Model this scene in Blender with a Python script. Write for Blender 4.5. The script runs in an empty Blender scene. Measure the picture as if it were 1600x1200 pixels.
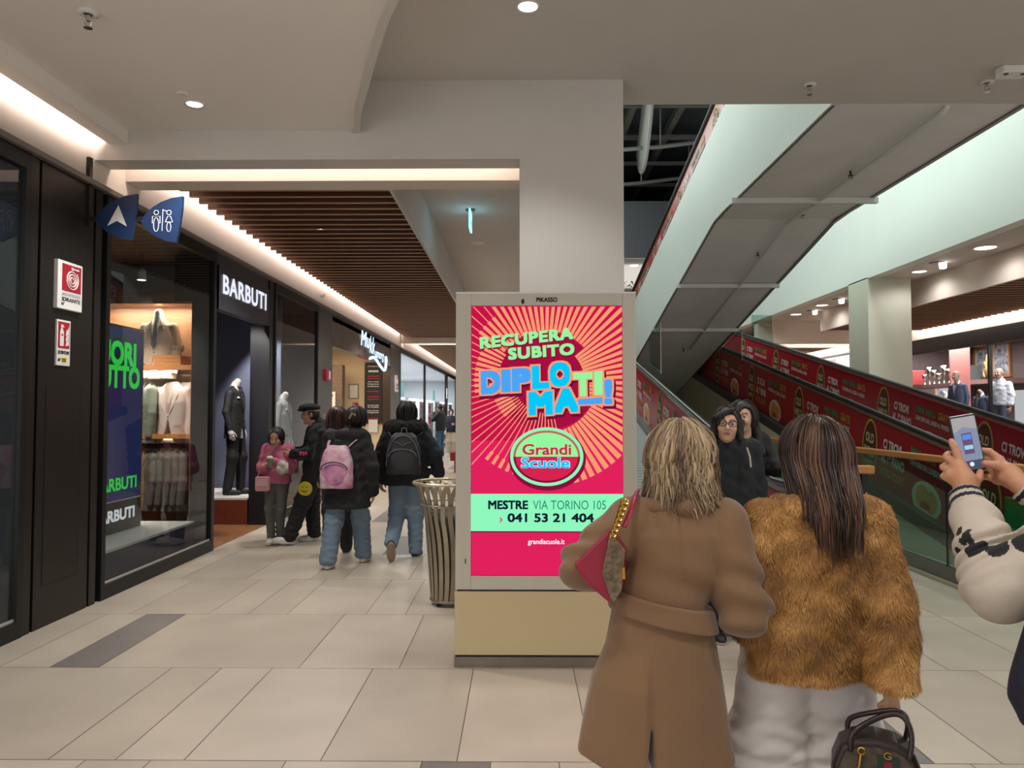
import bpy, bmesh, math, random
import numpy as np
from mathutils import Vector, Matrix
S = bpy.context.scene
COL = S.collection
PI = math.pi
R = math.radians
rng = random.Random(7)

# ------------------------------------------------------------------ camera, world, exposure
cam_d = bpy.data.cameras.new('camera'); cam = bpy.data.objects.new('camera', cam_d); COL.objects.link(cam)
cam_d.sensor_width = 36.0; cam_d.lens = 36.0 * 1180 / 1600; cam_d.clip_start = 0.05; cam_d.clip_end = 300
cam.location = (0, 0, 1.54)
cam.rotation_euler = (R(90 + 2.087), 0, R(0.582))
S.camera = cam
S.view_settings.view_transform = 'Standard'; S.view_settings.look = 'None'
S.view_settings.gamma = 1.0; S.view_settings.exposure = 0.0; S.view_settings.use_curve_mapping = False
S.cycles.use_denoising = True
S.cycles.max_bounces = 8; S.cycles.diffuse_bounces = 4; S.cycles.glossy_bounces = 4
S.cycles.transparent_max_bounces = 16; S.cycles.sample_clamp_indirect = 6.0
S.cycles.caustics_reflective = False; S.cycles.caustics_refractive = False
W = bpy.data.worlds.new('world'); S.world = W; W.use_nodes = True
W.node_tree.nodes['Background'].inputs[0].default_value = (1.0, 0.985, 0.97, 1)
W.node_tree.nodes['Background'].inputs[1].default_value = 1.2

def lin(h):
    h = h.lstrip('#'); o = []
    for i in (0, 2, 4):
        c = int(h[i:i+2], 16) / 255
        o.append(c / 12.92 if c <= 0.04045 else ((c + 0.055) / 1.055) ** 2.4)
    return (o[0], o[1], o[2], 1)

def lamp(name, kind, loc, energy, color=(1, 1, 1), rot=(0, 0, 0), **k):
    d = bpy.data.lights.new(name, kind); d.energy = energy; d.color = color
    for a, b in k.items(): setattr(d, a, b)
    o = bpy.data.objects.new(name, d); o.location = loc; o.rotation_euler = rot; COL.objects.link(o); return o

WARM = (1.0, 0.86, 0.70); NEUT = (1.0, 0.98, 0.95); MINT = (0.86, 1.0, 0.93)
# atrium floodlights hung from the upper roof (mint-white), wide areas far above the walkways
lamp('atrium_light', 'AREA', (0.4, 12.5, 10.2), 760, MINT, (0, R(-22), 0), shape='RECTANGLE', size=4.5, size_y=10)
lamp('atrium_light', 'AREA', (0.4, 24, 10.2), 560, MINT, (0, R(-22), 0), shape='RECTANGLE', size=4.5, size_y=10)
lamp('atrium_light', 'AREA', (5.2, 10.5, 9.8), 640, MINT, (0, R(6), 0), shape='RECTANGLE', size=1.6, size_y=8)
# cove LED runs hidden above the slatted ceilings, aimed at the wall plaster
def cove(x, y0, y1, z, s, e):
    lamp('cove_light', 'AREA', (x, (y0 + y1) / 2, z), e * (y1 - y0), (1.0, 0.82, 0.74), (0, R(-62) * s, 0), shape='RECTANGLE', size=0.05, size_y=y1 - y0)
lamp('cove_light', 'AREA', (-3.24, 2.0, 3.84), 85, (1.0, 0.84, 0.76), (0, R(28), 0), shape='RECTANGLE', size=0.06, size_y=7.8)
cove(-3.22, 6.8, 21.4, 3.86, -1, 9)
cove(-3.22, 22.4, 42, 3.86, -1, 10)
cove(9.75, 7.5, 19.3, 3.78, 1, 12)
cove(9.75, 20.9, 36, 3.78, 1, 14)
# LED slot behind the beam, lights the lip
lamp('slot_light', 'AREA', (-1.7, 6.325, 3.84), 18, (1.0, 0.84, 0.72), (0, 0, 0), shape='RECTANGLE', size=3.3, size_y=0.1)
lamp('slot_light', 'AREA', (-1.7, 21.95, 3.80), 26, (1.0, 0.84, 0.72), (0, 0, 0), shape='RECTANGLE', size=3.2, size_y=0.1)
lamp('slot_light', 'AREA', (8.6, 20.55, 3.62), 26, (1.0, 0.84, 0.72), (0, 0, 0), shape='RECTANGLE', size=2.8, size_y=0.1)

# ------------------------------------------------------------------ materials
MATS = {}
def nd(t, ty, **k):
    n = t.nodes.new(ty)
    for a, b in k.items(): setattr(n, a, b)
    return n
def mat(name, col, rough=0.6, metal=0.0, var=0.0, vs=4.0, bump=0.0, bs=60.0, stretch=None, emit=0.0, spec=0.5, sheen=0.0, col2=None, attr=None):
    """principled surface with optional procedural mottling (var/col2 at scale vs) and bump"""
    if name in MATS: return MATS[name]
    m = bpy.data.materials.new(name); m.use_nodes = True; t = m.node_tree; b = t.nodes['Principled BSDF']
    c = lin(col) if isinstance(col, str) else tuple(col)
    b.inputs['Base Color'].default_value = c
    b.inputs['Roughness'].default_value = rough; b.inputs['Metallic'].default_value = metal
    b.inputs['Specular IOR Level'].default_value = spec
    if sheen: b.inputs['Sheen Weight'].default_value = sheen
    if emit:
        b.inputs['Emission Color'].default_value = c; b.inputs['Emission Strength'].default_value = emit
    L = t.links.new
    if var or bump or col2:
        tc = nd(t, 'ShaderNodeTexCoord'); mp = nd(t, 'ShaderNodeMapping'); L(tc.outputs['Object'], mp.inputs[0])
        if stretch: mp.inputs['Scale'].default_value = stretch
    if var or col2:
        n = nd(t, 'ShaderNodeTexNoise'); n.inputs['Scale'].default_value = vs; n.inputs['Detail'].default_value = 5
        L(mp.outputs[0], n.inputs[0])
        r = nd(t, 'ShaderNodeValToRGB'); L(n.outputs['Fac'], r.inputs[0])
        r.color_ramp.elements[0].position = 0.33; r.color_ramp.elements[1].position = 0.68
        c2 = lin(col2) if col2 else None
        if c2: r.color_ramp.elements[0].color = c; r.color_ramp.elements[1].color = c2
        else:
            r.color_ramp.elements[0].color = tuple(x * (1 - var) for x in c[:3]) + (1,)
            r.color_ramp.elements[1].color = tuple(min(1, x * (1 + var)) for x in c[:3]) + (1,)
        L(r.outputs[0], b.inputs['Base Color'])
        if emit: L(r.outputs[0], b.inputs['Emission Color'])
    if attr:
        a = nd(t, 'ShaderNodeAttribute'); a.attribute_name = 'tone'
        r = nd(t, 'ShaderNodeValToRGB'); L(a.outputs['Fac'], r.inputs[0])
        e = r.color_ramp.elements; e[0].color = lin(attr[0]); e[1].color = lin(attr[-1])
        for i, h in enumerate(attr[1:-1]):
            x = e.new((i + 1) / (len(attr) - 1)); x.color = lin(h)
        L(r.outputs[0], b.inputs['Base Color'])
    if bump:
        n2 = nd(t, 'ShaderNodeTexNoise'); n2.inputs['Scale'].default_value = bs; n2.inputs['Detail'].default_value = 4
        L(mp.outputs[0], n2.inputs[0])
        bp = nd(t, 'ShaderNodeBump'); bp.inputs['Strength'].default_value = bump; bp.inputs['Distance'].default_value = 0.01
        L(n2.outputs['Fac'], bp.inputs['Height']); L(bp.outputs[0], b.inputs['Normal'])
    MATS[name] = m; return m
def emis(name, col, st=1.0):
    if name in MATS: return MATS[name]
    m = bpy.data.materials.new(name); m.use_nodes = True; t = m.node_tree; t.nodes.clear()
    e = nd(t, 'ShaderNodeEmission'); e.inputs[0].default_value = lin(col); e.inputs[1].default_value = st
    o = nd(t, 'ShaderNodeOutputMaterial'); t.links.new(e.outputs[0], o.inputs[0]); MATS[name] = m; return m
def glass(name, tint='#ffffff', refl=1.0, ior=1.5, base=0.0):
    if name in MATS: return MATS[name]
    m = bpy.data.materials.new(name); m.use_nodes = True; t = m.node_tree; t.nodes.clear(); L = t.links.new
    tr = nd(t, 'ShaderNodeBsdfTransparent'); tr.inputs[0].default_value = lin(tint)
    gl = nd(t, 'ShaderNodeBsdfGlossy'); gl.inputs['Roughness'].default_value = 0.01
    fr = nd(t, 'ShaderNodeFresnel'); fr.inputs[0].default_value = ior
    ge = nd(t, 'ShaderNodeNewGeometry'); inv = nd(t, 'ShaderNodeMath', operation='SUBTRACT'); inv.inputs[0].default_value = 1.0; L(ge.outputs['Backfacing'], inv.inputs[1])
    m0 = nd(t, 'ShaderNodeMath', operation='MULTIPLY_ADD'); m0.inputs[1].default_value = refl; m0.inputs[2].default_value = base; L(fr.outputs[0], m0.inputs[0])
    mm = nd(t, 'ShaderNodeMath', operation='MULTIPLY'); L(m0.outputs[0], mm.inputs[0]); L(inv.outputs[0], mm.inputs[1])   # each sheet of glass mirrors once, at its outer face
    mx = nd(t, 'ShaderNodeMixShader'); L(mm.outputs[0], mx.inputs[0]); L(tr.outputs[0], mx.inputs[1]); L(gl.outputs[0], mx.inputs[2])
    o = nd(t, 'ShaderNodeOutputMaterial'); L(mx.outputs[0], o.inputs[0]); MATS[name] = m; return m

# ------------------------------------------------------------------ mesh builder
class MB:
    def __init__(s): s.v = []; s.f = []; s.m = []
    def add(s, vs, fs, m=0):
        n = len(s.v); s.v += [tuple(p) for p in vs]
        for f in fs: s.f.append(tuple(i + n for i in f)); s.m.append(m)
        return s
    def box(s, x0, x1, y0, y1, z0, z1, m=0):
        v = [(x, y, z) for x in (x0, x1) for y in (y0, y1) for z in (z0, z1)]
        return s.add(v, [(0, 1, 3, 2), (4, 6, 7, 5), (0, 4, 5, 1), (2, 3, 7, 6), (0, 2, 6, 4), (1, 5, 7, 3)], m)
    def quad(s, a, b, c, d, m=0): return s.add([a, b, c, d], [(0, 1, 2, 3)], m)
    def poly(s, pts, m=0): return s.add(pts, [tuple(range(len(pts)))], m)
    def prism(s, pts, off, m=0):
        n = len(pts); q = [tuple(p[i] + off[i] for i in range(3)) for p in pts]
        fs = [tuple(range(n))[::-1], tuple(range(n, 2 * n))] + [(i, (i + 1) % n, n + (i + 1) % n, n + i) for i in range(n)]
        return s.add(list(pts) + q, fs, m)
    def tube(s, path, r, n=8, m=0, cap=True, flat=1.0):
        path = [Vector(p) for p in path]; rs = r if isinstance(r, (list, tuple)) else [r] * len(path)
        up = None; base = len(s.v); k = len(path)
        for i, p in enumerate(path):
            t = (path[min(i + 1, k - 1)] - path[max(i - 1, 0)]).normalized()
            if up is None: up = Vector((0, 0, 1)) if abs(t.z) < 0.9 else Vector((0, 1, 0))
            a = t.cross(up).normalized(); b = a.cross(t); up = b
            for j in range(n):
                q = 2 * PI * j / n
                s.v.append(tuple(p + a * (math.cos(q) * rs[i]) + b * (math.sin(q) * rs[i] * flat)))
        for i in range(k - 1):
            for j in range(n):
                j2 = (j + 1) % n
                s.f.append((base + i*n + j, base + i*n + j2, base + (i+1)*n + j2, base + (i+1)*n + j)); s.m.append(m)
        if cap:
            s.f.append(tuple(base + j for j in range(n))[::-1]); s.m.append(m)
            s.f.append(tuple(base + (k-1)*n + j for j in range(n))); s.m.append(m)
        return s
    def lathe(s, prof, c=(0, 0, 0), n=24, m=0, axis='z', sy=1.0):
        base = len(s.v)
        for r, h in prof:
            for j in range(n):
                a = 2 * PI * j / n; x, y = math.cos(a) * r, math.sin(a) * r * sy
                s.v.append((c[0]+x, c[1]+y, c[2]+h) if axis == 'z' else (c[0]+x, c[1]+h, c[2]+y) if axis == 'y' else (c[0]+h, c[1]+x, c[2]+y))
        for i in range(len(prof) - 1):
            for j in range(n):
                j2 = (j + 1) % n
                s.f.append((base+i*n+j, base+i*n+j2, base+(i+1)*n+j2, base+(i+1)*n+j)); s.m.append(m)
        return s
    def disc(s, c, r, axis='z', n=20, m=0, sy=1.0):
        pts = []
        for j in range(n):
            a = 2 * PI * j / n; x, y = math.cos(a) * r, math.sin(a) * r * sy
            pts.append((c[0]+x, c[1]+y, c[2]) if axis == 'z' else (c[0]+x, c[1], c[2]+y) if axis == 'y' else (c[0], c[1]+x, c[2]+y))
        return s.poly(pts, m)
    def sphere(s, c, r, n=12, m=0):
        rx, ry, rz = r if isinstance(r, (tuple, list)) else (r, r, r); base = len(s.v); k = n // 2 + 1
        for i in range(k + 1):
            t = PI * i / k
            for j in range(n):
                a = 2 * PI * j / n
                s.v.append((c[0] + rx*math.sin(t)*math.cos(a), c[1] + ry*math.sin(t)*math.sin(a), c[2] + rz*math.cos(t)))
        for i in range(k):
            for j in range(n):
                j2 = (j+1) % n
                s.f.append((base+i*n+j, base+i*n+j2, base+(i+1)*n+j2, base+(i+1)*n+j)); s.m.append(m)
        return s
    def build(s, name, mats, parent=None, smooth=False, bevel=0, label=None, cat=None, group=None, kind=None, loc=None, rot=None):
        me = bpy.data.meshes.new(name); me.from_pydata(s.v, [], s.f)
        if not isinstance(mats, (list, tuple)): mats = [mats]
        for q in mats: me.materials.append(q)
        if any(s.m): me.polygons.foreach_set('material_index', s.m)
        if smooth: me.polygons.foreach_set('use_smooth', [True] * len(s.f))
        me.update()
        o = bpy.data.objects.new(name, me); COL.objects.link(o)
        if parent: o.parent = parent
        if loc: o.location = loc
        if rot: o.rotation_euler = rot
        if bevel:
            b = o.modifiers.new('bevel', 'BEVEL'); b.width = bevel; b.segments = 2; b.limit_method = 'ANGLE'; b.angle_limit = R(40)
        tag(o, label, cat, group, kind); return o
def tag(o, label=None, cat=None, group=None, kind=None):
    if label: o['label'] = label
    if cat: o['category'] = cat
    if group: o['group'] = group
    if kind: o['kind'] = kind
    return o
def empty(name, loc=(0, 0, 0), label=None, cat=None, group=None, rz=0, kind=None):
    o = bpy.data.objects.new(name, None); o.location = loc; o.rotation_euler = (0, 0, rz); o.empty_display_size = 0.1
    COL.objects.link(o); return tag(o, label, cat, group, kind)
def struct(name, mb, mats, **k): return mb.build(name, mats, kind='structure', **k)
def dup(root, loc, rz=None, label=None):
    def cp(o, par):
        c = o.copy(); COL.objects.link(c)
        if par: c.parent = par
        for ch in [x for x in COL.objects if x.parent == o]: cp(ch, c)
        return c
    c = cp(root, None); c.location = loc
    if rz is not None: c.rotation_euler = (0, 0, rz)
    if label: c['label'] = label
    return c

# flat lettering: outlines from the built-in font, turned into plain mesh data
_TX = {}
def glyphs(body, bold=0.0, extrude=0.0, space=1.0):
    key = (body, bold, extrude, space)
    if key not in _TX:
        cu = bpy.data.curves.new('t', 'FONT'); cu.body = body; cu.size = 1; cu.offset = bold; cu.extrude = extrude
        cu.resolution_u = 3; cu.space_character = space; cu.align_x = 'CENTER'; cu.align_y = 'BOTTOM_BASELINE'
        o = bpy.data.objects.new('t', cu); COL.objects.link(o)
        dg = bpy.context.evaluated_depsgraph_get(); me = o.evaluated_get(dg).to_mesh()
        v = [tuple(x.co) for x in me.vertices]; f = [tuple(p.vertices) for p in me.polygons]
        o.evaluated_get(dg).to_mesh_clear(); bpy.data.objects.remove(o); bpy.data.curves.remove(cu)
        _TX[key] = (v, f)
    return _TX[key]
def text(mb, body, o, ex, ey, cap, width=None, bold=0.0, m=0, off=0.0, extrude=0.0, space=1.0, shear=0.0, align='C', lift=0.00025):
    """lettering with cap height `cap` (optionally squeezed to `width`) whose baseline centre is at o, on the plane ex/ey"""
    v, f = glyphs(body, 0.0, extrude, space)
    if not v: return
    if bold > 0:                                           # heavier stroke: the outline repeated over a small square
        vv, ff = list(v), list(f); k_ = max(1, math.ceil(bold / 0.07)); gr = [bold * i / k_ for i in range(-k_, k_ + 1)]
        for q, (dx, dy) in enumerate((dx, dy) for dx in gr for dy in gr if dx or dy):
            k = len(vv); vv += [(x + dx, y + dy, z + lift * (q + 1) * 0.70 / cap) for x, y, z in v]; ff += [tuple(i + k for i in p) for p in f]
        v, f = vv, ff
    xs = [p[0] for p in v]; w0 = max(xs) - min(xs); xm = (max(xs) + min(xs)) / 2
    ky = cap / (0.70 + 2 * max(bold, 0)); kx = (width / w0) if width else ky
    if align == 'L': xm = min(xs)
    if align == 'R': xm = max(xs)
    o = Vector(o); ex = Vector(ex).normalized(); ey = Vector(ey).normalized(); n = ex.cross(ey)
    mb.add([o + ex * ((x - xm) * kx + shear * y * ky) + ey * ((y + max(bold, 0)) * ky) + n * (z * ky + off) for x, y, z in v], f, m)
# ------------------------------------------------------------------ setting: floor, ceilings, walls
PLASTER = mat('plaster', '#c6c1bb', 0.75, var=0.03, vs=1.2, bump=0.03, bs=90)
PLASTER_W = mat('plaster_warm', '#d8cdc2', 0.8, var=0.02, vs=1)
PANELC = mat('ceiling_board', '#e2ddd6', 0.5, var=0.02, vs=0.8)
TRAFFIC = mat('white_cladding', '#d8dfd9', 0.5, var=0.02, vs=1)
SOFFIT = mat('grey_soffit', '#dadad9', 0.55, var=0.05, vs=1.5)
TILES = [mat('tile_%d' % i, c, 0.38, var=0.07, vs=2.2, bump=0.02, bs=220, spec=0.5) for i, c in enumerate(['#b4a899', '#afa394', '#b8ac9d'])]
TDARK = mat('tile_dark', '#77706c', 0.4, var=0.08, vs=3)
GROUT = mat('grout', '#6b5f54', 0.9)
BLACKM = mat('black_metal', '#1c1b1b', 0.42, metal=0.4)
BRONZE = mat('dark_bronze_panel', '#3a3532', 0.36, metal=0.75, var=0.05, vs=0.6)
GREYP = mat('grey_metal_panel', '#6e6c6a', 0.35, metal=0.6)
STEEL = mat('brushed_steel', '#b4b0a8', 0.3, metal=0.9, var=0.05, vs=30, stretch=(1, 1, 12))
BLADE = mat('walnut_blade', '#5c3724', 0.45, var=0.22, vs=3, stretch=(0.6, 14, 14))
BLADE_LIT = mat('blade_edge_lit', '#a98468', 0.5)  # lighter colour painted in for floor light caught on the blade undersides
BACKW = mat('dark_ceiling_back', '#2b1a12', 0.8)
SHOPG = glass('shop_glass', '#e6eaea', 1.0, 1.5)
CLEARG = glass('clear_glass', '#dff0ea', 0.9, 1.5)
LED = emis('led_lens', '#fff4e4', 6.0)
WHITEPL = mat('white_plastic', '#d9d6d0', 0.4)

WX = -3.42                     # shopfront plane on the left
HC = 4.2                       # main ceiling
row0, rowd = 4.58, 1.2
fixed = {-2: [-3.3, -1.92, -1.63, -1.03, -0.43, -0.128, 0.172, 0.77, 1.37, 1.97, 2.57, 3.2],
         -1: [-3.29, -2.09, -1.79, -1.485, -0.88, -0.277, 0.32, 0.92, 1.52, 1.816, 2.11, 2.71, 3.31],
         0: [-3.14, -2.833, -2.538, -1.33, -0.725, -0.12, 0.48, 1.08, 1.68, 2.28, 2.56, 3.15, 3.75],
         1: [-2.97, -2.37, -2.07, -1.77, -1.17, -0.87, -0.27, 0.33, 0.93, 1.53, 2.13, 2.55, 3.15],
         3: [-3.1, -2.68, -2.08, -1.78, -1.48, -1.18, -0.58], 4: [-3.17, -2.57, -2.27, -1.67, -1.07, -0.47],
         5: [-2.97, -2.37, -2.07, -1.77, -1.17, -0.57, 0.03]}
darkx = {-2: [-0.43], -1: [1.52], 0: [-2.833], 3: [-1.48], 4: [-2.57], 5: [-2.07], 6: [-1.2], 8: [-2.3], 9: [-0.9]}
fl = MB(); fl.box(WX - 0.3, 13, -5, 46, -0.10, -0.004, 4)
g = 0.0022
for k in range(-8, 34):
    y0 = row0 + rowd * k; y1 = y0 + rowd
    xs = list(fixed.get(k, []))
    x = xs[-1] if xs else WX - 0.3
    if not xs: xs = [x]
    while x < 13: x += rng.choice([0.6, 0.6, 0.3, 1.2]); xs.append(min(x, 13.0))
    if xs[0] > WX: xs.insert(0, WX - 0.3)
    for a, b in zip(xs, xs[1:]):
        dk = any(abs(a - d) < 0.01 for d in darkx.get(k, [])) or (k > 9 and b - a < 0.4 and rng.random() < 0.3)
        fl.quad((a + g, y0 + g, 0), (b - g, y0 + g, 0), (b - g, y1 - g, 0), (a + g, y1 - g, 0), 3 if dk else rng.randrange(3))
struct('floor', fl, TILES + [TDARK, GROUT])

# main ceiling over the foreground
struct('ceiling', MB().box(-3.9, 13, -5, 6.47, HC, HC + 0.35), PLASTER)
# dropped board with a curved rim on the left, and its lower strip by the wall
arc = []
cx, cy, rr = -4.07, 6.95, 2.83
pts0 = [(-1.371, 6.2), (-1.25, 5.62), (-1.083, 5.09), (-0.883, 4.47), (-0.72, 4.04), (-0.45, 3.45), (-0.1, 2.8), (0.35, 2.1), (0.9, 1.4), (1.6, 0.7), (2.4, 0.1), (3.3, -0.5), (4.2, -1.0)]
def smooth_line(p, n=4):
    o = []
    for i in range(len(p) - 1):
        a, b, c, d = p[max(i-1, 0)], p[i], p[i+1], p[min(i+2, len(p)-1)]
        for j in range(n):
            t = j / n
            o.append(tuple(0.5 * ((2*b[q]) + (c[q]-a[q])*t + (2*a[q]-5*b[q]+4*c[q]-d[q])*t*t + (3*b[q]-a[q]-3*c[q]+d[q])*t**3) for q in range(len(b))))
    return o + [p[-1]]
arc = smooth_line(pts0)
ring = [(-3.15, 5.97)] + [(x, min(y, 5.97)) for x, y in arc] + [(4.2, -4.5), (-3.15, -4.5)]
b_ = MB().prism([(x, y, 3.80) for x, y in ring], (0, 0, HC - 3.80))
struct('ceiling_board', b_, PANELC)
rim = MB()
for (x0, y0), (x1, y1) in zip(arc, arc[1:]):
    d = Vector((x1 - x0, y1 - y0, 0)).normalized(); nrm = Vector((-d.y, d.x, 0)) * 0.05
    if nrm.x < 0: nrm = -nrm
    a, b = Vector((x0, y0, 3.77)), Vector((x1, y1, 3.77))
    rim.prism([a, b, b + nrm, a + nrm], (0, 0, HC - 3.77))
struct('ceiling_rim', rim, PLASTER)
struct('ceiling_strip', MB().box(-3.30, -3.15, -4.5, 5.97, 3.69, 3.76).box(-3.17, -3.15, -4.5, 5.97, 3.76, 4.0), PANELC)
# portal: beam across the corridor mouth, column, lit lip
pt = MB().prism([(-3.42, 5.97, 3.56), (0, 5.97, 3.56), (0, 5.97, 0), (0.83, 5.97, 0), (0.83, 5.97, HC), (-3.42, 5.97, HC)], (0, 0.24, 0))
pt.box(0.0, 0.83, 6.21, 6.85, 0, HC)
struct('column', pt, PLASTER)
struct('trim_1', MB().box(-3.42, -0.002, 6.45, 6.72, 3.535, 3.64).box(-3.42, -0.002, 6.70, 6.72, 3.64, 4.2), PLASTER_W)
# corridor ceiling: white field on the right, walnut blade field on the left
struct('ceiling_field', MB().box(-3.9, 0.83, 6.47, 46, HC, HC + 0.3), PLASTER)
struct('ceiling_upstand', MB().box(-1.23, -1.20, 6.74, 46, 3.62, HC), PLASTER)
def blades(name, x0, x1, y0, y1, z, pitch=0.22, hgt=0.15, th=0.035, x0b=None):
    m = MB(); y = y0
    while y < y1:
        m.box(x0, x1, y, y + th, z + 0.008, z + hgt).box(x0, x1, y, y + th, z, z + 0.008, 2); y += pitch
    m.box(x0, x1, y0, y1, z + hgt + 0.02, z + hgt + 0.05, 1)
    return struct(name, m, [BLADE, BACKW, BLADE_LIT])
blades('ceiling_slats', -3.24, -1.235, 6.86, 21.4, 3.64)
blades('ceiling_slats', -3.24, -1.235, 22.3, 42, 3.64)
struct('trim_2', MB().box(-3.38, 0.83, 21.45, 21.75, 3.5, 4.2).box(-3.38, 0.83, 22.12, 22.22, 3.5, 3.62), PLASTER_W)
# wall above the shopfronts
struct('wall_left', MB().box(-3.62, WX, -4.5, 46, 3.36, HC), PLASTER_W)
struct('trim_3', MB().box(WX - 0.02, WX + 0.055, -4.5, 46, 3.335, 3.375), mat('ledge_grey', '#6f655f', 0.5))
struct('wall_end', MB().box(-8, 13, 46, 46.2, 0, 4.2), mat('end_wall', '#8d8a86', 0.7))
# right-hand side of the corridor (behind the kiosk)
struct('wall_inner', MB().box(0.3, 0.83, 14.5, 46, 0, HC), PLASTER)

# ------------------------------------------------------------------ atrium: slab edge, fascia, gallery on the right
struct('fascia', MB().box(6.25, 6.45, 6.0, 40, 3.93, 6.6), TRAFFIC)
struct('column_right', MB().box(6.25, 7.02, 13.55, 14.35, 0, 3.95), mat('column_paint', '#c4c4b4', 0.55, var=0.02, vs=1))
struct('ceiling_gallery', MB().box(6.45, 7.3, 6.4, 20, 3.95, 4.2).box(6.45, 10.3, 20.3, 40, 4.1, 4.3), PLASTER)
struct('ceiling_drop', MB().box(7.28, 7.34, 6.4, 18.3, 3.48, 3.95), PLASTER_W)
struct('trim_4', MB().box(6.3, 10.4, 20.0, 20.3, 3.36, 4.1).box(6.3, 10.4, 20.85, 20.95, 3.30, 3.40), PLASTER_W)
struct('ceiling_upper_field', MB().box(7.3, 10.3, 18.3, 20.05, 3.95, 4.1), PLASTER_W)
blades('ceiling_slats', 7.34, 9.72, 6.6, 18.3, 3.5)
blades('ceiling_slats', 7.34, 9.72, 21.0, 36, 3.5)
struct('wall_right', MB().box(10.05, 10.3, 6.4, 40, 3.34, 4.2), PLASTER_W)
struct('wall_back_hall', MB().box(0.83, 13, 40, 40.2, 0, 4.3), mat('end_wall', '#8d8a86', 0.7))
struct('floor_upper', MB().box(0.83, 6.25, 30, 46, 3.9, 4.3).box(6.3, 13, 6.4, 46, 4.3, 4.4).box(-4, 0.83, 6.5, 46, 4.52, 4.6), PLASTER)

# upper hall: dark roof, trusses, a white lowered ceiling far away
UPD = mat('roof_dark', '#3c3f43', 0.9)
UPG = mat('roof_steel', '#6d6a66', 0.6)
struct('roof', MB().box(-14, 16, 6.3, 70, 12.6, 12.8), UPD)
struct('wall_upper_far', MB().box(-14, 16, 40.5, 40.8, 4.3, 12.7).box(-14, 16, 29.8, 30.1, 7.62, 9.9).box(-14.3, -14, 6, 40.5, 4.3, 12.7).box(15.7, 16, 6, 40.5, 4.3, 12.7), mat('upper_wall', '#55555b', 0.8))
struct('wall_upper_near', MB().box(-14, 16, 6.05, 6.35, 4.55, 12.7), mat('upper_wall', '#55555b', 0.8))
lamp('upper_light', 'AREA', (5, 34, 7.4), 160, NEUT, (PI, 0, 0), shape='RECTANGLE', size=8, size_y=6)
lamp('roof_light', 'AREA', (4, 18, 8.5), 170, (0.9, 1.0, 0.97), (PI, 0, 0), shape='RECTANGLE', size=4, size_y=14)
struct('ceiling_upper_far', MB().box(-14, 15.7, 29.8, 40.5, 7.6, 7.62), PLASTER)
def truss(y, name):
    m = MB(); n = 14
    top = [(-12 + 26 * i / n, y, 12.2) for i in range(n + 1)]
    bot = [(-12 + 26 * i / n, y, 12.1 - 1.9 * math.sin(PI * i / n)) for i in range(n + 1)]
    m.tube(top, 0.08, 6).tube(bot, 0.07, 8)
    for i in range(n):
        m.tube([top[i], bot[i + 1] if i < n // 2 else bot[i]], 0.03, 5); m.tube([top[i + 1], bot[i + 1]], 0.025, 5)
    struct(name, m, UPG)
for y in (15, 20, 25, 29): truss(y, 'roof_truss')
pm = MB()
for x in (-2.2, 0.6, 2.2, 3.9, 5.6, 7.4): pm.box(x, x + 0.22, 6.5, 60, 12.2, 12.5)
for y in range(10, 60, 3): pm.box(-12, 14, y, y + 0.12, 11.75, 11.9)
for y in range(12, 58, 6):
    pm.tube([(0.6, y, 11.8), (3.9, y + 3, 11.8)], 0.03, 5); pm.tube([(3.9, y, 11.8), (0.6, y + 3, 11.8)], 0.03, 5)
struct('roof_purlins', pm, UPG)
# curved-chord truss running along the hall, seen through the opening
m = MB(); n = 16
tp = [(3.3 + 0.085*i, 17.5 + 0.75*i, 11.6) for i in range(n + 1)]; bt = [(3.3 + 0.085*i, 17.5 + 0.75*i, 11.5 - 2.0*math.sin(PI*i/n)**0.8) for i in range(n + 1)]
m.tube(tp, 0.07, 8).tube(bt, 0.055, 8)
for i in range(n): m.tube([tp[i], bt[i+1]], 0.035, 6).tube([tp[i+1], bt[i+1]], 0.03, 6)
struct('roof_truss', m, UPG)
for i, (x, y) in enumerate([(2.0, 20), (1.3, 24), (3.0, 17), (2.3, 30)]):
    e = empty('hall_floodlight', (x, y, 11.0), ['flat floodlight panel nearest the slab edge under the dark roof', 'flat floodlight panel in the middle of the dark roof', 'flat floodlight panel beside the curved roof truss', 'flat floodlight panel farthest back under the dark roof'][i], 'light', 'floodlights under the dark roof')
    MB().box(-0.35, 0.35, -0.25, 0.25, 0, 0.08).build('housing', UPG, e); MB().box(-0.02, 0.02, -0.02, 0.02, 0.08, 1.2).build('stem', UPG, e)
for i, (x, y) in enumerate([(4.75, 31.2), (5.5, 33), (6.6, 32)]):
    e = empty('downlight', (x, y, 7.6), 'tiny spotlight in the far white ceiling of the upper floor', 'light', 'spotlights in the far upper ceiling')
    MB().lathe([(0, -0.02), (0.16, -0.02), (0.17, 0)], n=16).build('lens', LED, e)
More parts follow.
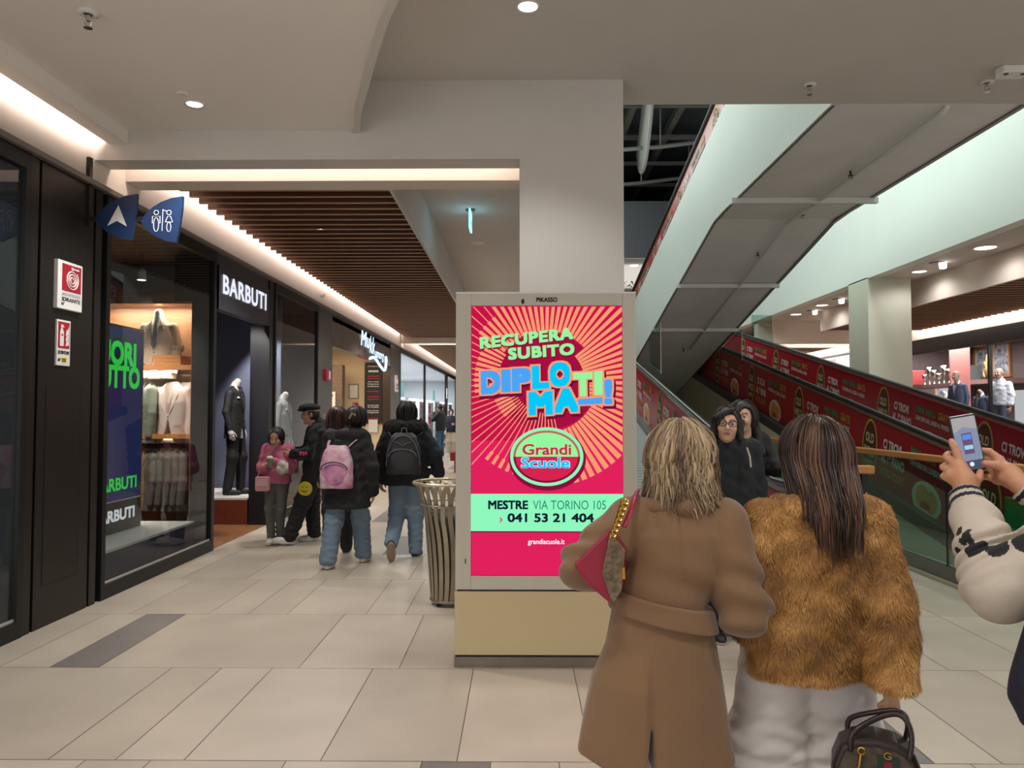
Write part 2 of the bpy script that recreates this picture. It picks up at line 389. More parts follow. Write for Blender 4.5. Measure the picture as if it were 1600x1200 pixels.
# ------------------------------------------------------------------ ceiling fixtures
CHROME = mat('chrome', '#c8c4bc', 0.2, metal=1.0)
def downlight(loc, r, label, group, energy=0, color=NEUT, angle=110, name='downlight'):
    e = empty(name, loc, label, 'light', group)
    MB().lathe([(r, 0.0), (r * 1.28, -0.012), (r * 1.32, 0.0)], n=24).build('trim_ring', WHITEPL, e, smooth=True)
    MB().disc((0, 0, -0.004), r, n=24).build('lens', LED, e)
    if energy: lamp('downlight_lamp', 'SPOT', (loc[0], loc[1], loc[2] - 0.05), energy, color, (0, 0, 0), spot_size=R(angle), spot_blend=0.6, shadow_soft_size=0.08)
downlight((-2.39, 5.45, 3.80), 0.055, 'small round downlight in the curved white ceiling board at upper left', 'ceiling downlights', 200)
downlight((0.055, 4.87, HC), 0.062, 'round downlight at the top centre of the grey ceiling', 'ceiling downlights', 90)
for x, y, e in [(-2.4, 1.2, 150), (0.1, 1.0, 115), (2.6, 4.4, 200), (2.6, 1.0, 140), (-1.2, -2, 130), (2.5, -2, 130)]:
    lamp('ceiling_fill', 'SPOT', (x, y, 3.75 if x < 1 else 4.15), e, NEUT, (0, 0, 0), spot_size=R(120), spot_blend=0.7, shadow_soft_size=0.1)  # unseen spots without fixtures, added out of frame to light the foreground
for x, y, e in [(-2.3, 8.6, 150), (-2.3, 12.2, 130), (-2.3, 16.0, 150), (-2.3, 20, 170), (-2.3, 25, 200), (-2.3, 31, 220), (-0.15, 9.0, 90), (-0.15, 14, 130), (-0.15, 20, 140), (-0.4, 28, 200)]:
    lamp('corridor_fill', 'SPOT', (x, y, 3.63 if x < -1 else 4.15), e, NEUT, (0, 0, 0), spot_size=R(125), spot_blend=0.5, shadow_soft_size=0.06)  # added spots with no fitting in the ceiling, to brighten the corridor floor
GLB = ['round downlight nearest the column in the right gallery soffit', 'round downlight nearest the right edge in the gallery soffit']
for i, (y, x, r) in enumerate([(12.99, 6.88, 0.11), (11.1, 6.85, 0.14), (18.72, 6.85, 0.12), (17.1, 6.85, 0.12), (21.5, 6.9, 0.12)]):
    downlight((x, y, 3.948 if y < 20 else 4.098), r, (GLB + ['round downlight in the gallery soffit, third left of the mint column', 'round downlight in the gallery soffit, middle one left of the mint column', 'round downlight in the gallery soffit above the glass fin'])[i], 'gallery downlights', 22, NEUT, 165)
for i, (y, x) in enumerate([(12.2, 6.8), (16.16, 6.85), (18.0, 7.0)]):
    e = empty('adjustable_spotlight', (x, y, 3.948), ['small spotlight with a grey rim between the two right gallery downlights', 'small spotlight nearest the left side of the mint column', 'small spotlight second left of the mint column'][i], 'light', 'gallery spotlights')
    MB().lathe([(0.0, -0.015), (0.10, -0.015), (0.12, 0)], c=(-0.05, 0, 0), n=20).build('rim', GREYP, e)
    MB().lathe([(0, -0.10), (0.05, -0.10), (0.06, -0.01), (0, 0)], c=(0.03, -0.02, 0), n=16).build('lens', LED, e)
def sprinkler(loc, label, s=1.0):
    e = empty('sprinkler', loc, label, 'sprinkler', 'ceiling sprinklers')
    MB().lathe([(0.045 * s, 0), (0.05 * s, -0.008 * s), (0.02 * s, -0.012 * s)], n=18).build('rosette', WHITEPL, e, smooth=True)
    m = MB().tube([(0, 0, -0.01 * s), (0, 0, -0.045 * s)], 0.008 * s, 8)
    m.tube([(-0.01*s, 0, -0.03*s), (-0.016*s, 0, -0.05*s), (-0.006*s, 0, -0.075*s)], 0.003 * s, 6).tube([(0.01*s, 0, -0.03*s), (0.016*s, 0, -0.05*s), (0.006*s, 0, -0.075*s)], 0.003 * s, 6)
    m.build('frame', CHROME, e); MB().lathe([(0.0, -0.078 * s), (0.02 * s, -0.078 * s), (0.02 * s, -0.075 * s), (0, -0.072 * s)], n=12).build('deflector', CHROME, e)
sprinkler((-2.44, 4.17, 3.80), 'chrome sprinkler head in the ceiling board at the top left corner', 1.2)
sprinkler((2.36, 6.08, HC), 'chrome sprinkler head by the slab edge above the moving walkway', 1.1)
sprinkler((3.77, 6.04, HC), 'chrome sprinkler head beside the white detector box at upper right', 1.1)
MB().lathe([(0, -0.01), (0.035, -0.01), (0.04, 0)], c=(-2.40, 5.27, 3.80), n=18).build('ceiling_sensor', WHITEPL, label='tiny round white sensor just above the left downlight', cat='sensor')
e = empty('beam_detector', (3.82, 5.80, HC), 'white box detector with two dark eyes at upper right ceiling', 'detector')
MB().prism([(-0.11, -0.07, 0), (0.11, -0.07, 0), (0.13, 0, 0), (0.10, 0.07, 0), (-0.10, 0.07, 0), (-0.13, 0, 0)], (0, 0, -0.06)).build('housing', WHITEPL, e, bevel=0.01)
for x in (-0.07, 0.06): MB().lathe([(0, -0.002), (0.018, -0.001), (0.02, 0.004)], c=(x, -0.03, -0.062), n=14).build('eye', BLACKM, e)
e = empty('exit_sign', (-0.647, 9.84, HC), 'glowing cyan exit sign seen edge-on under the corridor ceiling', 'sign')
MB().box(-0.06, 0.06, -0.04, 0.04, -0.03, 0).build('mount', GREYP, e)
MB().box(-0.012, 0.012, -0.17, 0.17, -0.28, -0.03).build('panel', emis('exit_glow', '#9fe8f4', 1.6), e)
m = MB()
for sx in (-1, 1):
    x = 0.0135 * sx
    m.quad((x, -0.12, -0.22), (x, -0.02, -0.22), (x, -0.02, -0.19), (x, -0.12, -0.19)); m.poly([(x, 0.02, -0.205), (x, 0.09, -0.27), (x, 0.09, -0.10)])
m.build('pictogram', emis('exit_green', '#1f9a6b', 1.0), e)
lamp('exit_sign_glow', 'POINT', (-0.647, 9.84, 3.95), 2.2, (0.35, 0.75, 1.0), shadow_soft_size=0.1)
MB().lathe([(0, -0.015), (0.09, -0.015), (0.11, 0)], c=(-0.656, 11.84, HC), n=24).build('ceiling_speaker', WHITEPL, label='round white ceiling speaker beyond the exit sign', cat='speaker')
MB().sphere((WX + 0.03, 12.9, 3.55), 0.05).build('wall_sensor', WHITEPL, label='small white dome sensor on the lit wall above the second shop', cat='sensor')

# ------------------------------------------------------------------ left shopfronts
def shop_window(n, y0, y1, z0=0.12, z1=3.22, fr=0.06, pane=None):
    e = empty('window_%d' % n, (WX, y0, 0), kind='structure')
    w = y1 - y0; m = MB()
    m.box(-0.05, 0.02, 0, fr, 0, 3.335).box(-0.05, 0.02, w - fr, w, 0, 3.335).box(-0.05, 0.02, fr, w - fr, 0, z0).box(-0.05, 0.02, fr, w - fr, z1, 3.335)
    m.build('frame', BLACKM, e, kind='structure'); MB().box(-0.02, -0.008, fr, w - fr, z0, z1).build('pane', pane or SHOPG, e, kind='structure')
    MB().box(-0.006, 0.004, fr, w - fr, z0, z0 + 0.018).build('bead', mat('alu_bead', '#d8d6d2', 0.35, metal=0.6), e, kind='structure')
shop_window(1, 2.6, 5.18); shop_window(2, 6.15, 8.40); shop_window(3, 10.45, 12.72)
# bronze cladding bay between the first two windows, with a flush service door
e = empty('wall_cladding', (WX, 5.18, 0), kind='structure')
m = MB()
for a, b in ((0.0, 0.09), (0.12, 0.78), (0.81, 0.90)): m.box(-0.06, 0.012, a, b, 0, 3.335)
m.box(-0.06, -0.02, 0, 0.97, 0, 3.335, 1)
m.build('panel', [BRONZE, BLACKM], e, kind='structure')
d = empty('door_1', (WX + 0.013, 5.40, 0.30), kind='structure')
m = MB(); m.box(-0.004, 0.001, 0, 0.42, 0, 1.42); m.build('leaf', BRONZE, d, kind='structure')
m = MB()
for y0, y1, z0, z1 in ((-0.006, 0, -0.006, 1.426), (0.42, 0.426, -0.006, 1.426), (0, 0.42, -0.006, 0), (0, 0.42, 1.42, 1.426)): m.box(-0.003, 0.0015, y0, y1, z0, z1)
m.build('gap', BLACKM, d, kind='structure')
# fire signs on the cladding
RED = mat('sign_red', '#a01b2c', 0.4); WHITE = mat('sign_white', '#dcdad6', 0.4); INK = mat('ink_black', '#1b1a1c', 0.5); YEL = mat('tag_yellow', '#d7c21e', 0.5)
EX, EY = (0, 1, 0), (0, 0, 1)
def hydrant_sign(loc, label, s=1.0):
    e = empty('fire_hose_sign', loc, label, 'sign', 'fire hose signs'); w, h = 0.31 * s, 0.36 * s
    MB().box(-0.03, 0.012, 0, w, 0, h).build('plate', WHITE, e, bevel=0.004)
    MB().box(0.012, 0.014, 0.16 * w, 0.93 * w, 0.38 * h, 0.94 * h).build('red_field', RED, e)
    m = MB(); c = (0.55 * w, 0.64 * h); pth = []
    for i in range(90):
        a = i * 0.22; r = (0.012 + 0.0036 * a * 0.98) * s * 0.98
        pth.append((0.016, c[0] + r * math.cos(a), c[1] + r * math.sin(a)))
    m.tube(pth, 0.0052 * s, 6); m.box(0.014, 0.018, c[0], 0.82 * w, 0.855 * h, 0.885 * h).box(0.014, 0.018, c[0] - 0.01, c[0] + 0.01, 0.84 * h, 0.90 * h)
    m.build('hose_pictogram', WHITE, e)
    t = MB(); text(t, 'LANCIA ANTINCENDIO', (0.013, 0.54 * w, 0.275 * h), EX, EY, 0.024 * s, 0.76 * w, 0.0)
    text(t, 'IDRANTE', (0.013, 0.54 * w, 0.165 * h), EX, EY, 0.03 * s, 0.74 * w, 0.02); text(t, 'N°', (0.013, 0.15 * w, 0.07 * h), EX, EY, 0.024 * s, None, 0.01, align='L')
    t.build('lettering', INK, e)
    return e
hydrant_sign((WX + 0.03, 5.46, 2.30), 'white and red fire hose sign on the dark panel at left')
e = empty('extinguisher_sign', (WX + 0.02, 5.49, 1.88), 'narrow white and red extinguisher sign under the fire hose sign', 'sign')
MB().box(-0.02, 0.006, 0, 0.165, 0, 0.34).build('plate', WHITE, e, bevel=0.002)
MB().box(0.006, 0.008, 0.012, 0.15, 0.13, 0.325).build('red_field', RED, e)
m = MB(); m.prism([(0.009, 0.03, 0.145), (0.009, 0.075, 0.145), (0.009, 0.075, 0.25), (0.009, 0.062, 0.275), (0.009, 0.062, 0.288), (0.009, 0.043, 0.288), (0.009, 0.043, 0.275), (0.009, 0.03, 0.25)], (0.002, 0, 0))
m.prism([(0.009, 0.035, 0.29), (0.009, 0.085, 0.285), (0.009, 0.055, 0.31)], (0.002, 0, 0))
for k in range(3):
    z = 0.145 + 0.04 * k
    m.prism([(0.009, 0.10, z), (0.009, 0.14, z + 0.012), (0.009, 0.138, z + 0.07), (0.009, 0.122, z + 0.035), (0.009, 0.112, z + 0.05)], (0.002, 0, 0))
m.build('pictogram', WHITE, e)
MB().box(0.0105, 0.0122, 0.047, 0.064, 0.22, 0.236).build('band', RED, e)
MB().box(0.006, 0.0072, 0.06, 0.118, 0.025, 0.06).build('number_tag', YEL, e)
t = MB(); text(t, 'ESTINTORE', (0.0075, 0.082, 0.085), EX, EY, 0.026, 0.14, 0.01); text(t, 'N°', (0.0075, 0.015, 0.03), EX, EY, 0.024, None, 0.01, align='L'); text(t, '157', (0.0085, 0.089, 0.03), EX, EY, 0.024, 0.045, 0.01)
t.build('lettering', INK, e)
# blue wayfinding shields on a bracket
e = empty('wayfinding_sign', (WX, 5.88, 3.0), 'two blue wing-shaped wayfinding shields with arrow and toilet symbols on a black bracket', 'sign')
BRK = mat('bracket_black', '#1a1512', 0.4); NAVY = mat('sign_navy', '#08264c', 0.4); ICON = mat('icon_white', '#d4d2cf', 0.5)
MB().box(0, 0.03, -0.02, 0.02, 0.0, 0.55).box(0.0, 0.72, -0.012, 0.012, 0.04, 0.075).build('bracket', BRK, e)
wing = [(0.0, 0.0), (0.03, 0.055), (0.09, 0.115), (0.16, 0.16), (0.24, 0.19), (0.33, 0.205), (0.325, 0.10), (0.31, -0.02), (0.285, -0.16), (0.19, -0.145), (0.10, -0.10), (0.04, -0.05)]
for k, x0 in enumerate((0.085, 0.445)):
    z0 = 0.045 - 0.02 * k
    sh = MB().prism([(x0 + x, -0.035, z0 + z) for x, z in wing], (0, 0.03, 0)).build('shield', NAVY, e)
    m = MB(); y = -0.0365
    if k == 0:
        m.poly([(x0 + 0.10, y, z0 - 0.05), (x0 + 0.175, y, z0 - 0.01), (x0 + 0.185, y, z0 + 0.115)]); m.poly([(x0 + 0.175, y, z0 - 0.01), (x0 + 0.255, y, z0 - 0.055), (x0 + 0.185, y, z0 + 0.115)])
    else:
        yy = y - 0.001; r = 0.0027
        def ring(c, rx, rz, n=14): m.tube([(c[0] + rx * math.cos(2 * PI * i / n), yy, c[1] + rz * math.sin(2 * PI * i / n)) for i in range(n + 1)], r, 5)
        for dx, g in ((0.125, 0), (0.225, 1)):
            cx_, cz_ = x0 + dx, z0 + 0.075
            ring((cx_, cz_), 0.018, 0.018)
            if not g:
                m.tube([(cx_ - 0.03, yy, cz_ - 0.085), (cx_ - 0.03, yy, cz_ - 0.03), (cx_ + 0.03, yy, cz_ - 0.03), (cx_ + 0.03, yy, cz_ - 0.085)], r, 5)
                ring((cx_, cz_ - 0.095), 0.02, 0.055)
            else:
                m.tube([(cx_ - 0.028, yy, cz_ - 0.075), (cx_ - 0.01, yy, cz_ - 0.03), (cx_ + 0.012, yy, cz_ - 0.03), (cx_ + 0.03, yy, cz_ - 0.075), (cx_ - 0.028, yy, cz_ - 0.075)], r, 5)
                ring((cx_, cz_ - 0.115), 0.016, 0.038); m.tube([(cx_ - 0.018, yy, cz_ + 0.01), (cx_ - 0.045, yy, cz_ + 0.02)], r, 5)
        m.tube([(x0 + 0.178, yy, z0 + 0.10), (x0 + 0.172, yy, z0 - 0.07)], r, 5)
    m.build('pictogram', ICON, sh)

# shop entrance with back-lit letters
e = empty('shop_sign', (WX, 8.46, 2.70), 'dark fascia board with white illuminated letters over the suit shop door', 'sign')
MB().box(-0.10, 0.02, 0, 1.72, 0, 0.50).box(-0.1, 0.0, 0, 1.72, 0.5, 0.635).box(0.0, 0.024, 0, 0.02, 0, 0.5, 1).build('board', [mat('fascia_charcoal', '#34323a', 0.45), GREYP], e)
t = MB(); text(t, 'BARBUTI', (0.030, 0.83, 0.19), EX, EY, 0.225, 1.47, 0.018, extrude=0.006, space=1.1); t.build('letter_glow', emis('letter_white', '#eef2ff', 1.0), e)
struct('pillar', MB().box(-3.68, WX, 10.26, 10.45, 0, 3.335).box(-3.52, WX, 8.40, 8.46, 0, 3.335), mat('pillar_navy', '#15161c', 0.45))
# second metal bay with alarm horn
e = empty('wall_cladding', (WX, 12.72, 0), kind='structure')
MB().box(-0.05, 0.01, 0.03, 0.98, 0, 3.335).box(-0.05, 0, 0, 1.0, 0, 3.335, 1).build('panel', [mat('grey_panel_mid', '#5a5653', 0.4, metal=0.5), BLACKM], e, kind='structure')
d = empty('door_2', (WX + 0.011, 12.98, 0.5), kind='structure'); MB().box(0, 0.004, 0, 0.5, 0, 1.0).build('leaf', GREYP, d, kind='structure')
e = empty('alarm_horn', (WX + 0.01, 13.1, 2.08), 'small red and white fire alarm horn on the grey panel', 'alarm')
MB().box(0, 0.06, 0, 0.28, 0, 0.20).build('housing', RED, e, bevel=0.01); MB().box(0.06, 0.064, 0.12, 0.22, 0.03, 0.17).build('label_plate', WHITE, e)

# cafe bay
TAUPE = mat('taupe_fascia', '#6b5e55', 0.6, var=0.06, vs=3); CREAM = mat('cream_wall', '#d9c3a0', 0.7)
e = empty('cafe_sign', (WX, 13.75, 2.74), 'taupe fascia with a blue-white glowing script name and underline swoosh', 'sign')
MB().box(-0.12, 0.0, 0, 6.15, 0, 0.46).box(-0.12, -0.03, 0, 6.15, 0.46, 0.595, 1).build('board', [TAUPE, mat('fascia_dark', '#3c3632', 0.5)], e)
NEON = emis('neon_blue', '#cfeaff', 1.5)
t = MB(); text(t, 'Mu', (0.03, 2.75, 0.22), EX, EY, 0.34, 0.9, 0.03, shear=0.25); text(t, 'kk', (0.03, 3.55, 0.13), EX, EY, 0.40, 0.6, 0.015, shear=0.2); text(t, 'amorg', (0.03, 4.45, 0.08), EX, EY, 0.22, 1.1, 0.02, shear=0.2)
t.build('script_letters', NEON, e)
m = MB(); m.tube(smooth_line([(0.03, 3.2, -0.02), (0.03, 3.8, 0.06), (0.03, 4.5, -0.08), (0.03, 5.1, -0.17), (0.03, 5.32, -0.05), (0.03, 5.3, 0.2)]), [0.01] + [0.035] * 17 + [0.045, 0.04, 0.03], 6); m.build('swoosh', NEON, e)
MB().box(0.02, 0.03, 2.2, 2.26, 0.12, 0.34).box(0.02, 0.03, 2.1, 3.1, -0.06, 0.0).build('red_accent', mat('neon_red_off', '#6b1f22', 0.4), e)
c = MB(); c.box(-7.5, -3.5, 19.95, 20.1, 0, 3.3); struct('wall_cafe', c, CREAM)
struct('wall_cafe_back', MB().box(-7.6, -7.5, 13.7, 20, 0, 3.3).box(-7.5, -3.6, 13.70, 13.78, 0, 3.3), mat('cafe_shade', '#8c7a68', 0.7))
struct('wall_cafe_pier', MB().box(-5.4, -4.48, 19.0, 19.3, 0, 2.72), mat('brick_taupe', '#6d5a4d', 0.7, var=0.18, vs=6, stretch=(1, 1, 5)))
struct('ceiling_cafe', MB().box(-7.5, -3.45, 13.7, 20, 3.2, 3.3), CREAM)
lamp('cafe_light', 'AREA', (-5.0, 16.5, 3.1), 150, (1.0, 0.80, 0.55), (0, 0, 0), shape='RECTANGLE', size=2.5, size_y=4)
MENU = mat('menu_black', '#1a1718', 0.5)
e = empty('menu_board', (-4.10, 19.93, 1.22), 'tall black menu board with red and white lines on the cream wall', 'menu board')
MB().box(0, 0.47, -0.03, 0, 0, 1.62).build('board', MENU, e); 
for x in (0.03, 0.44):
    for z in (0.03, 1.59): MB().sphere((x, -0.035, z), 0.012, 8).build('stud', CHROME, e)
MRED = mat('menu_red', '#c0243a', 0.5)
for z, s, red in [(1.50, 'menu', 0), (1.36, '', 2), (1.24, 'antipasti', 1), (1.18, 'primi piatti', 1), (1.09, 'vino rosso', 0), (1.03, 'bianco', 0), (0.97, 'bollicine', 0), (0.84, 'hamburger', 1), (0.70, 'insalate', 1), (0.63, 'dolci', 1), (0.47, 'mozzarella', 0), (0.42, 'di bufala', 0), (0.33, 'pane fresco', 0), (0.28, 'artigianale', 0), (0.13, 'novita', 1)]:
    if red == 2: MB().box(0.1, 0.37, -0.034, -0.031, z, z + 0.05).build('ribbon', WHITE, e); continue
    t = MB(); text(t, s, (0.235, -0.032, z), (1, 0, 0), EY, 0.035, 0.30, 0.03); t.build('menu_line', MRED if red else WHITE, e)
MB().box(-3.98, -3.74, 19.86, 19.87, 1.0, 1.33).build('paper_notice', WHITE, label='white paper notice hanging below the black menu board', cat='notice')
e = empty('paper_notice', (-4.52, 19.93, 1.88), 'grey framed paper notice on the cream wall left of the menu board', 'notice'); MB().box(0, 0.26, -0.015, 0, 0, 0.38).build('frame', GREYP, e); MB().box(0.02, 0.24, -0.018, -0.014, 0.02, 0.36).build('sheet', WHITE, e)
e = empty('hydrant_plate', (-4.42, 19.93, 1.58), 'small red square safety plate on the cream wall', 'sign'); MB().box(0, 0.16, -0.012, 0, 0, 0.19).build('plate', RED, e); MB().box(0.02, 0.06, -0.015, -0.012, 0.03, 0.16).box(0.09, 0.13, -0.015, -0.012, 0.03, 0.10).build('pictogram', WHITE, e)
e = empty('poster', (-5.0, 18.98, 1.42), 'white poster with a yellow and green picture on the taupe pier', 'poster'); MB().box(0, 0.36, -0.02, 0, 0, 0.62).build('frame', WHITE, e)
MB().box(0.08, 0.2, -0.024, -0.02, 0.15, 0.34).build('yellow_patch', YEL, e); MB().box(0.17, 0.28, -0.026, -0.021, 0.1, 0.24).build('green_patch', mat('leaf_green', '#4f8a3a', 0.5), e); MB().box(0.06, 0.3, -0.024, -0.02, 0.5, 0.55).build('title_bar', GREYP, e)
# cladding pier and the far shop windows
e = empty('wall_cladding', (WX, 19.9, 0), kind='structure'); MB().box(-0.2, 0.01, 0, 1.6, 0, 3.335).build('panel', mat('pier_bronze', '#574c46', 0.3, metal=0.7), e, kind='structure')
hydrant_sign((WX + 0.03, 20.55, 2.08), 'small fire hose sign on the bronze pier past the cafe', 1.25)
hydrant_sign((WX + 0.03, 35.2, 2.15), 'farthest fire hose sign near the corridor end', 1.3)
FARG = glass('coated_shop_glass', '#f0f2f2', 0.35, 1.5)   # anti-reflective display glass
shop_window(4, 21.5, 27.2, pane=FARG); shop_window(5, 27.2, 35.0, fr=0.1, pane=FARG); shop_window(6, 35.6, 41.8, fr=0.1, pane=FARG)
struct('wall_dark_end', MB().box(-3.6, WX, 41.8, 46, 0, 3.335), BLACKM)
struct('wall_far_shop', MB().box(-7.2, -7.0, 21, 43, 0, 3.3).box(-7.2, -3.5, 20.9, 21.0, 0, 3.3).box(-7.2, -3.5, 43, 43.1, 0, 3.3).box(-7.2, -3.5, 21, 43, 3.24, 3.3), mat('far_shop', '#c9cdd2', 0.6))
lamp('far_shop_light', 'AREA', (-5.2, 27, 3.2), 900, (0.95, 0.97, 1.0), shape='RECTANGLE', size=2, size_y=9)
lamp('far_shop_light', 'AREA', (-5.2, 37, 3.2), 800, (0.95, 0.97, 1.0), shape='RECTANGLE', size=2, size_y=8)
SALE = mat('sale_red', '#c01c38', 0.5); PINKP = mat('pack_pink', '#d98a9c', 0.5); CYANP = mat('pack_cyan', '#9fd4dd', 0.5); WPK = mat('pack_white', '#d9dade', 0.5)
for k, y in enumerate((23.2, 25.6, 28.4, 31.0, 33.4, 36.8, 39.6)):
    e = empty('display_rack', (-3.95, y, 0), ['', 'low white display rack of red packages behind the far shop window'][1] if k else 'white display rack of red and pink packages nearest in the far shop', 'rack', 'racks in the far shop')
    m = MB(); m.box(-0.3, 0.3, -0.9, -0.86, 0, 2.0).box(-0.3, 0.3, 0.86, 0.9, 0, 2.0)
    for z in (0.2, 0.62, 1.04, 1.46, 1.9): m.box(-0.3, 0.3, -0.86, 0.86, z - 0.03, z)
    m.build('shelf_frame', WPK, e)
    for z in (0.2, 0.62, 1.04, 1.46):
        for j in range(6):
            MB().box(-0.2, 0.26, -0.82 + j * 0.28, -0.60 + j * 0.28, z, z + rng.uniform(0.18, 0.34)).build('package', rng.choice([SALE, SALE, PINKP, WPK, CYANP]), e)
for k, (y, z, h) in enumerate([(24.5, 1.3, 1.2), (33.8, 1.2, 1.3)]):
    MB().box(-3.9, -3.86, y, y + 0.7, z, z + h).build('lit_poster', emis('poster_cyan', '#a8e4e8', 0.9), label=['pale cyan lit poster in the far shop window nearest the pier', 'pale cyan lit poster in the farthest shop window'][k], cat='poster')

# ------------------------------------------------------------------ suit shop interior
WOOD = mat('warm_oak', '#94694a', 0.45, var=0.2, vs=2.5, stretch=(2, 2, 14))
MAHOG = mat('mahogany', '#6d3420', 0.45, var=0.12, vs=2.5, stretch=(2, 2, 12))
SLATE = mat('slate_backdrop', '#6b7088', 0.55)
DKNAVY = mat('shop_dark', '#1d1f28', 0.6)
PARQ = mat('parquet', '#8a5f3f', 0.35, var=0.35, vs=7, stretch=(5, 1, 1))
struct('floor_shop', MB().box(-9, WX - 0.02, 2.6, 12.9, -0.01, 0.006), PARQ)
struct('ceiling_shop', MB().box(-9, WX - 0.06, 2.6, 13.6, 3.3, 3.36), DKNAVY)
struct('wall_shop_back', MB().box(-9.1, -9.0, 2.6, 13.7, 0, 3.3).box(-9, -3.55, 13.55, 13.65, 0, 3.3).box(-9, -3.5, 5.2, 5.3, 0, 3.3), DKNAVY)
struct('wall_shop_divider', MB().box(-3.68, -3.46, 8.42, 8.50, 0, 3.3).box(-3.9, -3.68, 8.45, 8.50, 2.78, 3.3), DKNAVY)
struct('wall_shop_backdrop', MB().box(-4.9, -3.72, 11.7, 11.75, 0.3, 3.3), SLATE)
e = empty('display_plinth', (-4.6, 6.2, 0), 'long dark plinth with a white top behind the first suit-shop window', 'plinth')
MB().box(-0.1, 0.98, 0, 2.2, 0, 0.30).build('body', mat('plinth_blue', '#3b4058', 0.5), e); MB().box(-0.1, 0.99, 0, 2.2, 0.30, 0.325).build('top', mat('plinth_white', '#c9c6c4', 0.5), e)
# sale screen: navy panel with green letters
e = empty('sale_banner', (-4.05, 6.43, 0.326), 'tall lit navy sale screen with bright green letters behind the shop window', 'banner')
MB().box(-0.06, 0, 0, 1.62, 0, 2.06).build('panel', emis('banner_navy', '#2a2e58', 0.9), e)
MB().box(-0.065, 0.006, -0.02, 1.64, 2.06, 2.09).box(-0.065, 0.004, 1.62, 1.64, 0, 2.06).build('edge', GREYP, e)
MB().box(0, 0.004, 0, 1.62, 0, 0.31).build('foot_panel', mat('banner_black', '#17181d', 0.4), e)
MB().box(0.0, 0.005, 0, 1.62, 0.31, 0.32).build('rule', WHITE, e)
GRN = emis('sale_green', '#37e052', 0.95); GRN2 = emis('sale_green_fade', '#0f4a36', 0.5)
t = MB(); text(t, 'FUORI', (0.005, 1.48, 1.68), EX, EY, 0.25, 0.84, 0.04, align='R'); text(t, 'TUTTO', (0.005, 1.56, 1.45), EX, EY, 0.235, 0.92, 0.04, align='R'); t.build('sale_lettering', GRN, e)
t = MB(); text(t, 'FUORI', (0.002, 1.47, 1.73), EX, EY, 0.25, 0.84, 0.04, align='R'); text(t, 'TUTTO', (0.002, 1.55, 1.49), EX, EY, 0.235, 0.92, 0.04, align='R'); t.build('letter_trail', GRN2, e)
t = MB(); text(t, 'BARBUTI', (0.005, 1.53, 0.42), EX, EY, 0.13, 0.78, 0.02, align='R'); t.build('green_name', GRN, e)
t = MB(); text(t, 'BARBUTI', (0.006, 1.50, 0.115), EX, EY, 0.12, 0.76, 0.035, align='R'); t.build('white_name', emis('banner_white', '#e6e6ea', 0.9), e)
# shelving bay facing the window
e = empty('shelving_unit', (-5.0, 9.0, 0), 'oak shelving bay with shelves and clothes rails inside the suit shop', 'shelving')
MB().box(-0.42, 1.08, 0.42, 0.46, 0, 3.0).build('back_panel', WOOD, e); MB().box(1.06, 1.10, 0, 0.45, 0.0, 2.84).build('side_panel', WOOD, e); MB().box(-0.46, -0.42, 0, 0.45, 0, 3.0).build('side_panel', WOOD, e)
MB().box(-0.42, 1.10, 0.02, 0.45, 2.84, 2.97).build('cornice', WOOD, e)
for z in (2.10, 1.27): MB().box(-0.42, 1.06, 0.0, 0.43, z - 0.055, z).build('shelf', mat('oak_light', '#b0703a', 0.45, var=0.15, vs=3, stretch=(1, 3, 12)), e)
MB().box(-0.42, 1.06, 0.02, 0.43, 0.02, 0.14).build('base', WOOD, e)
for z in (1.98, 1.17): MB().tube([(-0.42, 0.2, z), (1.06, 0.2, z)], 0.012, 8).build('rail', CHROME, e)
MB().box(-0.4, 0.9, 0.1, 0.14, 1.195, 1.21).build('light_strip', emis('shelf_led', '#ffe2b0', 5), e)
lamp('shelf_light', 'AREA', (-4.6, 9.2, 2.81), 26, (1.0, 0.85, 0.65), (R(12), 0, 0), shape='RECTANGLE', size=1.1, size_y=0.15)
lamp('shelf_light', 'AREA', (-4.6, 9.05, 2.03), 22, (1.0, 0.88, 0.72), (R(10), 0, 0), shape='RECTANGLE', size=1.1, size_y=0.1)
for x, y, en, ro in [(-4.6, 7.6, 190, (R(-28), 0, 0)), (-4.3, 7.2, 110, (R(-38), 0, 0)), (-4.5, 8.3, 110, (R(-10), 0, 0))]:
    lamp('shop_spot', 'SPOT', (x, y, 3.1), en, (1.0, 0.92, 0.80), (-ro[0], 0, 0), spot_size=R(75), spot_blend=0.5, shadow_soft_size=0.05)
lamp('shop_spot', 'SPOT', (-3.75, 9.6, 3.15), 260, (1.0, 0.93, 0.85), (R(25), R(-8), 0), spot_size=R(60), spot_blend=0.5, shadow_soft_size=0.05)
lamp('shop_spot', 'SPOT', (-3.75, 11.0, 3.15), 240, (1.0, 0.95, 0.9), (R(20), 0, 0), spot_size=R(70), spot_blend=0.5, shadow_soft_size=0.05)
for i, (x, y, z) in enumerate([(-4.9, 8.1, 2.98), (-4.72, 8.1, 2.98), (-4.55, 7.9, 3.02), (-4.42, 7.9, 3.0), (-4.2, 8.3, 3.0), (-4.95, 7.4, 3.12)]):
    e = empty('track_spotlight', (x, y, z), 'white track spotlight hanging over the oak shelving', 'light', 'suit shop track spots')
    MB().lathe([(0, 0.0), (0.05, 0.0), (0.045, 0.10), (0.02, 0.13)], n=14).build('can', WHITEPL, e); MB().disc((0, 0, -0.002), 0.045, n=14).build('lens', LED, e); MB().tube([(0, 0, 0.12), (0, 0, 3.3 - z)], 0.008, 6).build('stem', GREYP, e)
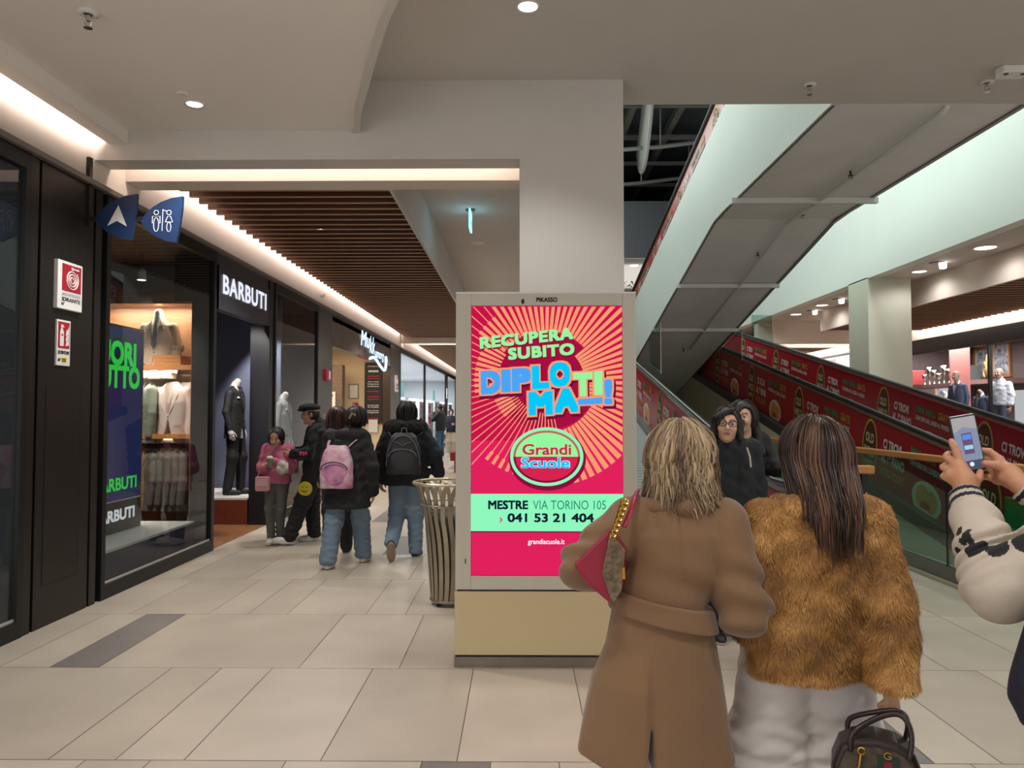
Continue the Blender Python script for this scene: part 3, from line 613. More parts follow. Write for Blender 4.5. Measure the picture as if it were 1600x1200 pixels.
e = empty('emergency_sign', (-4.22, 7.1, 2.62), 'cyan lit emergency sign hanging inside the suit shop', 'sign'); MB().box(0, 0.02, 0, 0.34, 0, 0.2).build('panel', emis('exit_glow', '#9fe8f4', 1.6), e); MB().box(-0.02, 0.04, -0.02, 0.36, 0.2, 0.24).build('housing', WHITEPL, e); MB().tube([(0.01, 0.17, 0.24), (0.01, 0.17, 0.69)], 0.006, 5).build('wire', BLACKM, e)
e = empty('dome_camera', (-4.55, 6.9, 3.3), 'white dome camera under the dark shop ceiling', 'camera'); MB().lathe([(0, -0.06), (0.06, -0.05), (0.07, 0)], n=16).build('base', WHITEPL, e); MB().sphere((0, 0, -0.08), 0.05).build('dome', mat('dome_grey', '#c5c5c5', 0.2), e)
e = empty('globe_ornament', (-4.20, 9.2, 2.22), 'silver openwork globe ornament on the oak boxes', 'ornament')
m = MB()
for a in range(6): m.tube([(0.075 * math.cos(t) * math.cos(a * PI / 6), 0.075 * math.cos(t) * math.sin(a * PI / 6), 0.10 + 0.075 * math.sin(t)) for t in [2 * PI * i / 20 for i in range(21)]], 0.008, 5)
m.build('sphere', CHROME, e); MB().lathe([(0.05, 0.0), (0.05, 0.01), (0.012, 0.02), (0.012, 0.03)], n=14).build('foot', CHROME, e)
for k in range(3): MB().box(-4.42, -4.09, 9.05, 9.35, 2.102 + 0.04 * k, 2.139 + 0.04 * k).build('wooden_box', mat('oak_light', '#b0703a', 0.45), label=['flat oak box at the bottom of the pile under the globe', 'flat oak box in the middle of the pile under the globe', 'flat oak box on top of the pile under the globe'][k], cat='box', group='flat oak boxes')
e = empty('price_card', (-4.08, 8.2, 1.30), 'small black card with a yellow zero beside the grey jacket', 'card'); MB().box(-0.68, -0.60, 0, 0.01, 0.05, 0.35).build('card', INK, e); t = MB(); text(t, '0', (-0.64, -0.002, 0.17), (1, 0, 0), EY, 0.07, None, 0.02); t.build('lettering', YEL, e); MB().tube([(-0.64, 0.005, -0.97), (-0.64, 0.005, 0.05)], 0.008, 6).build('stand', GREYP, e)
# platform in the doorway side display
e = empty('display_platform', (-4.75, 10.27, 0), 'low mahogany platform with a white top under the black suit mannequin', 'platform')
MB().box(0, 1.05, 0, 1.35, 0, 0.34).build('body', MAHOG, e); MB().box(0, 1.05, 0, 1.35, 0.34, 0.365).build('top', mat('plinth_white', '#c9c6c4', 0.5), e)
e = empty('display_platform', (-3.68, 10.5, 0), 'slim platform behind the third window under the grey suit mannequin', 'platform'); MB().box(0.0, 0.2, 0, 2.1, 0, 0.2).build('body', MAHOG, e)
e = empty('side_stand', (-3.86, 11.05, 0.365), 'small mahogany stand holding folded shirts beside the black suit', 'stand'); MB().box(0, 0.12, 0, 0.3, 0, 0.62).build('body', MAHOG, e)
for k in range(3): MB().box(-3.86, -3.74, 11.05, 11.33, 0.985 + 0.06 * k, 1.04 + 0.06 * k).build('folded_shirt', [WHITE, PINKP, WHITE][k], label=['folded white shirt lowest on the mahogany stand', 'folded pink shirt in the middle of the stand pile', 'folded white shirt on top of the stand pile'][k], cat='shirt', group='folded shirts', bevel=0.01)

# ------------------------------------------------------------------ advertising kiosk
KF = mat('kiosk_frame', '#bdb7a9', 0.35, var=0.01); KB = mat('kiosk_base', '#c4b28c', 0.5)
kiosk = empty('advertising_kiosk', (0.16, 4.6, 0), 'tall pale digital advertising kiosk with a crimson screen in the centre', 'kiosk')
MB().box(-0.555, 0.555, 0.012, 0.27, 0.07, 0.452).build('base', KB, kiosk, bevel=0.004)
MB().box(-0.555, 0.555, 0.0, 0.27, 0.0, 0.062).build('plinth', mat('plinth_steel', '#857c72', 0.35, metal=0.7, var=0.12, vs=6), kiosk)
MB().box(-0.54, 0.54, 0.02, 0.25, 0.06, 2.2).build('core', BLACKM, kiosk)
cab = MB(); x0, x1, z0, z1 = -0.457, 0.468, 0.545, 2.188
cab.box(-0.55, x0, 0, 0.27, 0.465, 2.27).box(x1, 0.55, 0, 0.27, 0.465, 2.27).box(x0, x1, 0, 0.27, 0.465, z0).box(x0, x1, 0, 0.27, z1, 2.27).box(x0, x1, 0.03, 0.27, z0, z1)
cab.build('cabinet', KF, kiosk, bevel=0.003)
MB().box(-0.55, 0.55, -0.001, 0.27, 2.262, 2.272).build('top_edge', WHITEPL, kiosk)
def px(u, v): return (-0.457 + (u - 736) * 0.003911, 2.186 - (v - 478) * 0.003884)
RAYC = (853.0, 597.0)
SC = {k: emis('screen_' + k, c, s) for k, c, s in [('crimson', '#c51449', 1.0), ('dark', '#a5103f', 1.0), ('pink', '#e0215c', 1.0), ('peach', '#fb9a72', 1.0), ('green', '#98f5a0', 1.0), ('blue', '#4aa6f5', 1.0), ('cyan', '#08c8fb', 1.0), ('mint', '#8ff8bd', 1.0), ('navy', '#101a30', 1.0), ('teal', '#1c8a6c', 1.0), ('white', '#eef0fa', 1.0), ('maroon', '#8a0f3c', 1.0), ('cream', '#f4eeb0', 1.0), ('red', '#d8234f', 1.0), ('rosebrown', '#c06a55', 1.0), ('plum', '#6d0f38', 1.0)]}
scr = MB().box(x0, x1, 0.012, 0.03, z0, z1).build('screen', SC['crimson'], kiosk)
lay = [0.0115]
def layer(name, mt, mb):
    if mb.v: return mb.build(name, SC[mt], scr)
def P2(u, v, y): a, b = px(u, v); return (a, y, b)
def clip(poly, lo, hi):
    for ax in (0, 1):
        for sgn, lim in ((1, lo[ax]), (-1, hi[ax])):
            out = []
            for i in range(len(poly)):
                a, b = poly[i], poly[(i + 1) % len(poly)]; da, db = sgn * (a[ax] - lim), sgn * (b[ax] - lim)
                if da >= 0: out.append(a)
                if da * db < 0: t = da / (da - db); out.append((a[0] + (b[0]-a[0])*t, a[1] + (b[1]-a[1])*t))
            poly = out
            if len(poly) < 3: return []
    return poly
lower = MB(); pts = [P2(u, v, 0.0112) for u, v in ((737, 690), (972, 690), (972, 899), (737, 899))]; lower.poly(pts[::-1]); layer('lower_field', 'pink', lower)
dk = MB(); dk.poly([P2(RAYC[0] + 80 * math.cos(a), RAYC[1] + 80 * math.sin(a) * 0.95, 0.0110) for a in [2 * PI * i / 40 for i in range(40)]]); layer('burst_core', 'dark', dk)
ry = MB()
def ray_seg(ang, r0, r1, w0, w1):
    c, s_ = math.cos(ang), math.sin(ang); q = []
    for r, w in ((r0, w0), (r1, w1)): q.append((r, w))
    p = [(RAYC[0] + q[0][0]*c - q[0][1]*s_, RAYC[1] + q[0][0]*s_ + q[0][1]*c), (RAYC[0] + q[1][0]*c - q[1][1]*s_, RAYC[1] + q[1][0]*s_ + q[1][1]*c), (RAYC[0] + q[1][0]*c + q[1][1]*s_, RAYC[1] + q[1][0]*s_ - q[1][1]*c), (RAYC[0] + q[0][0]*c + q[0][1]*s_, RAYC[1] + q[0][0]*s_ - q[0][1]*c)]
    p = clip(p, (737, 479), (972, 895))
    if p: ry.poly([P2(u, v, 0.0108) for u, v in p])
NR = 80
for i in range(NR):
    a = 2 * PI * i / NR + 0.02; d = math.degrees(a) % 360           # 0 = right, 90 = down, 270 = up
    if d < 75 or d > 215:
        r0 = 60 if (d > 320 or d < 20) else 80
        rend = 165 if 30 < d < 75 else 300
        thick = 130 if 215 < d < 232 else rend
        ray_seg(a, r0, min(thick, rend), 1.2 + r0 * 0.016, 1.2 + min(thick, 170) * 0.018 if d > 290 or d < 75 else 1.0 + 0.014 * min(thick, 150))
        if thick < rend: ray_seg(a, thick, rend, 0.8, 0.9)
    elif d > 172:
        ray_seg(a, 75, 112, 1.6, 2.8); ray_seg(a, 112, 300, 0.8, 0.8)
    else:
        rr_ = 152; ray_seg(a, 50, 300 if d > 130 else rr_ - 14, 0.8, 0.8)
        if d <= 130: ray_seg(a, rr_ - 14, rr_ + 2, 2.4, 2.8)
        if d > 140: ray_seg(a, 60, 85, 1.6, 2.2)
layer('sunburst', 'peach', ry)
rot = R(5.0); EXs = (math.cos(rot), 0, math.sin(rot)); EYs = (0, 0, 1)
def stext(mb, s, u, v, cap, wid, bold, y, rotd=0.0, space=1.0, shear=0.0, align='C'):
    a, b = px(u, v); r_ = R(rotd)
    text(mb, s, (a, y, b), (math.cos(r_), 0, math.sin(r_)), (-math.sin(r_) * 0, 0, 1) if rotd == 0 else (-math.sin(r_) * 0.4, 0, math.cos(r_)), cap * 0.003884, wid * 0.003911 if wid else None, bold, space=space, shear=shear, align=align, lift=0.0)
sh = MB(); t = MB()
for mb, du, dv, y in ((sh, 1.5, 2.5, 0.0104), (t, 0, 0, 0.0100)):
    stext(mb, 'RECUPERA', 823 + du, 538 + dv, 19, 147, 0.048, y, 6, 1.1); stext(mb, 'SUBITO', 846 + du, 559 + dv, 19, 104, 0.048, y, 4.5, 1.1)
layer('headline_shade', 'maroon', sh); layer('headline', 'green', t)
ol, sd, b1, b2, g1 = MB(), MB(), MB(), MB(), MB()
for s, u, v, cap, wid, mb, rd in [('D', 767, 617, 38, 31, b1, 3), ('I', 791, 614, 37, 15, b1, 3), ('P', 815, 613, 38, 30, b1, 3), ('L', 845, 609, 38, 27, b2, 3), ('O', 875, 605, 39, 32, b2, 2), ('M', 845, 650, 38, 38, b2, 3), ('A', 885, 646, 39, 38, b2, 3), ('T', 911, 620, 38, 30, g1, 2), ('I', 935, 618, 38, 13, g1, 2), ('!', 950, 633, 40, 13, b1, 0)]:
    q_ = 0.03 if s == '!' else 0.0; stext(mb, s, u, v, cap, wid, 0.07 - q_, 0.0090, rd); stext(ol, s, u, v + 2.5, cap + 5, wid + 6, 0.115 - q_, 0.0094, rd); stext(sd, s, u + 2, v + 7, cap + 6, wid + 8, 0.115 - q_, 0.0098, rd)
for mb, q, y in ((b1, 0, 0.0090), (ol, 2.2, 0.0094)): mb.poly([P2(u, v, y) for u, v in [(903 - q, 634 + q), (941 + q, 632 + q), (941 + q, 622 - q), (903 - q, 625 - q)]])
layer('word_shadow', 'plum', sd); layer('word_outline', 'peach', ol); layer('word_blue', 'blue', b1); layer('word_cyan', 'cyan', b2); layer('word_green', 'green', g1)
def ell(u, v, a, b, y, lo=0, hi=360): return [P2(u + a * math.cos(R(q)), v - b * math.sin(R(q)), y) for q in np.linspace(lo, hi, 49)[:-1 if hi - lo == 360 else None]]
lg = MB().poly(ell(855, 719, 60, 49, 0.0105)); layer('logo_shadow', 'maroon', lg)
lg = MB().poly(ell(854, 715, 57, 46, 0.0098)); layer('logo_rim', 'mint', lg)
lg = MB().poly(ell(854, 715, 52, 41, 0.0094, 0, 180)); layer('logo_ring_top', 'rosebrown', lg)
lg = MB().poly(ell(854, 715, 52, 41, 0.0094, 180, 360)); layer('logo_ring_bottom', 'maroon', lg)
lg = MB().poly(ell(854, 715, 48.5, 37.5, 0.0090, 0, 180)); layer('logo_top', 'green', lg)
lg = MB().poly(ell(854, 715, 48.5, 37.5, 0.0090, 180, 360)); layer('logo_bottom', 'red', lg)
t = MB(); stext(t, 'Grandi', 854, 712, 17, 76, 0.02, 0.0085); layer('logo_word', 'red', t)
t = MB(); stext(t, 'Scuole', 852, 733, 17.5, 77, 0.045, 0.0087); layer('logo_word_rim', 'white', t)
t = MB(); stext(t, 'Scuole', 852, 733, 17, 75, 0.022, 0.0083); layer('logo_word_cyan', 'cyan', t)
bn = MB(); bn.poly([P2(u, v, 0.0098) for u, v in ((736, 833), (972, 833), (972, 774), (736, 774))]); layer('address_shadow', 'maroon', bn)
bn = MB(); bn.poly([P2(u, v, 0.0094) for u, v in ((736, 831), (972.5, 831), (972.5, 773), (736, 773))]); layer('address_band', 'mint', bn)
t = MB(); stext(t, 'MESTRE', 794, 797, 14, 62, 0.035, 0.0088); layer('city_lettering', 'navy', t)
t = MB(); stext(t, '041 53 21 404', 860, 817, 14, 134, 0.03, 0.0088); layer('phone_lettering', 'navy', t)
t = MB(); stext(t, 'VIA TORINO 105', 889, 797, 14, 113, -0.008, 0.0088); layer('address_light', 'teal', t)
t = MB(); 
for dv in (0, 1): t.poly([P2(u, v, 0.0088) for u, v in (((780, 810), (782.5, 810), (785.5, 813.5), (783, 813.5)) if dv == 0 else ((780, 817), (783, 813.5), (785.5, 813.5), (782.5, 817)))])
layer('chevron', 'red', t)
t = MB(); stext(t, 'grandiscuole.it', 853, 851, 8, 57, 0.02, 0.0088); layer('web_address', 'white', t)
t = MB(); stext(t, 'PIKASSO', 854.5, 472, 7.5, 33, 0.03, -0.0012); t.build('maker_name', INK, kiosk)
a, b = px(817, 471); MB().lathe([(0, -0.002), (0.009, -0.002), (0.010, 0.001)], c=(a, 0, b), axis='y', n=16, sy=1.7).build('camera_eye', BLACKM, kiosk)
a, b = px(728, 877); MB().box(a - 0.003, a + 0.003, -0.002, 0, b - 0.015, b + 0.015).build('key_slot', BLACKM, kiosk)

# litter bin of curved steel slats
e = empty('litter_bin', (-0.56, 6.12, 0), 'flared litter bin of curved steel slats beside the kiosk', 'bin')
BIN = mat('bin_steel', '#9d9480', 0.35, metal=0.75, var=0.1, vs=8)
prof = [(0.155, 0.03), (0.165, 0.15), (0.18, 0.35), (0.195, 0.55), (0.205, 0.68), (0.225, 0.80), (0.265, 0.92), (0.29, 0.965)]
ns = 22
for k in range(ns):
    m = MB(); a0 = 2 * PI * k / ns; L_ = []
    for i, (r, z) in enumerate(smooth_line(prof, 3)):
        tw = 0.10 * math.sin(i / 21 * PI * 2.0) + (0.16 if z > 0.7 else 0) * (z - 0.7) * 4
        for q in (-1, 1):
            a = a0 + tw + q * 0.018 / max(r, 0.1); L_.append((r * math.cos(a), r * math.sin(a), z))
    n = len(L_) // 2
    inner = [(x * 0.965, y * 0.965, z) for x, y, z in L_]
    fs = []
    for i in range(n - 1):
        j = 2 * i; N2 = len(L_)
        fs += [(j, j+1, j+3, j+2), (N2+j+1, N2+j, N2+j+2, N2+j+3), (j+1, N2+j+1, N2+j+3, j+3), (N2+j, j, j+2, N2+j+2)]
    m.add(L_ + inner, fs); m.build('slat', BIN, e)
def hoop(r, z, t): return MB().tube([(r * math.cos(2*PI*i/36), r * math.sin(2*PI*i/36), z) for i in range(37)], t, 6)
hoop(0.295, 0.97, 0.013).build('rim', mat('bin_rim', '#c9bfa4', 0.3, metal=0.8), e, smooth=True); hoop(0.158, 0.045, 0.008).build('bottom_ring', BIN, e); hoop(0.235, 0.80, 0.007).build('inner_ring', BIN, e)
for k in range(4):
    a = PI / 4 + k * PI / 2; MB().lathe([(0.015, 0), (0.015, 0.04)], c=(0.12 * math.cos(a), 0.12 * math.sin(a), 0), n=10).build('foot', BLACKM, e)
MB().lathe([(0, 0.05), (0.14, 0.05), (0.17, 0.6), (0.185, 0.74), (0.175, 0.74), (0.16, 0.6), (0.0, 0.58)], n=24).build('liner', mat('liner_grey', '#4c4844', 0.5), e, smooth=True)
# red seat block further down the corridor
e = empty('red_bench', (-1.75, 19.0, 0), 'dark red bench block standing beyond the litter bin', 'bench'); MB().box(0, 1.5, 0, 0.6, 0.30, 0.52).build('seat', mat('bench_red', '#7a1420', 0.5), e, bevel=0.02); MB().box(0.1, 0.25, 0.1, 0.5, 0, 0.30).box(0.6, 0.75, 0.1, 0.5, 0, 0.3).build('legs', mat('bench_red', '#7a1420', 0.5), e)
# ------------------------------------------------------------------ moving walkways
ADRED = mat('ad_red', '#a01728', 0.35); RUB = mat('handrail_rubber', '#151416', 0.35); BEAD = mat('handrail_bead', '#b9b4ab', 0.25, metal=0.9)
SKIRT = mat('skirt_grey', '#4c4a48', 0.4, metal=0.5); CLAD = mat('walk_cladding', '#b9b4a4', 0.5); PALLET = mat('pallet_alu', '#8f9696', 0.4, metal=0.6)
GOLD = mat('ad_gold', '#c39a3e', 0.45); BROWN = mat('ad_brown', '#4a2c1a', 0.5); ADW = mat('ad_white', '#dedad2', 0.5); ADG = mat('ad_green', '#3c8a55', 0.5); ADC = mat('ad_cream', '#ddcaa4', 0.5)
PLATE = mat('ad_plate', '#d3cdbb', 0.5); FOOD = mat('ad_food', '#c0702c', 0.5, col2='#e0a44c', vs=9); FOODR = mat('ad_tomato', '#a8341f', 0.5)
SL = 0.2; AL = math.atan(SL); CA, SA = math.cos(AL), math.sin(AL)
def ad_graphics(parent, X, y_list, ztop, h, up=1):
    """repeat of the food-court advert on a panel at X facing -X; up=1 when the walkway climbs away from the camera"""
    ex = (0, -CA, -SA * up); ey = (0, -SA * up, CA); q = -0.003
    def at(Y, t, off=0.0):     # t = distance below the panel top
        return Vector((X + q - off, Y, ztop(Y))) + Vector(ey) * (-t)
    def oval(Y, t, a, b, off, name, mt, n=28):
        c = at(Y, t, off); mb = MB(); mb.poly([c + Vector(ex) * (a * math.cos(2*PI*i/n)) + Vector(ey) * (b * math.sin(2*PI*i/n)) for i in range(n)]); mb.build(name, mt, parent)
    def wr(name, mt, *rows):
        mb = MB()
        for s, Y, t, cap, w, bold in rows: text(mb, s, at(Y, t * h, 0.004), ex, ey, cap, w, bold)
        mb.build(name, mt, parent)
    for Y in y_list:
        m_ = h * 0.50; Y1 = Y - 0.60; Y2 = Y - 1.42
        oval(Y, m_, 0.205, 0.36 * h / 0.8, 0, 'logo_ring', GOLD); oval(Y, m_, 0.175, 0.325 * h / 0.8, 0.002, 'logo_field', BROWN)
        wr('logo_lettering', ADC, ('OLD', Y, 0.42, 0.125, 0.22, 0.03), ('WILD', Y, 0.63, 0.125, 0.29, 0.03), ('WEST', Y, 0.78, 0.075, 0.26, 0.03))
        wr('floor_lettering', ADW, ('CI TROVI', Y1 + 0.03, 0.40, 0.125, 0.44, 0.04), ('AL 1° PIANO', Y1, 0.61, 0.125, 0.56, 0.04)); wr('court_lettering', GOLD, ('FOOD COURT', Y1 - 0.02, 0.80, 0.10, 0.56, 0.035))
        wr('menu_lettering', ADG, ('MINI', Y2 + 0.32, 0.30, 0.10, 0.22, 0.04), ('MENU', Y2 + 0.04, 0.30, 0.10, 0.26, 0.04)); wr('offer_lettering', GOLD, ('GRATIS', Y2 - 0.29, 0.30, 0.11, 0.30, 0.03))
        wr('days_lettering', ADW, ('OGNI SERA DAL LUNEDI AL VENERDI', Y2, 0.43, 0.065, 0.88, 0.035))
        oval(Y2 + 0.05, 0.80 * h, 0.30, 0.24 * h, 0, 'plate_picture', PLATE); oval(Y2 + 0.12, 0.78 * h, 0.14, 0.16 * h, 0.002, 'food_picture', FOOD); oval(Y2 - 0.06, 0.80 * h, 0.12, 0.15 * h, 0.003, 'food_picture', FOOD); oval(Y2 + 0.05, 0.88 * h, 0.11, 0.05 * h, 0.004, 'sauce_picture', FOODR)
def zr(Y): return max(SL * Y - 0.382, 0.95)              # handrail height of the two lower walkways
def strip(X0, X1, ya, yb, fa, fb, m=None, mi=0, step=0.5):
    """slab between two height curves over Y"""
    m = m or MB(); ys = list(np.arange(ya, yb, step)) + [yb]
    pts = [(X0, y, fa(y)) for y in ys] + [(X0, y, fb(y)) for y in reversed(ys)]
    n = len(ys); v = pts + [(X1, p[1], p[2]) for p in pts]; N = 2 * n; fs = []
    for i in range(n - 1):
        a, b, c, d = i, i + 1, N - 2 - i, N - 1 - i
        fs += [(a, b, c, d), (N + d, N + c, N + b, N + a), (a, N + a, N + b, b), (d, c, N + c, N + d)]
    fs += [(0, N - 1, 2 * N - 1, N), (n - 1, N + n - 1, N + n, n)]
    m.add(v, fs, mi); return m
def walkway(x0, x1, yend, label, ads):
    e = empty('moving_walkway', ((x0 + x1) / 2, 5.0, 0), label, 'moving walkway', 'lower moving walkways')
    par = {'parent': e, 'loc': (-(x0 + x1) / 2, -5.0, 0)}
    fl_ = lambda y: max(zr(y) - 0.95, 0.0)
    for s, X in ((-1, x0), (1, x1)):
        p = strip(X - 0.006, X + 0.006, 5.3, yend, lambda y: zr(y) - 0.88, lambda y: zr(y) - 0.05).build('side_panel', ADRED, **par)
        if ads[0 if s < 0 else 1]: ad_graphics(p, X - 0.006, ads[0 if s < 0 else 1], lambda y: zr(y) - 0.05, 0.83)
        ys = [5.0 + 0.5 * i for i in range(int((yend - 5) / 0.5) + 1)]
        MB().tube([(X, 5.25, 0.15), (X, 5.05, 0.35), (X, 4.98, 0.6), (X, 5.08, 0.85)] + [(X, y, zr(y)) for y in ys if y > 5.3], 0.030, 8).build('handrail', RUB, smooth=True, **par)
        strip(X - 0.036, X + 0.036, 5.3, yend, lambda y: zr(y) - 0.065, lambda y: zr(y) - 0.026).build('rail_bead', BEAD, **par)
        strip(X - 0.11, X + 0.11, 5.2, yend, lambda y: zr(y) - 1.04, lambda y: zr(y) - 0.87).build('skirt', SKIRT, **par)
        strip(X + s * 0.10 - 0.015, X + s * 0.10 + 0.015, 6.3, yend, lambda y: 0.0, lambda y: max(zr(y) - 1.03, 0.005)).build('cladding', CLAD, **par)
    b = MB(); y = 6.2
    while y < min(yend, 16):
        z = fl_(y); z2 = fl_(y + 0.125)
        b.add([(x0 + 0.1, y, z - 0.02), (x1 - 0.1, y, z - 0.02), (x1 - 0.1, y + 0.125, z2 - 0.02), (x0 + 0.1, y + 0.125, z2 - 0.02), (x0 + 0.1, y + 0.01, z + 0.005), (x1 - 0.1, y + 0.01, z + 0.005), (x1 - 0.1, y + 0.115, z2 + 0.003), (x0 + 0.1, y + 0.115, z2 + 0.003)], [(0, 1, 5, 4), (1, 2, 6, 5), (2, 3, 7, 6), (3, 0, 4, 7), (4, 5, 6, 7)])
        y += 0.133
    b.build('pallet_belt', PALLET, **par)
    MB().box(x0 + 0.06, x1 - 0.06, 5.2, 6.2, 0.0, 0.012).build('comb_plate', STEEL, **par)
    return e
walkway(0.83, 2.18, 27, 'moving walkway with red advertising sides rising behind the kiosk', ([], [11.7, 9.2, 14.2]))
walkway(4.47, 5.82, 27, 'moving walkway with red advertising sides rising behind the wooden-topped glass railing', ([16.95, 14.5, 12.06, 9.62, 7.2], [19.6, 17.1, 14.57, 12.07, 9.48, 6.95]))
# upper walkway, seen from below
UX0, UX1 = 2.70, 4.385
zs = lambda y: 4.20 if y <= 10.38 else 4.20 - 0.203 * (y - 10.38)
zt = lambda y: 5.6 if y <= 9.76 else 5.6 - 0.187 * (y - 9.76)
e = empty('moving_walkway', (3.54, 10, 0), 'overhead moving walkway with a grey underside and white sides', 'moving walkway')
par = {'parent': e, 'loc': (-3.54, -10, 0)}
side = MB(); ys = [6.5, 7.5, 9.76, 10.38, 12, 15, 18, 22, 26, 29]
strip(UX0, UX0 + 0.03, 6.48, 29, zs, zt, side, 0, 0.5); strip(UX1 - 0.03, UX1, 6.48, 29, zs, zt, side, 0, 0.5)
side.build('side_cladding', TRAFFIC, **par)
so = MB()
for a, b in ((6.48, 9.33), (9.35, 10.37), (10.39, 12.78), (12.80, 14.69), (14.71, 17.2), (17.22, 20), (20.02, 29)):
    so.add([(UX0 + 0.03, a, zs(a)), (UX1 - 0.03, a, zs(a)), (UX1 - 0.03, b, zs(b)), (UX0 + 0.03, b, zs(b)), (UX0 + 0.03, a, zs(a) + 0.05), (UX1 - 0.03, a, zs(a) + 0.05), (UX1 - 0.03, b, zs(b) + 0.05), (UX0 + 0.03, b, zs(b) + 0.05)], [(3, 2, 1, 0), (4, 5, 6, 7), (0, 1, 5, 4), (2, 3, 7, 6)])
so.build('underside', SOFFIT, **par)
strip(UX0 + 0.05, UX1 - 0.05, 6.48, 29, lambda y: zs(y) + 0.06, lambda y: zt(y) - 0.1).build('truss_core', UPD, **par)
strip(UX0 + 0.02, UX0 + 0.035, 6.5, 29, lambda y: zs(y) - 0.012, lambda y: zs(y) + 0.01).build('edge_trim', GREYP, **par)
strip(UX1 - 0.035, UX1 + 0.012, 6.5, 29, lambda y: zs(y) - 0.016, lambda y: zs(y) + 0.02).build('edge_trim', GREYP, **par)
for X in (2.83, 4.26):
    p = strip(X - 0.006, X + 0.006, 6.48, 29, lambda y: zt(y) - 0.1, lambda y: zt(y) + 0.56).build('side_panel', ADRED, **par)
    if X < 3: ad_graphics(p, X - 0.006, [10.8, 13.3, 15.8, 18.3], lambda y: zt(y) + 0.56, 0.62, -1)
    MB().tube([(X, y, zt(y) + 0.62) for y in ys], 0.045, 8).build('handrail', RUB, smooth=True, **par)
PIPE = mat('pipe_white', '#d2d2ce', 0.45)
pp = [(3.72, 6.5, 4.19), (3.72, 6.62, 4.16), (3.72, 10.4, 4.15)] + [(3.72, y, zs(y) - 0.05) for y in (12, 14, 16.5)]
MB().tube(pp, 0.022, 8).build('sprinkler_pipe', PIPE, smooth=True, **par)
for y, o in ((9.34, 0.06), (12.79, 0.02), (15.2, 0.0)):
    MB().box(UX0 - o, UX1 + o, y - 0.03, y + 0.03, zs(y) - 0.075, zs(y) - 0.005).build('cross_duct', PIPE, **par)
for x, y in ((3.66, 8.3), (3.64, 11.5), (3.60, 16.6), (3.76, 10.0)):
    MB().tube([(x, y, zs(y)), (x, y, zs(y) - 0.05)], 0.012, 6).lathe([(0, -0.06), (0.03, -0.055), (0.03, -0.05), (0, -0.05)], c=(x, y, zs(y)), n=10).tube([(x - 0.015, y, zs(y) - 0.05), (x - 0.02, y, zs(y) - 0.085), (x + 0.02, y, zs(y) - 0.085), (x + 0.015, y, zs(y) - 0.05)], 0.004, 5).build('sprinkler_head', BRK, **par)
# clear guard fins where the walkways pass each other
FIN = glass('fin_glass', '#e4f3ee', 1.0, 1.5, 0.03)
def fin(y, x, pts, label):
    e = empty('guard_fin', (x, y, 0), label, 'guard plate', 'clear guard fins')
    MB().prism([(-0.004, a, b) for a, b in pts], (0.008, 0, 0)).build('plate', FIN, e); 
    a, b = pts[0], pts[1]; MB().tube([(0, a[0], a[1]), (0, b[0], b[1])], 0.006, 5).build('edge', BEAD, e)
fin(15.4, 4.428, [(-0.35, 2.55), (-0.35, 3.18), (1.3, 3.0), (1.3, 2.9)], 'clear guard fin between the overhead walkway and the right red panel')
fin(12.4, 2.28, [(-0.2, 2.15), (-0.2, 3.0), (0.9, 2.85), (0.9, 2.4)], 'clear guard fin left of the overhead walkway underside')
fin(17.8, 5.90, [(-0.2, 3.1), (-0.2, 3.78), (1.4, 4.0), (1.4, 3.5)], 'clear guard fin under the mint fascia beside the gallery downlights')

# glass railing with timber top rail
GREENG = glass('railing_glass', '#bfe3d8', 1.0, 1.5, 0.13); TIMBER = mat('timber_rail', '#a9713a', 0.4, var=0.12, vs=3, stretch=(12, 1, 12))
e = empty('glass_railing', (3.85, 5, 0), 'mint glass railing with a light timber top rail in front of the right walkway', 'railing')
MB().box(-0.04, 0.04, -0.4, 6.8, 1.075, 1.135).build('top_rail', TIMBER, e, bevel=0.012)
MB().box(-0.03, 0.03, -0.4, 6.8, 0.0, 0.15).build('base_channel', mat('channel_grey', '#5f625b', 0.4, metal=0.5), e); MB().box(-0.07, -0.03, -0.4, 6.8, 0, 0.03).build('floor_trim', mat('trim_stone', '#8b8271', 0.5), e)
for a, b in ((-0.4, 1.87), (1.89, 3.86), (3.88, 5.84), (5.86, 6.8)): MB().box(-0.006, 0.006, a, b, 0.15, 1.075).build('glass_pane', GREENG, e)
for a in (1.88, 3.87, 5.85): MB().box(-0.008, 0.008, a - 0.012, a + 0.012, 0.15, 1.075).build('joint_strip', BLACKM, e)
e = empty('timber_barrier', (2.75, 6.0, 0), 'short timber-topped barrier with a dark post behind the fur jacket', 'railing')
MB().box(-0.40, 0.03, -0.05, 0.05, 1.05, 1.115).build('top_rail', TIMBER, e, bevel=0.012); MB().box(-0.06, -0.01, -0.02, 0.02, 0, 1.05).build('post', BLACKM, e); MB().box(-0.38, -0.33, -0.02, 0.02, 0, 1.05).build('post', BLACKM, e)
MB().box(-0.33, -0.06, -0.006, 0.006, 0.1, 1.0).build('glass_pane', GREENG, e)

MB().box(4.20, 4.23, 6.20, 6.62, 0.0, 0.80).build('floor_panel', mat('panel_green', '#0f7a45', 0.5), label='bright green panel standing behind the glass railing at the right edge', cat='panel')
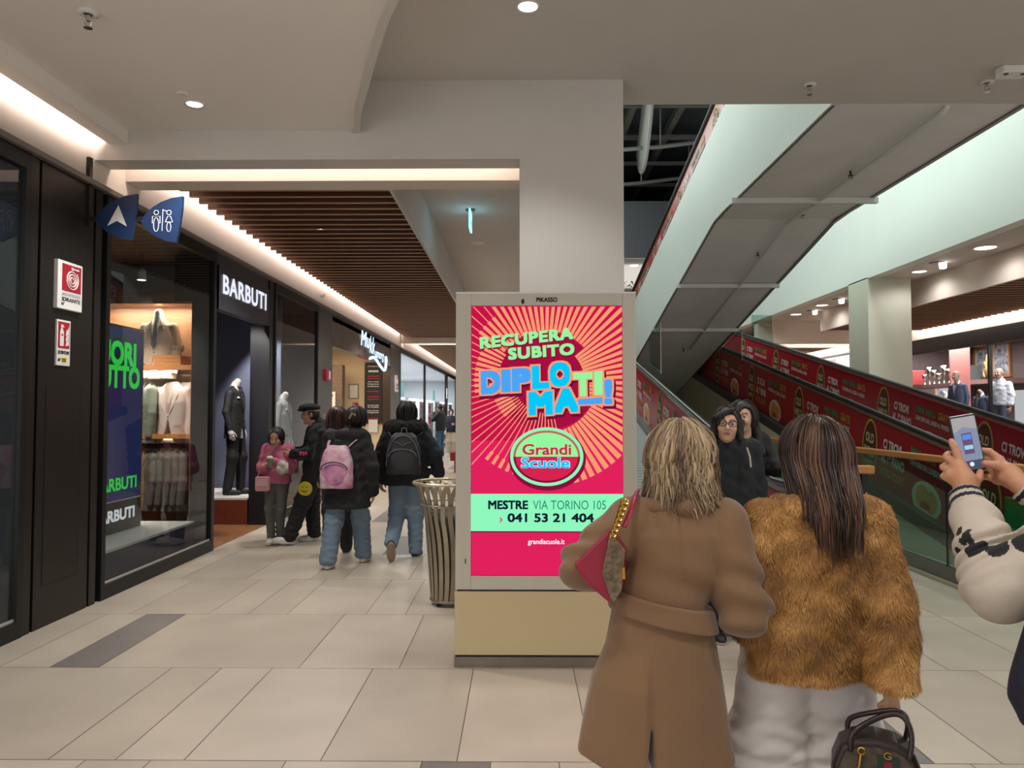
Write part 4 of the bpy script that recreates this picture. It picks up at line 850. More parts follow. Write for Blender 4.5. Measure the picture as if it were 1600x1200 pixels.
# ------------------------------------------------------------------ shop across the atrium on the right
struct('floor_right_shop', MB().box(10.06, 16, 10, 22, 0, 0.01), PARQ)
struct('wall_right_shop', MB().box(13.2, 13.3, 10, 22.2, 0, 3.6).box(10.1, 13.2, 22.1, 22.2, 0, 3.6).box(10.1, 13.2, 10, 10.1, 0, 3.6), mat('shop_plum', '#5f5152', 0.6))
struct('ceiling_right_shop', MB().box(10.06, 13.3, 10, 22.2, 3.4, 3.45), DKNAVY)
e = empty('window_7', (10.05, 10.5, 0), kind='structure')
m = MB(); m.box(-0.02, 0.05, 0, 11.6, 2.98, 3.34).box(-0.02, 0.05, 0, 11.6, 0, 0.15)
for y in (0, 2.9, 5.72, 11.5): m.box(-0.02, 0.05, y, y + 0.05, 0.15, 2.98)
m.build('frame', BLACKM, e, kind='structure'); MB().box(0.01, 0.02, 0, 11.6, 0.15, 2.98).build('pane', SHOPG, e, kind='structure')
for y in (13, 16.5, 20): lamp('right_shop_light', 'AREA', (11.2, y, 3.36), 300, (1.0, 0.9, 0.88), shape='RECTANGLE', size=1.2, size_y=2.5)
for i, (x, y) in enumerate([(10.6, 15.3), (10.6, 16.2), (10.6, 17.1), (11.4, 18.2), (11.6, 19.4), (10.6, 18.6), (10.6, 14.4)]):
    e = empty('downlight', (x, y, 3.398), 'small downlight in the dark ceiling of the right-hand shop', 'light', 'right shop downlights'); MB().lathe([(0, -0.02), (0.07, -0.02), (0.085, 0)], n=16).build('lens', LED, e)
for i in range(9):
    y = 14.2 + 0.62 * i; e = empty('track_spotlight', (10.35, y, 3.05), 'black track spotlight along the top of the right-hand shop window', 'light', 'right shop track spots')
    MB().lathe([(0, 0), (0.06, 0), (0.06, 0.16), (0, 0.18)], n=12).build('can', mat('track_grey', '#77757a', 0.4), e); MB().tube([(0, 0, 0.17), (0, 0, 0.35)], 0.012, 6).build('stem', BLACKM, e)
def framed(y, z, w, h, label, x=13.19):
    e = empty('framed_picture', (x, y, z), label, 'picture', 'framed photos in the right shop')
    m = MB(); t = 0.06
    m.box(-0.05, 0, -w/2, w/2, 0, t).box(-0.05, 0, -w/2, w/2, h - t, h).box(-0.05, 0, -w/2, -w/2 + t, t, h - t).box(-0.05, 0, w/2 - t, w/2, t, h - t)
    m.build('frame', mat('frame_oak', '#b0783c', 0.4), e); MB().box(-0.02, -0.01, -w/2 + t, w/2 - t, t, h - t).build('picture', mat('photo_grey', '#4a5266', 0.5, col2='#dfe2ea', vs=7), e)
    m = MB()
    for q in (-1, 1): m.box(-0.03, -0.02, q * (w/2 - t) - 0.04, q * (w/2 - t) + 0.04, t, h - t)
    m.build('mount', WHITE, e)
framed(21.6, 2.44, 0.72, 0.92, 'left of the two oak-framed photos high in the right-hand shop')
framed(20.75, 2.48, 0.80, 0.98, 'right of the two oak-framed photos high in the right-hand shop')
framed(21.7, 1.35, 0.80, 1.0, 'oak-framed photo low behind the column edge in the right-hand shop', x=12.1)
SHELFP = mat('shelf_plum', '#7b5a58', 0.5)
e = empty('display_shelf', (12.6, 17.6, 2.28), 'plum wall shelf under the framed photos in the right-hand shop', 'shelf'); MB().box(-0.3, 0.6, 1.8, 4.4, 0, 0.12).build('board', SHELFP, e)
e = empty('display_shelf', (11.3, 19.9, 2.18), 'plum shelf holding silver cups in the right-hand shop', 'shelf'); MB().box(-0.2, 0.3, -0.3, 2.0, 0, 0.10).build('board', SHELFP, e); MB().box(-0.2, 0.3, -0.36, -0.3, -1.9, 1.2).build('upright', mat('upright_rose', '#a86a64', 0.5), e)
for k in range(7):
    y = 19.72 + 0.24 * k; e = empty('silver_cup', (11.3, y, 2.282), 'silver trophy cup in the row on the right-hand shop shelf', 'cup', 'silver cups on the shelf')
    h = 0.28 + 0.10 * (k % 3); MB().lathe([(0.05, 0), (0.05, 0.02), (0.015, 0.05), (0.015, h * 0.45), (0.06, h * 0.6), (0.085, h), (0.075, h), (0.05, h * 0.65)], n=14).build('cup', CHROME, e, smooth=True)
    m = MB()
    for s in (-1, 1): m.tube([(0, s * 0.065, h * 0.6), (0, s * 0.12, h * 0.75), (0, s * 0.085, h * 0.95)], 0.008, 5)
    m.build('handle', CHROME, e)
e = empty('storage_case', (12.4, 20.9, 2.40), 'grey trunk on the plum shelf beside the framed photos', 'trunk'); MB().box(-0.1, 0.3, 0, 0.5, 0, 0.42).build('body', mat('trunk_grey', '#6d7474', 0.5), e, bevel=0.02); MB().box(-0.11, -0.1, 0.5, 0.72, 0, 0.40).build('side', mat('frame_oak', '#b0783c', 0.4), e)
e = empty('red_case', (11.25, 21.42, 2.282), 'red case at the left end of the cup shelf', 'case'); MB().box(-0.15, 0.2, 0, 0.35, 0, 0.42).build('body', mat('case_red', '#9a3a3a', 0.5), e, bevel=0.02)
e = empty('wicker_horse', (12.2, 19.9, 2.40), 'woven wicker ornament in front of the right framed photo', 'ornament'); m = MB()
for a in range(8): m.tube([(0.25 * math.cos(t) * 0.6, 0.32 * math.cos(t), 0.24 + 0.20 * math.sin(t) * math.cos(a * PI / 8)) for t in [2 * PI * i / 18 for i in range(19)]], 0.015, 5)
m.tube([(0, -0.1, 0.35), (0, -0.15, 0.62)], 0.05, 6).build('weave', mat('wicker', '#c79a5a', 0.6), e)
e = empty('lit_niche', (13.1, 18.2, 0.0), 'bright white niche with an orange picture behind the mannequins', 'niche'); MB().box(-0.02, 0.06, -0.2, 1.9, 0.4, 2.1).build('back', emis('niche_white', '#efe9ec', 0.9), e); MB().box(-0.06, -0.02, 0.3, 1.4, 1.45, 2.05).build('picture', mat('orange_pic', '#c4703c', 0.5), e)
e = empty('display_table', (10.7, 13.9, 0), 'dark display table with a wire basket at the right edge of the shop window', 'table'); MB().box(-0.3, 0.4, -0.5, 1.4, 1.2, 1.3).build('top', BLACKM, e); MB().box(-0.2, 0.3, -0.4, 1.3, 0, 1.2).build('base', BLACKM, e); m = MB()
for i in range(7): m.tube([(-0.28, -0.45 + 0.3 * i, 1.3), (-0.28, -0.45 + 0.3 * i, 1.52)], 0.008, 5)
m.tube([(-0.28, -0.45, 1.52), (-0.28, 1.35, 1.52)], 0.01, 5).build('wire_rim', CHROME, e)
MB().box(10.4, 11.4, 15.6, 19.4, 0.0, 0.72).build('window_plinth', SHELFP, label='plum plinth under the mannequins in the right-hand shop window', cat='plinth')
# far right corridor shelves, lit
e = empty('lit_shelving', (9.9, 24, 0), 'brightly lit white shelving far away left of the mint column', 'shelving'); m = MB()
for z in (0.3, 0.9, 1.5, 2.1, 2.7): m.box(-0.3, 0.1, 0, 8, z, z + 0.04)
for y in (0, 2, 4, 6, 7.96): m.box(-0.3, 0.1, y, y + 0.04, 0, 3.0)
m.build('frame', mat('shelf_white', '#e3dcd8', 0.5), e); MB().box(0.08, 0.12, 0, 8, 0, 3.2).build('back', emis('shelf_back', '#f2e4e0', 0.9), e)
# planting on the upper floor
LEAF = mat('leaf_dark', '#2c4327', 0.6, var=0.3, vs=8)
e = empty('planter', (4.75, 31.5, 4.305), 'leafy planter on the far upper floor beyond the column edge', 'planter'); MB().box(-1.6, 1.6, -0.4, 0.4, 0, 0.7).build('trough', MAHOG, e); m = MB()
for i in range(420):
    x, y, z = rng.uniform(-1.6, 1.6), rng.uniform(-0.4, 0.4), 0.7 + rng.random() ** 0.8 * 2.0; a = rng.random() * 6.28; L_ = rng.uniform(0.12, 0.25); d = Vector((math.cos(a) * L_, math.sin(a) * L_, rng.uniform(-0.05, 0.12))); w = Vector((-math.sin(a), math.cos(a), 0)) * L_ * 0.25; p = Vector((x, y, z))
    m.add([p, p + d * 0.5 + w, p + d, p + d * 0.5 - w], [(0, 1, 2, 3)])
m.build('foliage', LEAF, e)
# ------------------------------------------------------------------ soft-body modelling: distance fields meshed with surface nets
def V3(p): return np.asarray(p, dtype=np.float32)
def ln(P): return np.sqrt((P * P).sum(1))
def smin(a, b, k):
    h = np.clip(0.5 + 0.5 * (b - a) / k, 0, 1); return b + (a - b) * h - k * h * (1 - h)
def smax(a, b, k): return -smin(-a, -b, k)
def cap(P, a, b, ra, rb, sq=None):
    """tapered capsule; sq scales the space about a (flattening)"""
    a, b = V3(a), V3(b)
    if sq is not None: q = V3(sq); Q = (P - a) * q; bb = (b - a) * q
    else: Q = P - a; bb = b - a
    t = np.clip(Q @ bb / max(float(bb @ bb), 1e-9), 0, 1); return ln(Q - t[:, None] * bb) - (ra + (rb - ra) * t)
def chain(P, pts, rs, k=0.03):
    d = None
    for i in range(len(pts) - 1):
        e = cap(P, pts[i], pts[i+1], rs[i], rs[i+1]); d = e if d is None else smin(d, e, k)
    return d
def ell(P, c, r):
    c, r = V3(c), V3(r); q = (P - c) / r; k0 = ln(q); k1 = ln(q / r); return k0 * (k0 - 1.0) / np.maximum(k1, 1e-6)
def loft(P, rows, fold=None, pw=2.0):
    """stack of ellipses (z, cx, cy, rx, ry); fold(theta, z) scales the radius"""
    A = np.array(sorted(rows), dtype=np.float32); z = P[:, 2]
    zz = np.clip(z, A[0, 0], A[-1, 0]); c = [np.interp(zz, A[:, 0], A[:, i]) for i in range(1, 5)]
    dx, dy = (P[:, 0] - c[0]), (P[:, 1] - c[1]); th = np.arctan2(dy / c[3], dx / c[2])
    r = (np.abs(dx / c[2]) ** pw + np.abs(dy / c[3]) ** pw) ** (1 / pw)
    s = 1.0 if fold is None else 1.0 + fold(th, z)
    d = (r / s - 1.0) * np.minimum(c[2], c[3]); dz = np.maximum(A[0, 0] - z, z - A[-1, 0])
    return np.where(dz > 0, np.sqrt(np.maximum(d, 0) ** 2 + dz ** 2), np.maximum(d, dz))
def wob(P, f, s=0.0):
    x, y, z = P[:, 0] * f + s, P[:, 1] * f + 1.7 * s, P[:, 2] * f + 0.6 * s
    return (np.sin(x + 1.3 * np.sin(z * 0.9 + y)) + np.sin(y * 1.1 + 1.2 * np.sin(x * 1.2 - z)) + np.sin(z * 1.3 + 1.1 * np.sin(y * 1.4 + x))) / 3
def snet(f, lo, hi, h):
    """surface-nets mesh of f = 0 inside the box lo..hi on a grid of step h (coarse blocks first)"""
    lo, hi = V3(lo), V3(hi); B = 8
    nb = np.maximum(np.ceil((hi - lo) / (h * B)).astype(int), 1); n = nb * B
    gc = np.stack(np.meshgrid(*[np.arange(k) for k in nb], indexing='ij'), -1).reshape(-1, 3)
    ctr = (lo + (gc + 0.5) * B * h - 0.5 * h).astype(np.float32); dc = f(ctr)
    Vv = np.repeat(np.repeat(np.repeat(dc.reshape(nb), B, 0), B, 1), B, 2).astype(np.float32)
    act = np.abs(dc) < B * h * 1.35
    loc = np.stack(np.meshgrid(*[np.arange(B)] * 3, indexing='ij'), -1).reshape(-1, 3)
    idx = gc[act]
    for s in range(0, len(idx), 400):
        q = idx[s:s+400]; ii = (q[:, None, :] * B + loc[None]).reshape(-1, 3)
        Vv[ii[:, 0], ii[:, 1], ii[:, 2]] = f((lo + ii * h).astype(np.float32))
    Vv[0] = np.maximum(Vv[0], 1e-4); Vv[-1] = np.maximum(Vv[-1], 1e-4); Vv[:, 0] = np.maximum(Vv[:, 0], 1e-4); Vv[:, -1] = np.maximum(Vv[:, -1], 1e-4); Vv[:, :, 0] = np.maximum(Vv[:, :, 0], 1e-4); Vv[:, :, -1] = np.maximum(Vv[:, :, -1], 1e-4)
    ins = Vv < 0; cid = np.full(tuple(n - 1), -1, np.int64)
    cor = [(i, j, k) for i in (0, 1) for j in (0, 1) for k in (0, 1)]
    sl = lambda a, c: a[c[0]:n[0]-1+c[0], c[1]:n[1]-1+c[1], c[2]:n[2]-1+c[2]]
    cnt = sum(sl(ins, c).astype(np.int8) for c in cor); cells = np.argwhere((cnt > 0) & (cnt < 8))
    cid[cells[:, 0], cells[:, 1], cells[:, 2]] = np.arange(len(cells))
    acc = np.zeros((len(cells), 3)); num = np.zeros(len(cells))
    cv = [Vv[cells[:, 0]+c[0], cells[:, 1]+c[1], cells[:, 2]+c[2]] for c in cor]
    for a in range(8):
        for b in range(a + 1, 8):
            if sum(abs(cor[a][i] - cor[b][i]) for i in range(3)) != 1: continue
            m = (cv[a] < 0) != (cv[b] < 0); t = cv[a] / np.where(m, cv[a] - cv[b], 1)
            p = np.array(cor[a]) + t[:, None] * (np.array(cor[b]) - np.array(cor[a])); acc[m] += p[m]; num[m] += 1
    vs = lo + (cells + acc / num[:, None]) * h; fs = []
    for ax in range(3):
        o1, o2 = (ax + 1) % 3, (ax + 2) % 3
        s0 = [slice(1, n[i] - 1) for i in range(3)]; s0[ax] = slice(0, n[ax] - 1); s1 = list(s0); s1[ax] = slice(1, n[ax])
        a, b = ins[tuple(s0)], ins[tuple(s1)]; e = np.argwhere(a != b); sg = a[a != b]
        off = np.array([0 if i == ax else 1 for i in range(3)]); e = e + off
        def c_(d1, d2):
            q = e.copy(); q[:, o1] -= d1; q[:, o2] -= d2; return cid[q[:, 0], q[:, 1], q[:, 2]]
        F = np.stack([c_(1, 1), c_(0, 1), c_(0, 0), c_(1, 0)], 1); F[~sg] = F[~sg][:, ::-1]; fs.append(F)
    return vs.astype(np.float32), np.concatenate(fs)
def to_mesh(name, parts, mats, parent=None, mi=None, smooth=True, **k):
    """join (verts, quads) pairs into one object; mi(centres) -> material index per face"""
    vs, fs, o = [], [], 0
    for v, f in parts: vs.append(v); fs.append(f + o); o += len(v)
    vs = np.concatenate(vs); fs = np.concatenate(fs); me = bpy.data.meshes.new(name)
    me.vertices.add(len(vs)); me.vertices.foreach_set('co', vs.astype(np.float32).ravel())
    n = fs.shape[1]; me.loops.add(fs.size); me.loops.foreach_set('vertex_index', fs.astype(np.int32).ravel())
    me.polygons.add(len(fs)); me.polygons.foreach_set('loop_start', np.arange(0, fs.size, n, dtype=np.int32))
    for m in (mats if isinstance(mats, (list, tuple)) else [mats]): me.materials.append(m)
    if mi is not None: me.polygons.foreach_set('material_index', mi(vs[fs].mean(1)).astype(np.int32))
    if smooth: me.polygons.foreach_set('use_smooth', np.ones(len(fs), bool))
    me.update(calc_edges=True); me.validate()
    ob = bpy.data.objects.new(name, me); COL.objects.link(ob); ob.parent = parent
    return tag(ob, k.get('label'), k.get('cat'), k.get('group'), k.get('kind'))
def rotm(yaw=0, pitch=0, roll=0):
    return np.array(Matrix.Rotation(R(yaw), 3, 'Z') @ Matrix.Rotation(R(pitch), 3, 'X') @ Matrix.Rotation(R(roll), 3, 'Y'), dtype=np.float32)
# ---- head, hands
def head_f(P, c, M, s=1.0, face=True):
    Q = ((P - V3(c)) @ M) / s
    d = smin(ell(Q, (0, -0.014, 0.03), (0.073, 0.094, 0.086)), ell(Q, (0, 0.020, -0.035), (0.056, 0.068, 0.076)), 0.03)
    d = smin(d, ell(Q, (0, 0.066, -0.092), (0.022, 0.018, 0.018)), 0.03)
    for sx in (-1, 1):
        d = smin(d, ell(Q, (sx * 0.078, -0.012, -0.008), (0.010, 0.018, 0.031)), 0.008)
        d = smin(d, ell(Q, (sx * 0.036, 0.062, -0.028), (0.022, 0.020, 0.022)), 0.025)
        if face: d = smax(d, -ell(Q, (sx * 0.031, 0.096, 0.006), (0.020, 0.020, 0.012)), 0.012)
    if face:
        d = smin(d, cap(Q, (0, 0.084, 0.010), (0, 0.104, -0.028), 0.008, 0.0125), 0.010)
        for sx in (-1, 1):
            d = smin(d, ell(Q, (sx * 0.011, 0.094, -0.033), (0.008, 0.009, 0.007)), 0.006); d = smin(d, ell(Q, (sx * 0.031, 0.0735, 0.006), (0.0145, 0.012, 0.0105)), 0.002)
            d = smin(d, cap(Q, (sx * 0.014, 0.086, 0.026), (sx * 0.045, 0.074, 0.026), 0.006, 0.005), 0.012)
        d = smin(d, cap(Q, (-0.018, 0.078, -0.057), (0.018, 0.078, -0.057), 0.0085, 0.0085), 0.008); d = smin(d, cap(Q, (-0.014, 0.077, -0.068), (0.014, 0.077, -0.068), 0.009, 0.009), 0.008)
        d = smax(d, -cap(Q, (-0.020, 0.089, -0.0625), (0.020, 0.089, -0.0625), 0.002, 0.002), 0.004)
    d = smin(d, cap(Q, (0, -0.018, -0.05), (0, -0.030, -0.15), 0.054, 0.055), 0.03)
    return d * s
def head_mi(c, M, s=1.0):
    def g(C):
        Q = ((C - V3(c)) @ M) / s; x, y, z = np.abs(Q[:, 0]), Q[:, 1], Q[:, 2]; r = np.zeros(len(C))
        r[(x < 0.021 - 0.6 * np.abs(z + 0.062)) & (np.abs(z + 0.062) < 0.0095) & (y > 0.074)] = 1
        ey = ((x - 0.031) / 0.0145) ** 2 + ((z - 0.005) / 0.0048) ** 2 < 1; r[ey & (y > 0.06)] = 2
        r[((x - 0.031) ** 2 + ((z - 0.0055) * 1.3) ** 2 < 0.0070 ** 2) & (y > 0.06)] = 3
        r[(np.abs(z - 0.029 - 0.004 * np.cos((x - 0.03) * 80)) < 0.0038) & (x > 0.013) & (x < 0.05) & (y > 0.05)] = 3
        return r
    return g
SKINS = {}
def skin(nm, col): return [mat('skin_' + nm, col, 0.5, var=0.05, vs=18), mat('lips_' + nm, '#945a50', 0.45), mat('eye_white', '#b9b2aa', 0.3), mat('eye_dark', '#1d130e', 0.3)]
def finger(P, pts, r0=0.0085, r1=0.0065):
    return chain(P, pts, [r0 + (r1 - r0) * i / (len(pts) - 1) for i in range(len(pts))], 0.004)
def hand_f(P, w, M, curl=0.35, side=1, s=1.0, thumb_in=0.0):
    """right hand (side=1) at wrist w; local frame M: x = y cross z, y along the fingers, z = back of the hand"""
    Q = ((P - V3(w)) @ M) / s; Q = Q * V3((-side, 1, 1))
    d = smin(cap(Q, (0.012, 0.025, 0), (0.024, 0.082, 0), 0.017, 0.0135), cap(Q, (-0.010, 0.022, 0), (-0.026, 0.074, 0), 0.017, 0.0125), 0.02)
    d = smin(d, cap(Q, (0, 0.03, 0), (0, 0.08, 0.002), 0.017, 0.0135), 0.015); d = smin(d, cap(Q, (0, -0.05, 0), (0, 0.025, 0), 0.026, 0.024, (1, 1, 1.3)), 0.015)
    for k, (bx, by, L_) in enumerate([(0.028, 0.088, 0.070), (0.009, 0.093, 0.079), (-0.010, 0.089, 0.073), (-0.028, 0.080, 0.056)]):
        p = np.array([bx, by, 0.0]); pts = [tuple(p)]; a = 0.0; ax = (k - 1.2) * -0.05
        for j, fr in enumerate((0.45, 0.31, 0.24)):
            a += curl * (0.9, 1.1, 0.7)[j] * (1 + 0.08 * k); p = p + L_ * fr * np.array([math.sin(ax), math.cos(a), -math.sin(a)]); pts.append(tuple(p))
        d = smin(d, finger(Q, pts), 0.006)
    d = smin(d, finger(Q, [(0.020, 0.020, -0.006), (0.045 - 0.02 * thumb_in, 0.045, -0.018 - 0.01 * thumb_in), (0.055 - 0.03 * thumb_in, 0.075, -0.028 - 0.012 * thumb_in), (0.058 - 0.04 * thumb_in, 0.098, -0.034 - 0.012 * thumb_in)], 0.013, 0.008), 0.010)
    return d * s
def frame(ydir, zdir):
    y = Vector(ydir).normalized(); z = Vector(zdir); z = (z - y * z.dot(y)).normalized(); x = y.cross(z); return np.array([x, y, z], dtype=np.float32).T
def shoe_parts(name, ank, yaw, pitch, mats, parent, s=1.0, h=0.006):
    """shoe with a sole; ank = ankle joint, sole 0.085 below it, toe towards local +y turned by yaw/pitch"""
    M = rotm(yaw, pitch)
    def f(P):
        Q = ((P - V3(ank)) @ M) / s
        d = smin(ell(Q, (0, 0.105, -0.055), (0.046, 0.088, 0.040)), ell(Q, (0, 0.0, -0.045), (0.040, 0.065, 0.055)), 0.04)
        d = smin(d, cap(Q, (0, -0.005, -0.03), (0, -0.01, 0.015), 0.043, 0.040), 0.02); d = smin(d, ell(Q, (0, 0.06, -0.078), (0.046, 0.125, 0.018)), 0.012)
        return smax(d, -0.084 - Q[:, 2], 0.006) * s
    c = V3(ank); v, q = snet(f, c - 0.24, c + 0.24, h)
    def mi(C):
        Q = ((C - c) @ M) / s; return (Q[:, 2] < -0.066).astype(int)
    return to_mesh(name, [(v, q)], mats, parent, mi)
def ribbons(name, curves, widths, mats, parent, tone=None, flat=0.25):
    """hair locks: each curve (k,3) swept as a flattened strip with a ridge"""
    vs, fs, tn, o = [], [], [], 0
    for ci, (c, w) in enumerate(zip(curves, widths)):
        k = len(c); t = np.gradient(c, axis=0); t /= np.maximum(np.linalg.norm(t, axis=1, keepdims=True), 1e-6)
        ref = np.array([math.cos(ci * 1.7), math.sin(ci * 1.7), 0.15]); a = np.cross(t, ref); a /= np.maximum(np.linalg.norm(a, axis=1, keepdims=True), 1e-6); b = np.cross(t, a)
        prof = w * np.minimum(1, np.linspace(0.6, 1.6, k)) * np.clip(np.linspace(2.6, 0.12, k), 0, 1); prof = prof[:, None]
        ring = np.stack([c + a * prof, c + b * prof * flat, c - a * prof, c - b * prof * flat], 1).reshape(-1, 3)
        vs.append(ring)
        for i in range(k - 1):
            for j in range(4): fs.append((o + i*4 + j, o + i*4 + (j+1) % 4, o + (i+1)*4 + (j+1) % 4, o + (i+1)*4 + j))
        o += 4 * k; tn += [tone[ci] if tone is not None else 0.5] * (4 * k)
    ob = to_mesh(name, [(np.concatenate(vs), np.array(fs))], mats, parent)
    at = ob.data.attributes.new('tone', 'FLOAT', 'POINT'); at.data.foreach_set('value', np.array(tn, dtype=np.float32)); return ob
# ---- one clothed figure
def person(loc, yaw, label, J, tone='light', skincol='#b98a70', head_rot=(0, 0, 0), hs=1.0, res=0.012, face=True, hands=('L', 'R'), hcurl=0.5, group=None, hand_frames=None, name='person', cat='person', headless=False, mono=None, bs=1.0):
    """body mesh with joints J (local metres, facing +y): hd nk chL chR... returns the body object"""
    sk_ = [mono] * 4 if mono else skin(tone, skincol); M = rotm(*head_rot); hc = J['hd']
    parts = []
    def body(P):
        d = loft(P, [(J['pv'][2] - 0.06, J['pv'][0], J['pv'][1], 0.12 * bs, 0.085 * bs), (J['pv'][2] + 0.08, J['pv'][0], J['pv'][1], 0.115 * bs, 0.08 * bs), (J['ch'][2] - 0.12, J['ch'][0], J['ch'][1], 0.11 * bs, 0.08 * bs), (J['ch'][2], J['ch'][0], J['ch'][1], 0.13 * bs, 0.09 * bs), (J['nk'][2] - 0.03, J['nk'][0], J['nk'][1], 0.08, 0.06)])
        for s in 'LR':
            d = smin(d, chain(P, [J['sh' + s], J['el' + s], J['wr' + s]], [0.045 * bs, 0.036 * bs, 0.026 * bs]), 0.05); d = smin(d, chain(P, [J['hp' + s], J['kn' + s], J['an' + s]], [0.075 * bs, 0.05 * bs, 0.032 * bs]), 0.05)
        if headless: d = smin(d, cap(P, J['nk'], (hc[0], hc[1] - 0.01, hc[2] - 0.09), 0.055, 0.05), 0.02)
        return smin(d, cap(P, J['ch'], J['nk'], 0.08, 0.05), 0.05)
    allp = np.array([J[k] for k in J]); lo, hi = allp.min(0) - 0.2, allp.max(0) + 0.2
    parts.append(snet(body, lo, hi, res))
    if not headless: parts.append(snet(lambda P: head_f(P, hc, M, hs, face), V3(hc) - 0.2 * hs, V3(hc) + 0.2 * hs, min(res, 0.0042)))
    for s in hands:
        w = V3(J['wr' + s])
        if hand_frames and s in hand_frames: Mh = hand_frames[s]
        else:
            dr = w - V3(J['el' + s]); dr = dr / np.linalg.norm(dr); Mh = frame(dr, (1 if s == 'R' else -1, 0.2, 0))
        parts.append(snet(lambda P: hand_f(P, w, Mh, hcurl, 1 if s == 'R' else -1, 0.95 * hs), w - 0.22, w + 0.22, min(res, 0.0055)))
    ob = to_mesh(name, parts, sk_, None, None if headless else head_mi(hc, M, hs), label=label, cat=cat, group=group)
    ob.location = loc; ob.rotation_euler = (0, 0, R(yaw)); return ob
def joints(h=1.66, **o):
    s = h / 1.66
    b = dict(hd=(0, 0.03, 1.545), nk=(0, -0.02, 1.41), ch=(0, -0.015, 1.24), pv=(0, 0, 0.93), shL=(-0.165, -0.02, 1.355), shR=(0.165, -0.02, 1.355), elL=(-0.215, -0.04, 1.09), elR=(0.215, -0.04, 1.09), wrL=(-0.225, 0.03, 0.86), wrR=(0.225, 0.03, 0.86),
             hpL=(-0.085, 0, 0.90), hpR=(0.085, 0, 0.90), knL=(-0.095, 0.02, 0.49), knR=(0.095, 0.02, 0.49), anL=(-0.10, -0.02, 0.085), anR=(0.10, -0.02, 0.085))
    b = {k: tuple(x * s for x in v) for k, v in b.items()}; b.update(o); return b
def trousers(J, m, parent, r=(0.105, 0.078, 0.065), flare=0.0, res=0.012, fold=0.006, name='trousers', zcut=0.04, top=0.06, pel=(0.155, 0.115)):
    def f(P):
        d = None
        for s in 'LR':
            e = chain(P, [J['hp' + s], J['kn' + s], J['an' + s]], [r[0], r[1], r[2] + flare], 0.05); d = e if d is None else smin(d, e, 0.025)
        pv = J['pv']; d = smin(d, ell(P, (pv[0], pv[1] - 0.005, pv[2] - 0.02), (pel[0], pel[1], 0.13)), 0.05)
        kz = np.exp(-((P[:, 2] - J['knL'][2]) / 0.12) ** 2) + np.exp(-((P[:, 2] - 0.14) / 0.12) ** 2) + 0.35
        d = d + fold * kz * wob(P * V3((1, 1, 2.2)), 34, r[0] * 50)
        d = smax(d, P[:, 2] - (pv[2] + top), 0.01); d = smax(d, zcut - P[:, 2], 0.006); return d
    a = np.array([J[k] for k in ('pv', 'hpL', 'hpR', 'knL', 'knR', 'anL', 'anR')]); v = snet(f, a.min(0) - 0.22, a.max(0) + 0.22, res)
    return to_mesh(name, [v], m, parent)
def jacket(J, m, parent, hem, rx=(0.19, 0.20, 0.21), ry=(0.125, 0.13, 0.145), slv=(0.075, 0.066, 0.055), res=0.012, fold=0.006, name='jacket', collar=0.07, cuff=0.0, hood=None, seam=None, boxy=2.3):
    """torso loft from hem to collar with sleeves; rx/ry at chest, waist, hem"""
    ch, pv, nk = J['ch'], J['pv'], J['nk']
    zs_ = [hem, (hem + ch[2]) / 2, ch[2]]
    cxs = [np.interp(z, [pv[2], ch[2]], [pv[0], ch[0]]) for z in zs_]; cys = [np.interp(z, [pv[2], ch[2]], [pv[1], ch[1]]) for z in zs_]
    rows = [(zs_[0], cxs[0], cys[0], rx[2], ry[2]), (zs_[1], cxs[1], cys[1], rx[1], ry[1]), (zs_[2], cxs[2], cys[2], rx[0], ry[0]), ((J['shL'][2] + J['shR'][2]) / 2 + 0.01, (ch[0] + nk[0]) / 2, nk[1], rx[0] * 0.80, ry[0] * 0.85), (nk[2] + 0.03, nk[0], nk[1] + 0.005, collar + 0.005, collar)]
    def f(P):
        d = loft(P, rows, pw=boxy)
        for s in 'LR':
            e = chain(P, [J['sh' + s], J['el' + s], tuple(V3(J['wr' + s]) * 0.96 + V3(J['el' + s]) * 0.04)], [slv[0], slv[1], slv[2]], 0.03); d = smin(d, e, 0.035)
            if cuff:
                dr = V3(J['wr' + s]) - V3(J['el' + s]); t = (P - V3(J['wr' + s])) @ (dr / np.linalg.norm(dr)); d = np.where(t > -0.0, np.maximum(d, t), d)
        d = smin(d, cap(P, nk, (nk[0], nk[1] + 0.01, nk[2] + 0.045), collar, collar * 0.95), 0.02)
        if hood: d = smin(d, ell(P, (nk[0], nk[1] - hood[1], nk[2] + hood[2]), hood[3:]), 0.03)
        d = d + fold * wob(P * V3((1, 1, 1.8)), 26, rx[0] * 40) + fold * 0.6 * wob(P, 55, 3.0)
        if seam: 
            for z in seam: d = d + 0.006 * np.exp(-((P[:, 2] - z) / 0.008) ** 2)
        return smax(d, hem - P[:, 2], 0.012)
    a = np.array([J[k] for k in ('nk', 'shL', 'shR', 'elL', 'elR', 'wrL', 'wrR', 'pv')]); lo = a.min(0) - 0.22; hi = a.max(0) + 0.22; lo[2] = min(lo[2], hem - 0.05); 
    return to_mesh(name, [snet(f, lo, hi, res)], m, parent)
def soft(name, f, lo, hi, h, m, parent=None, mi=None, **k): return to_mesh(name, [snet(f, lo, hi, h)], m, parent, mi, **k)
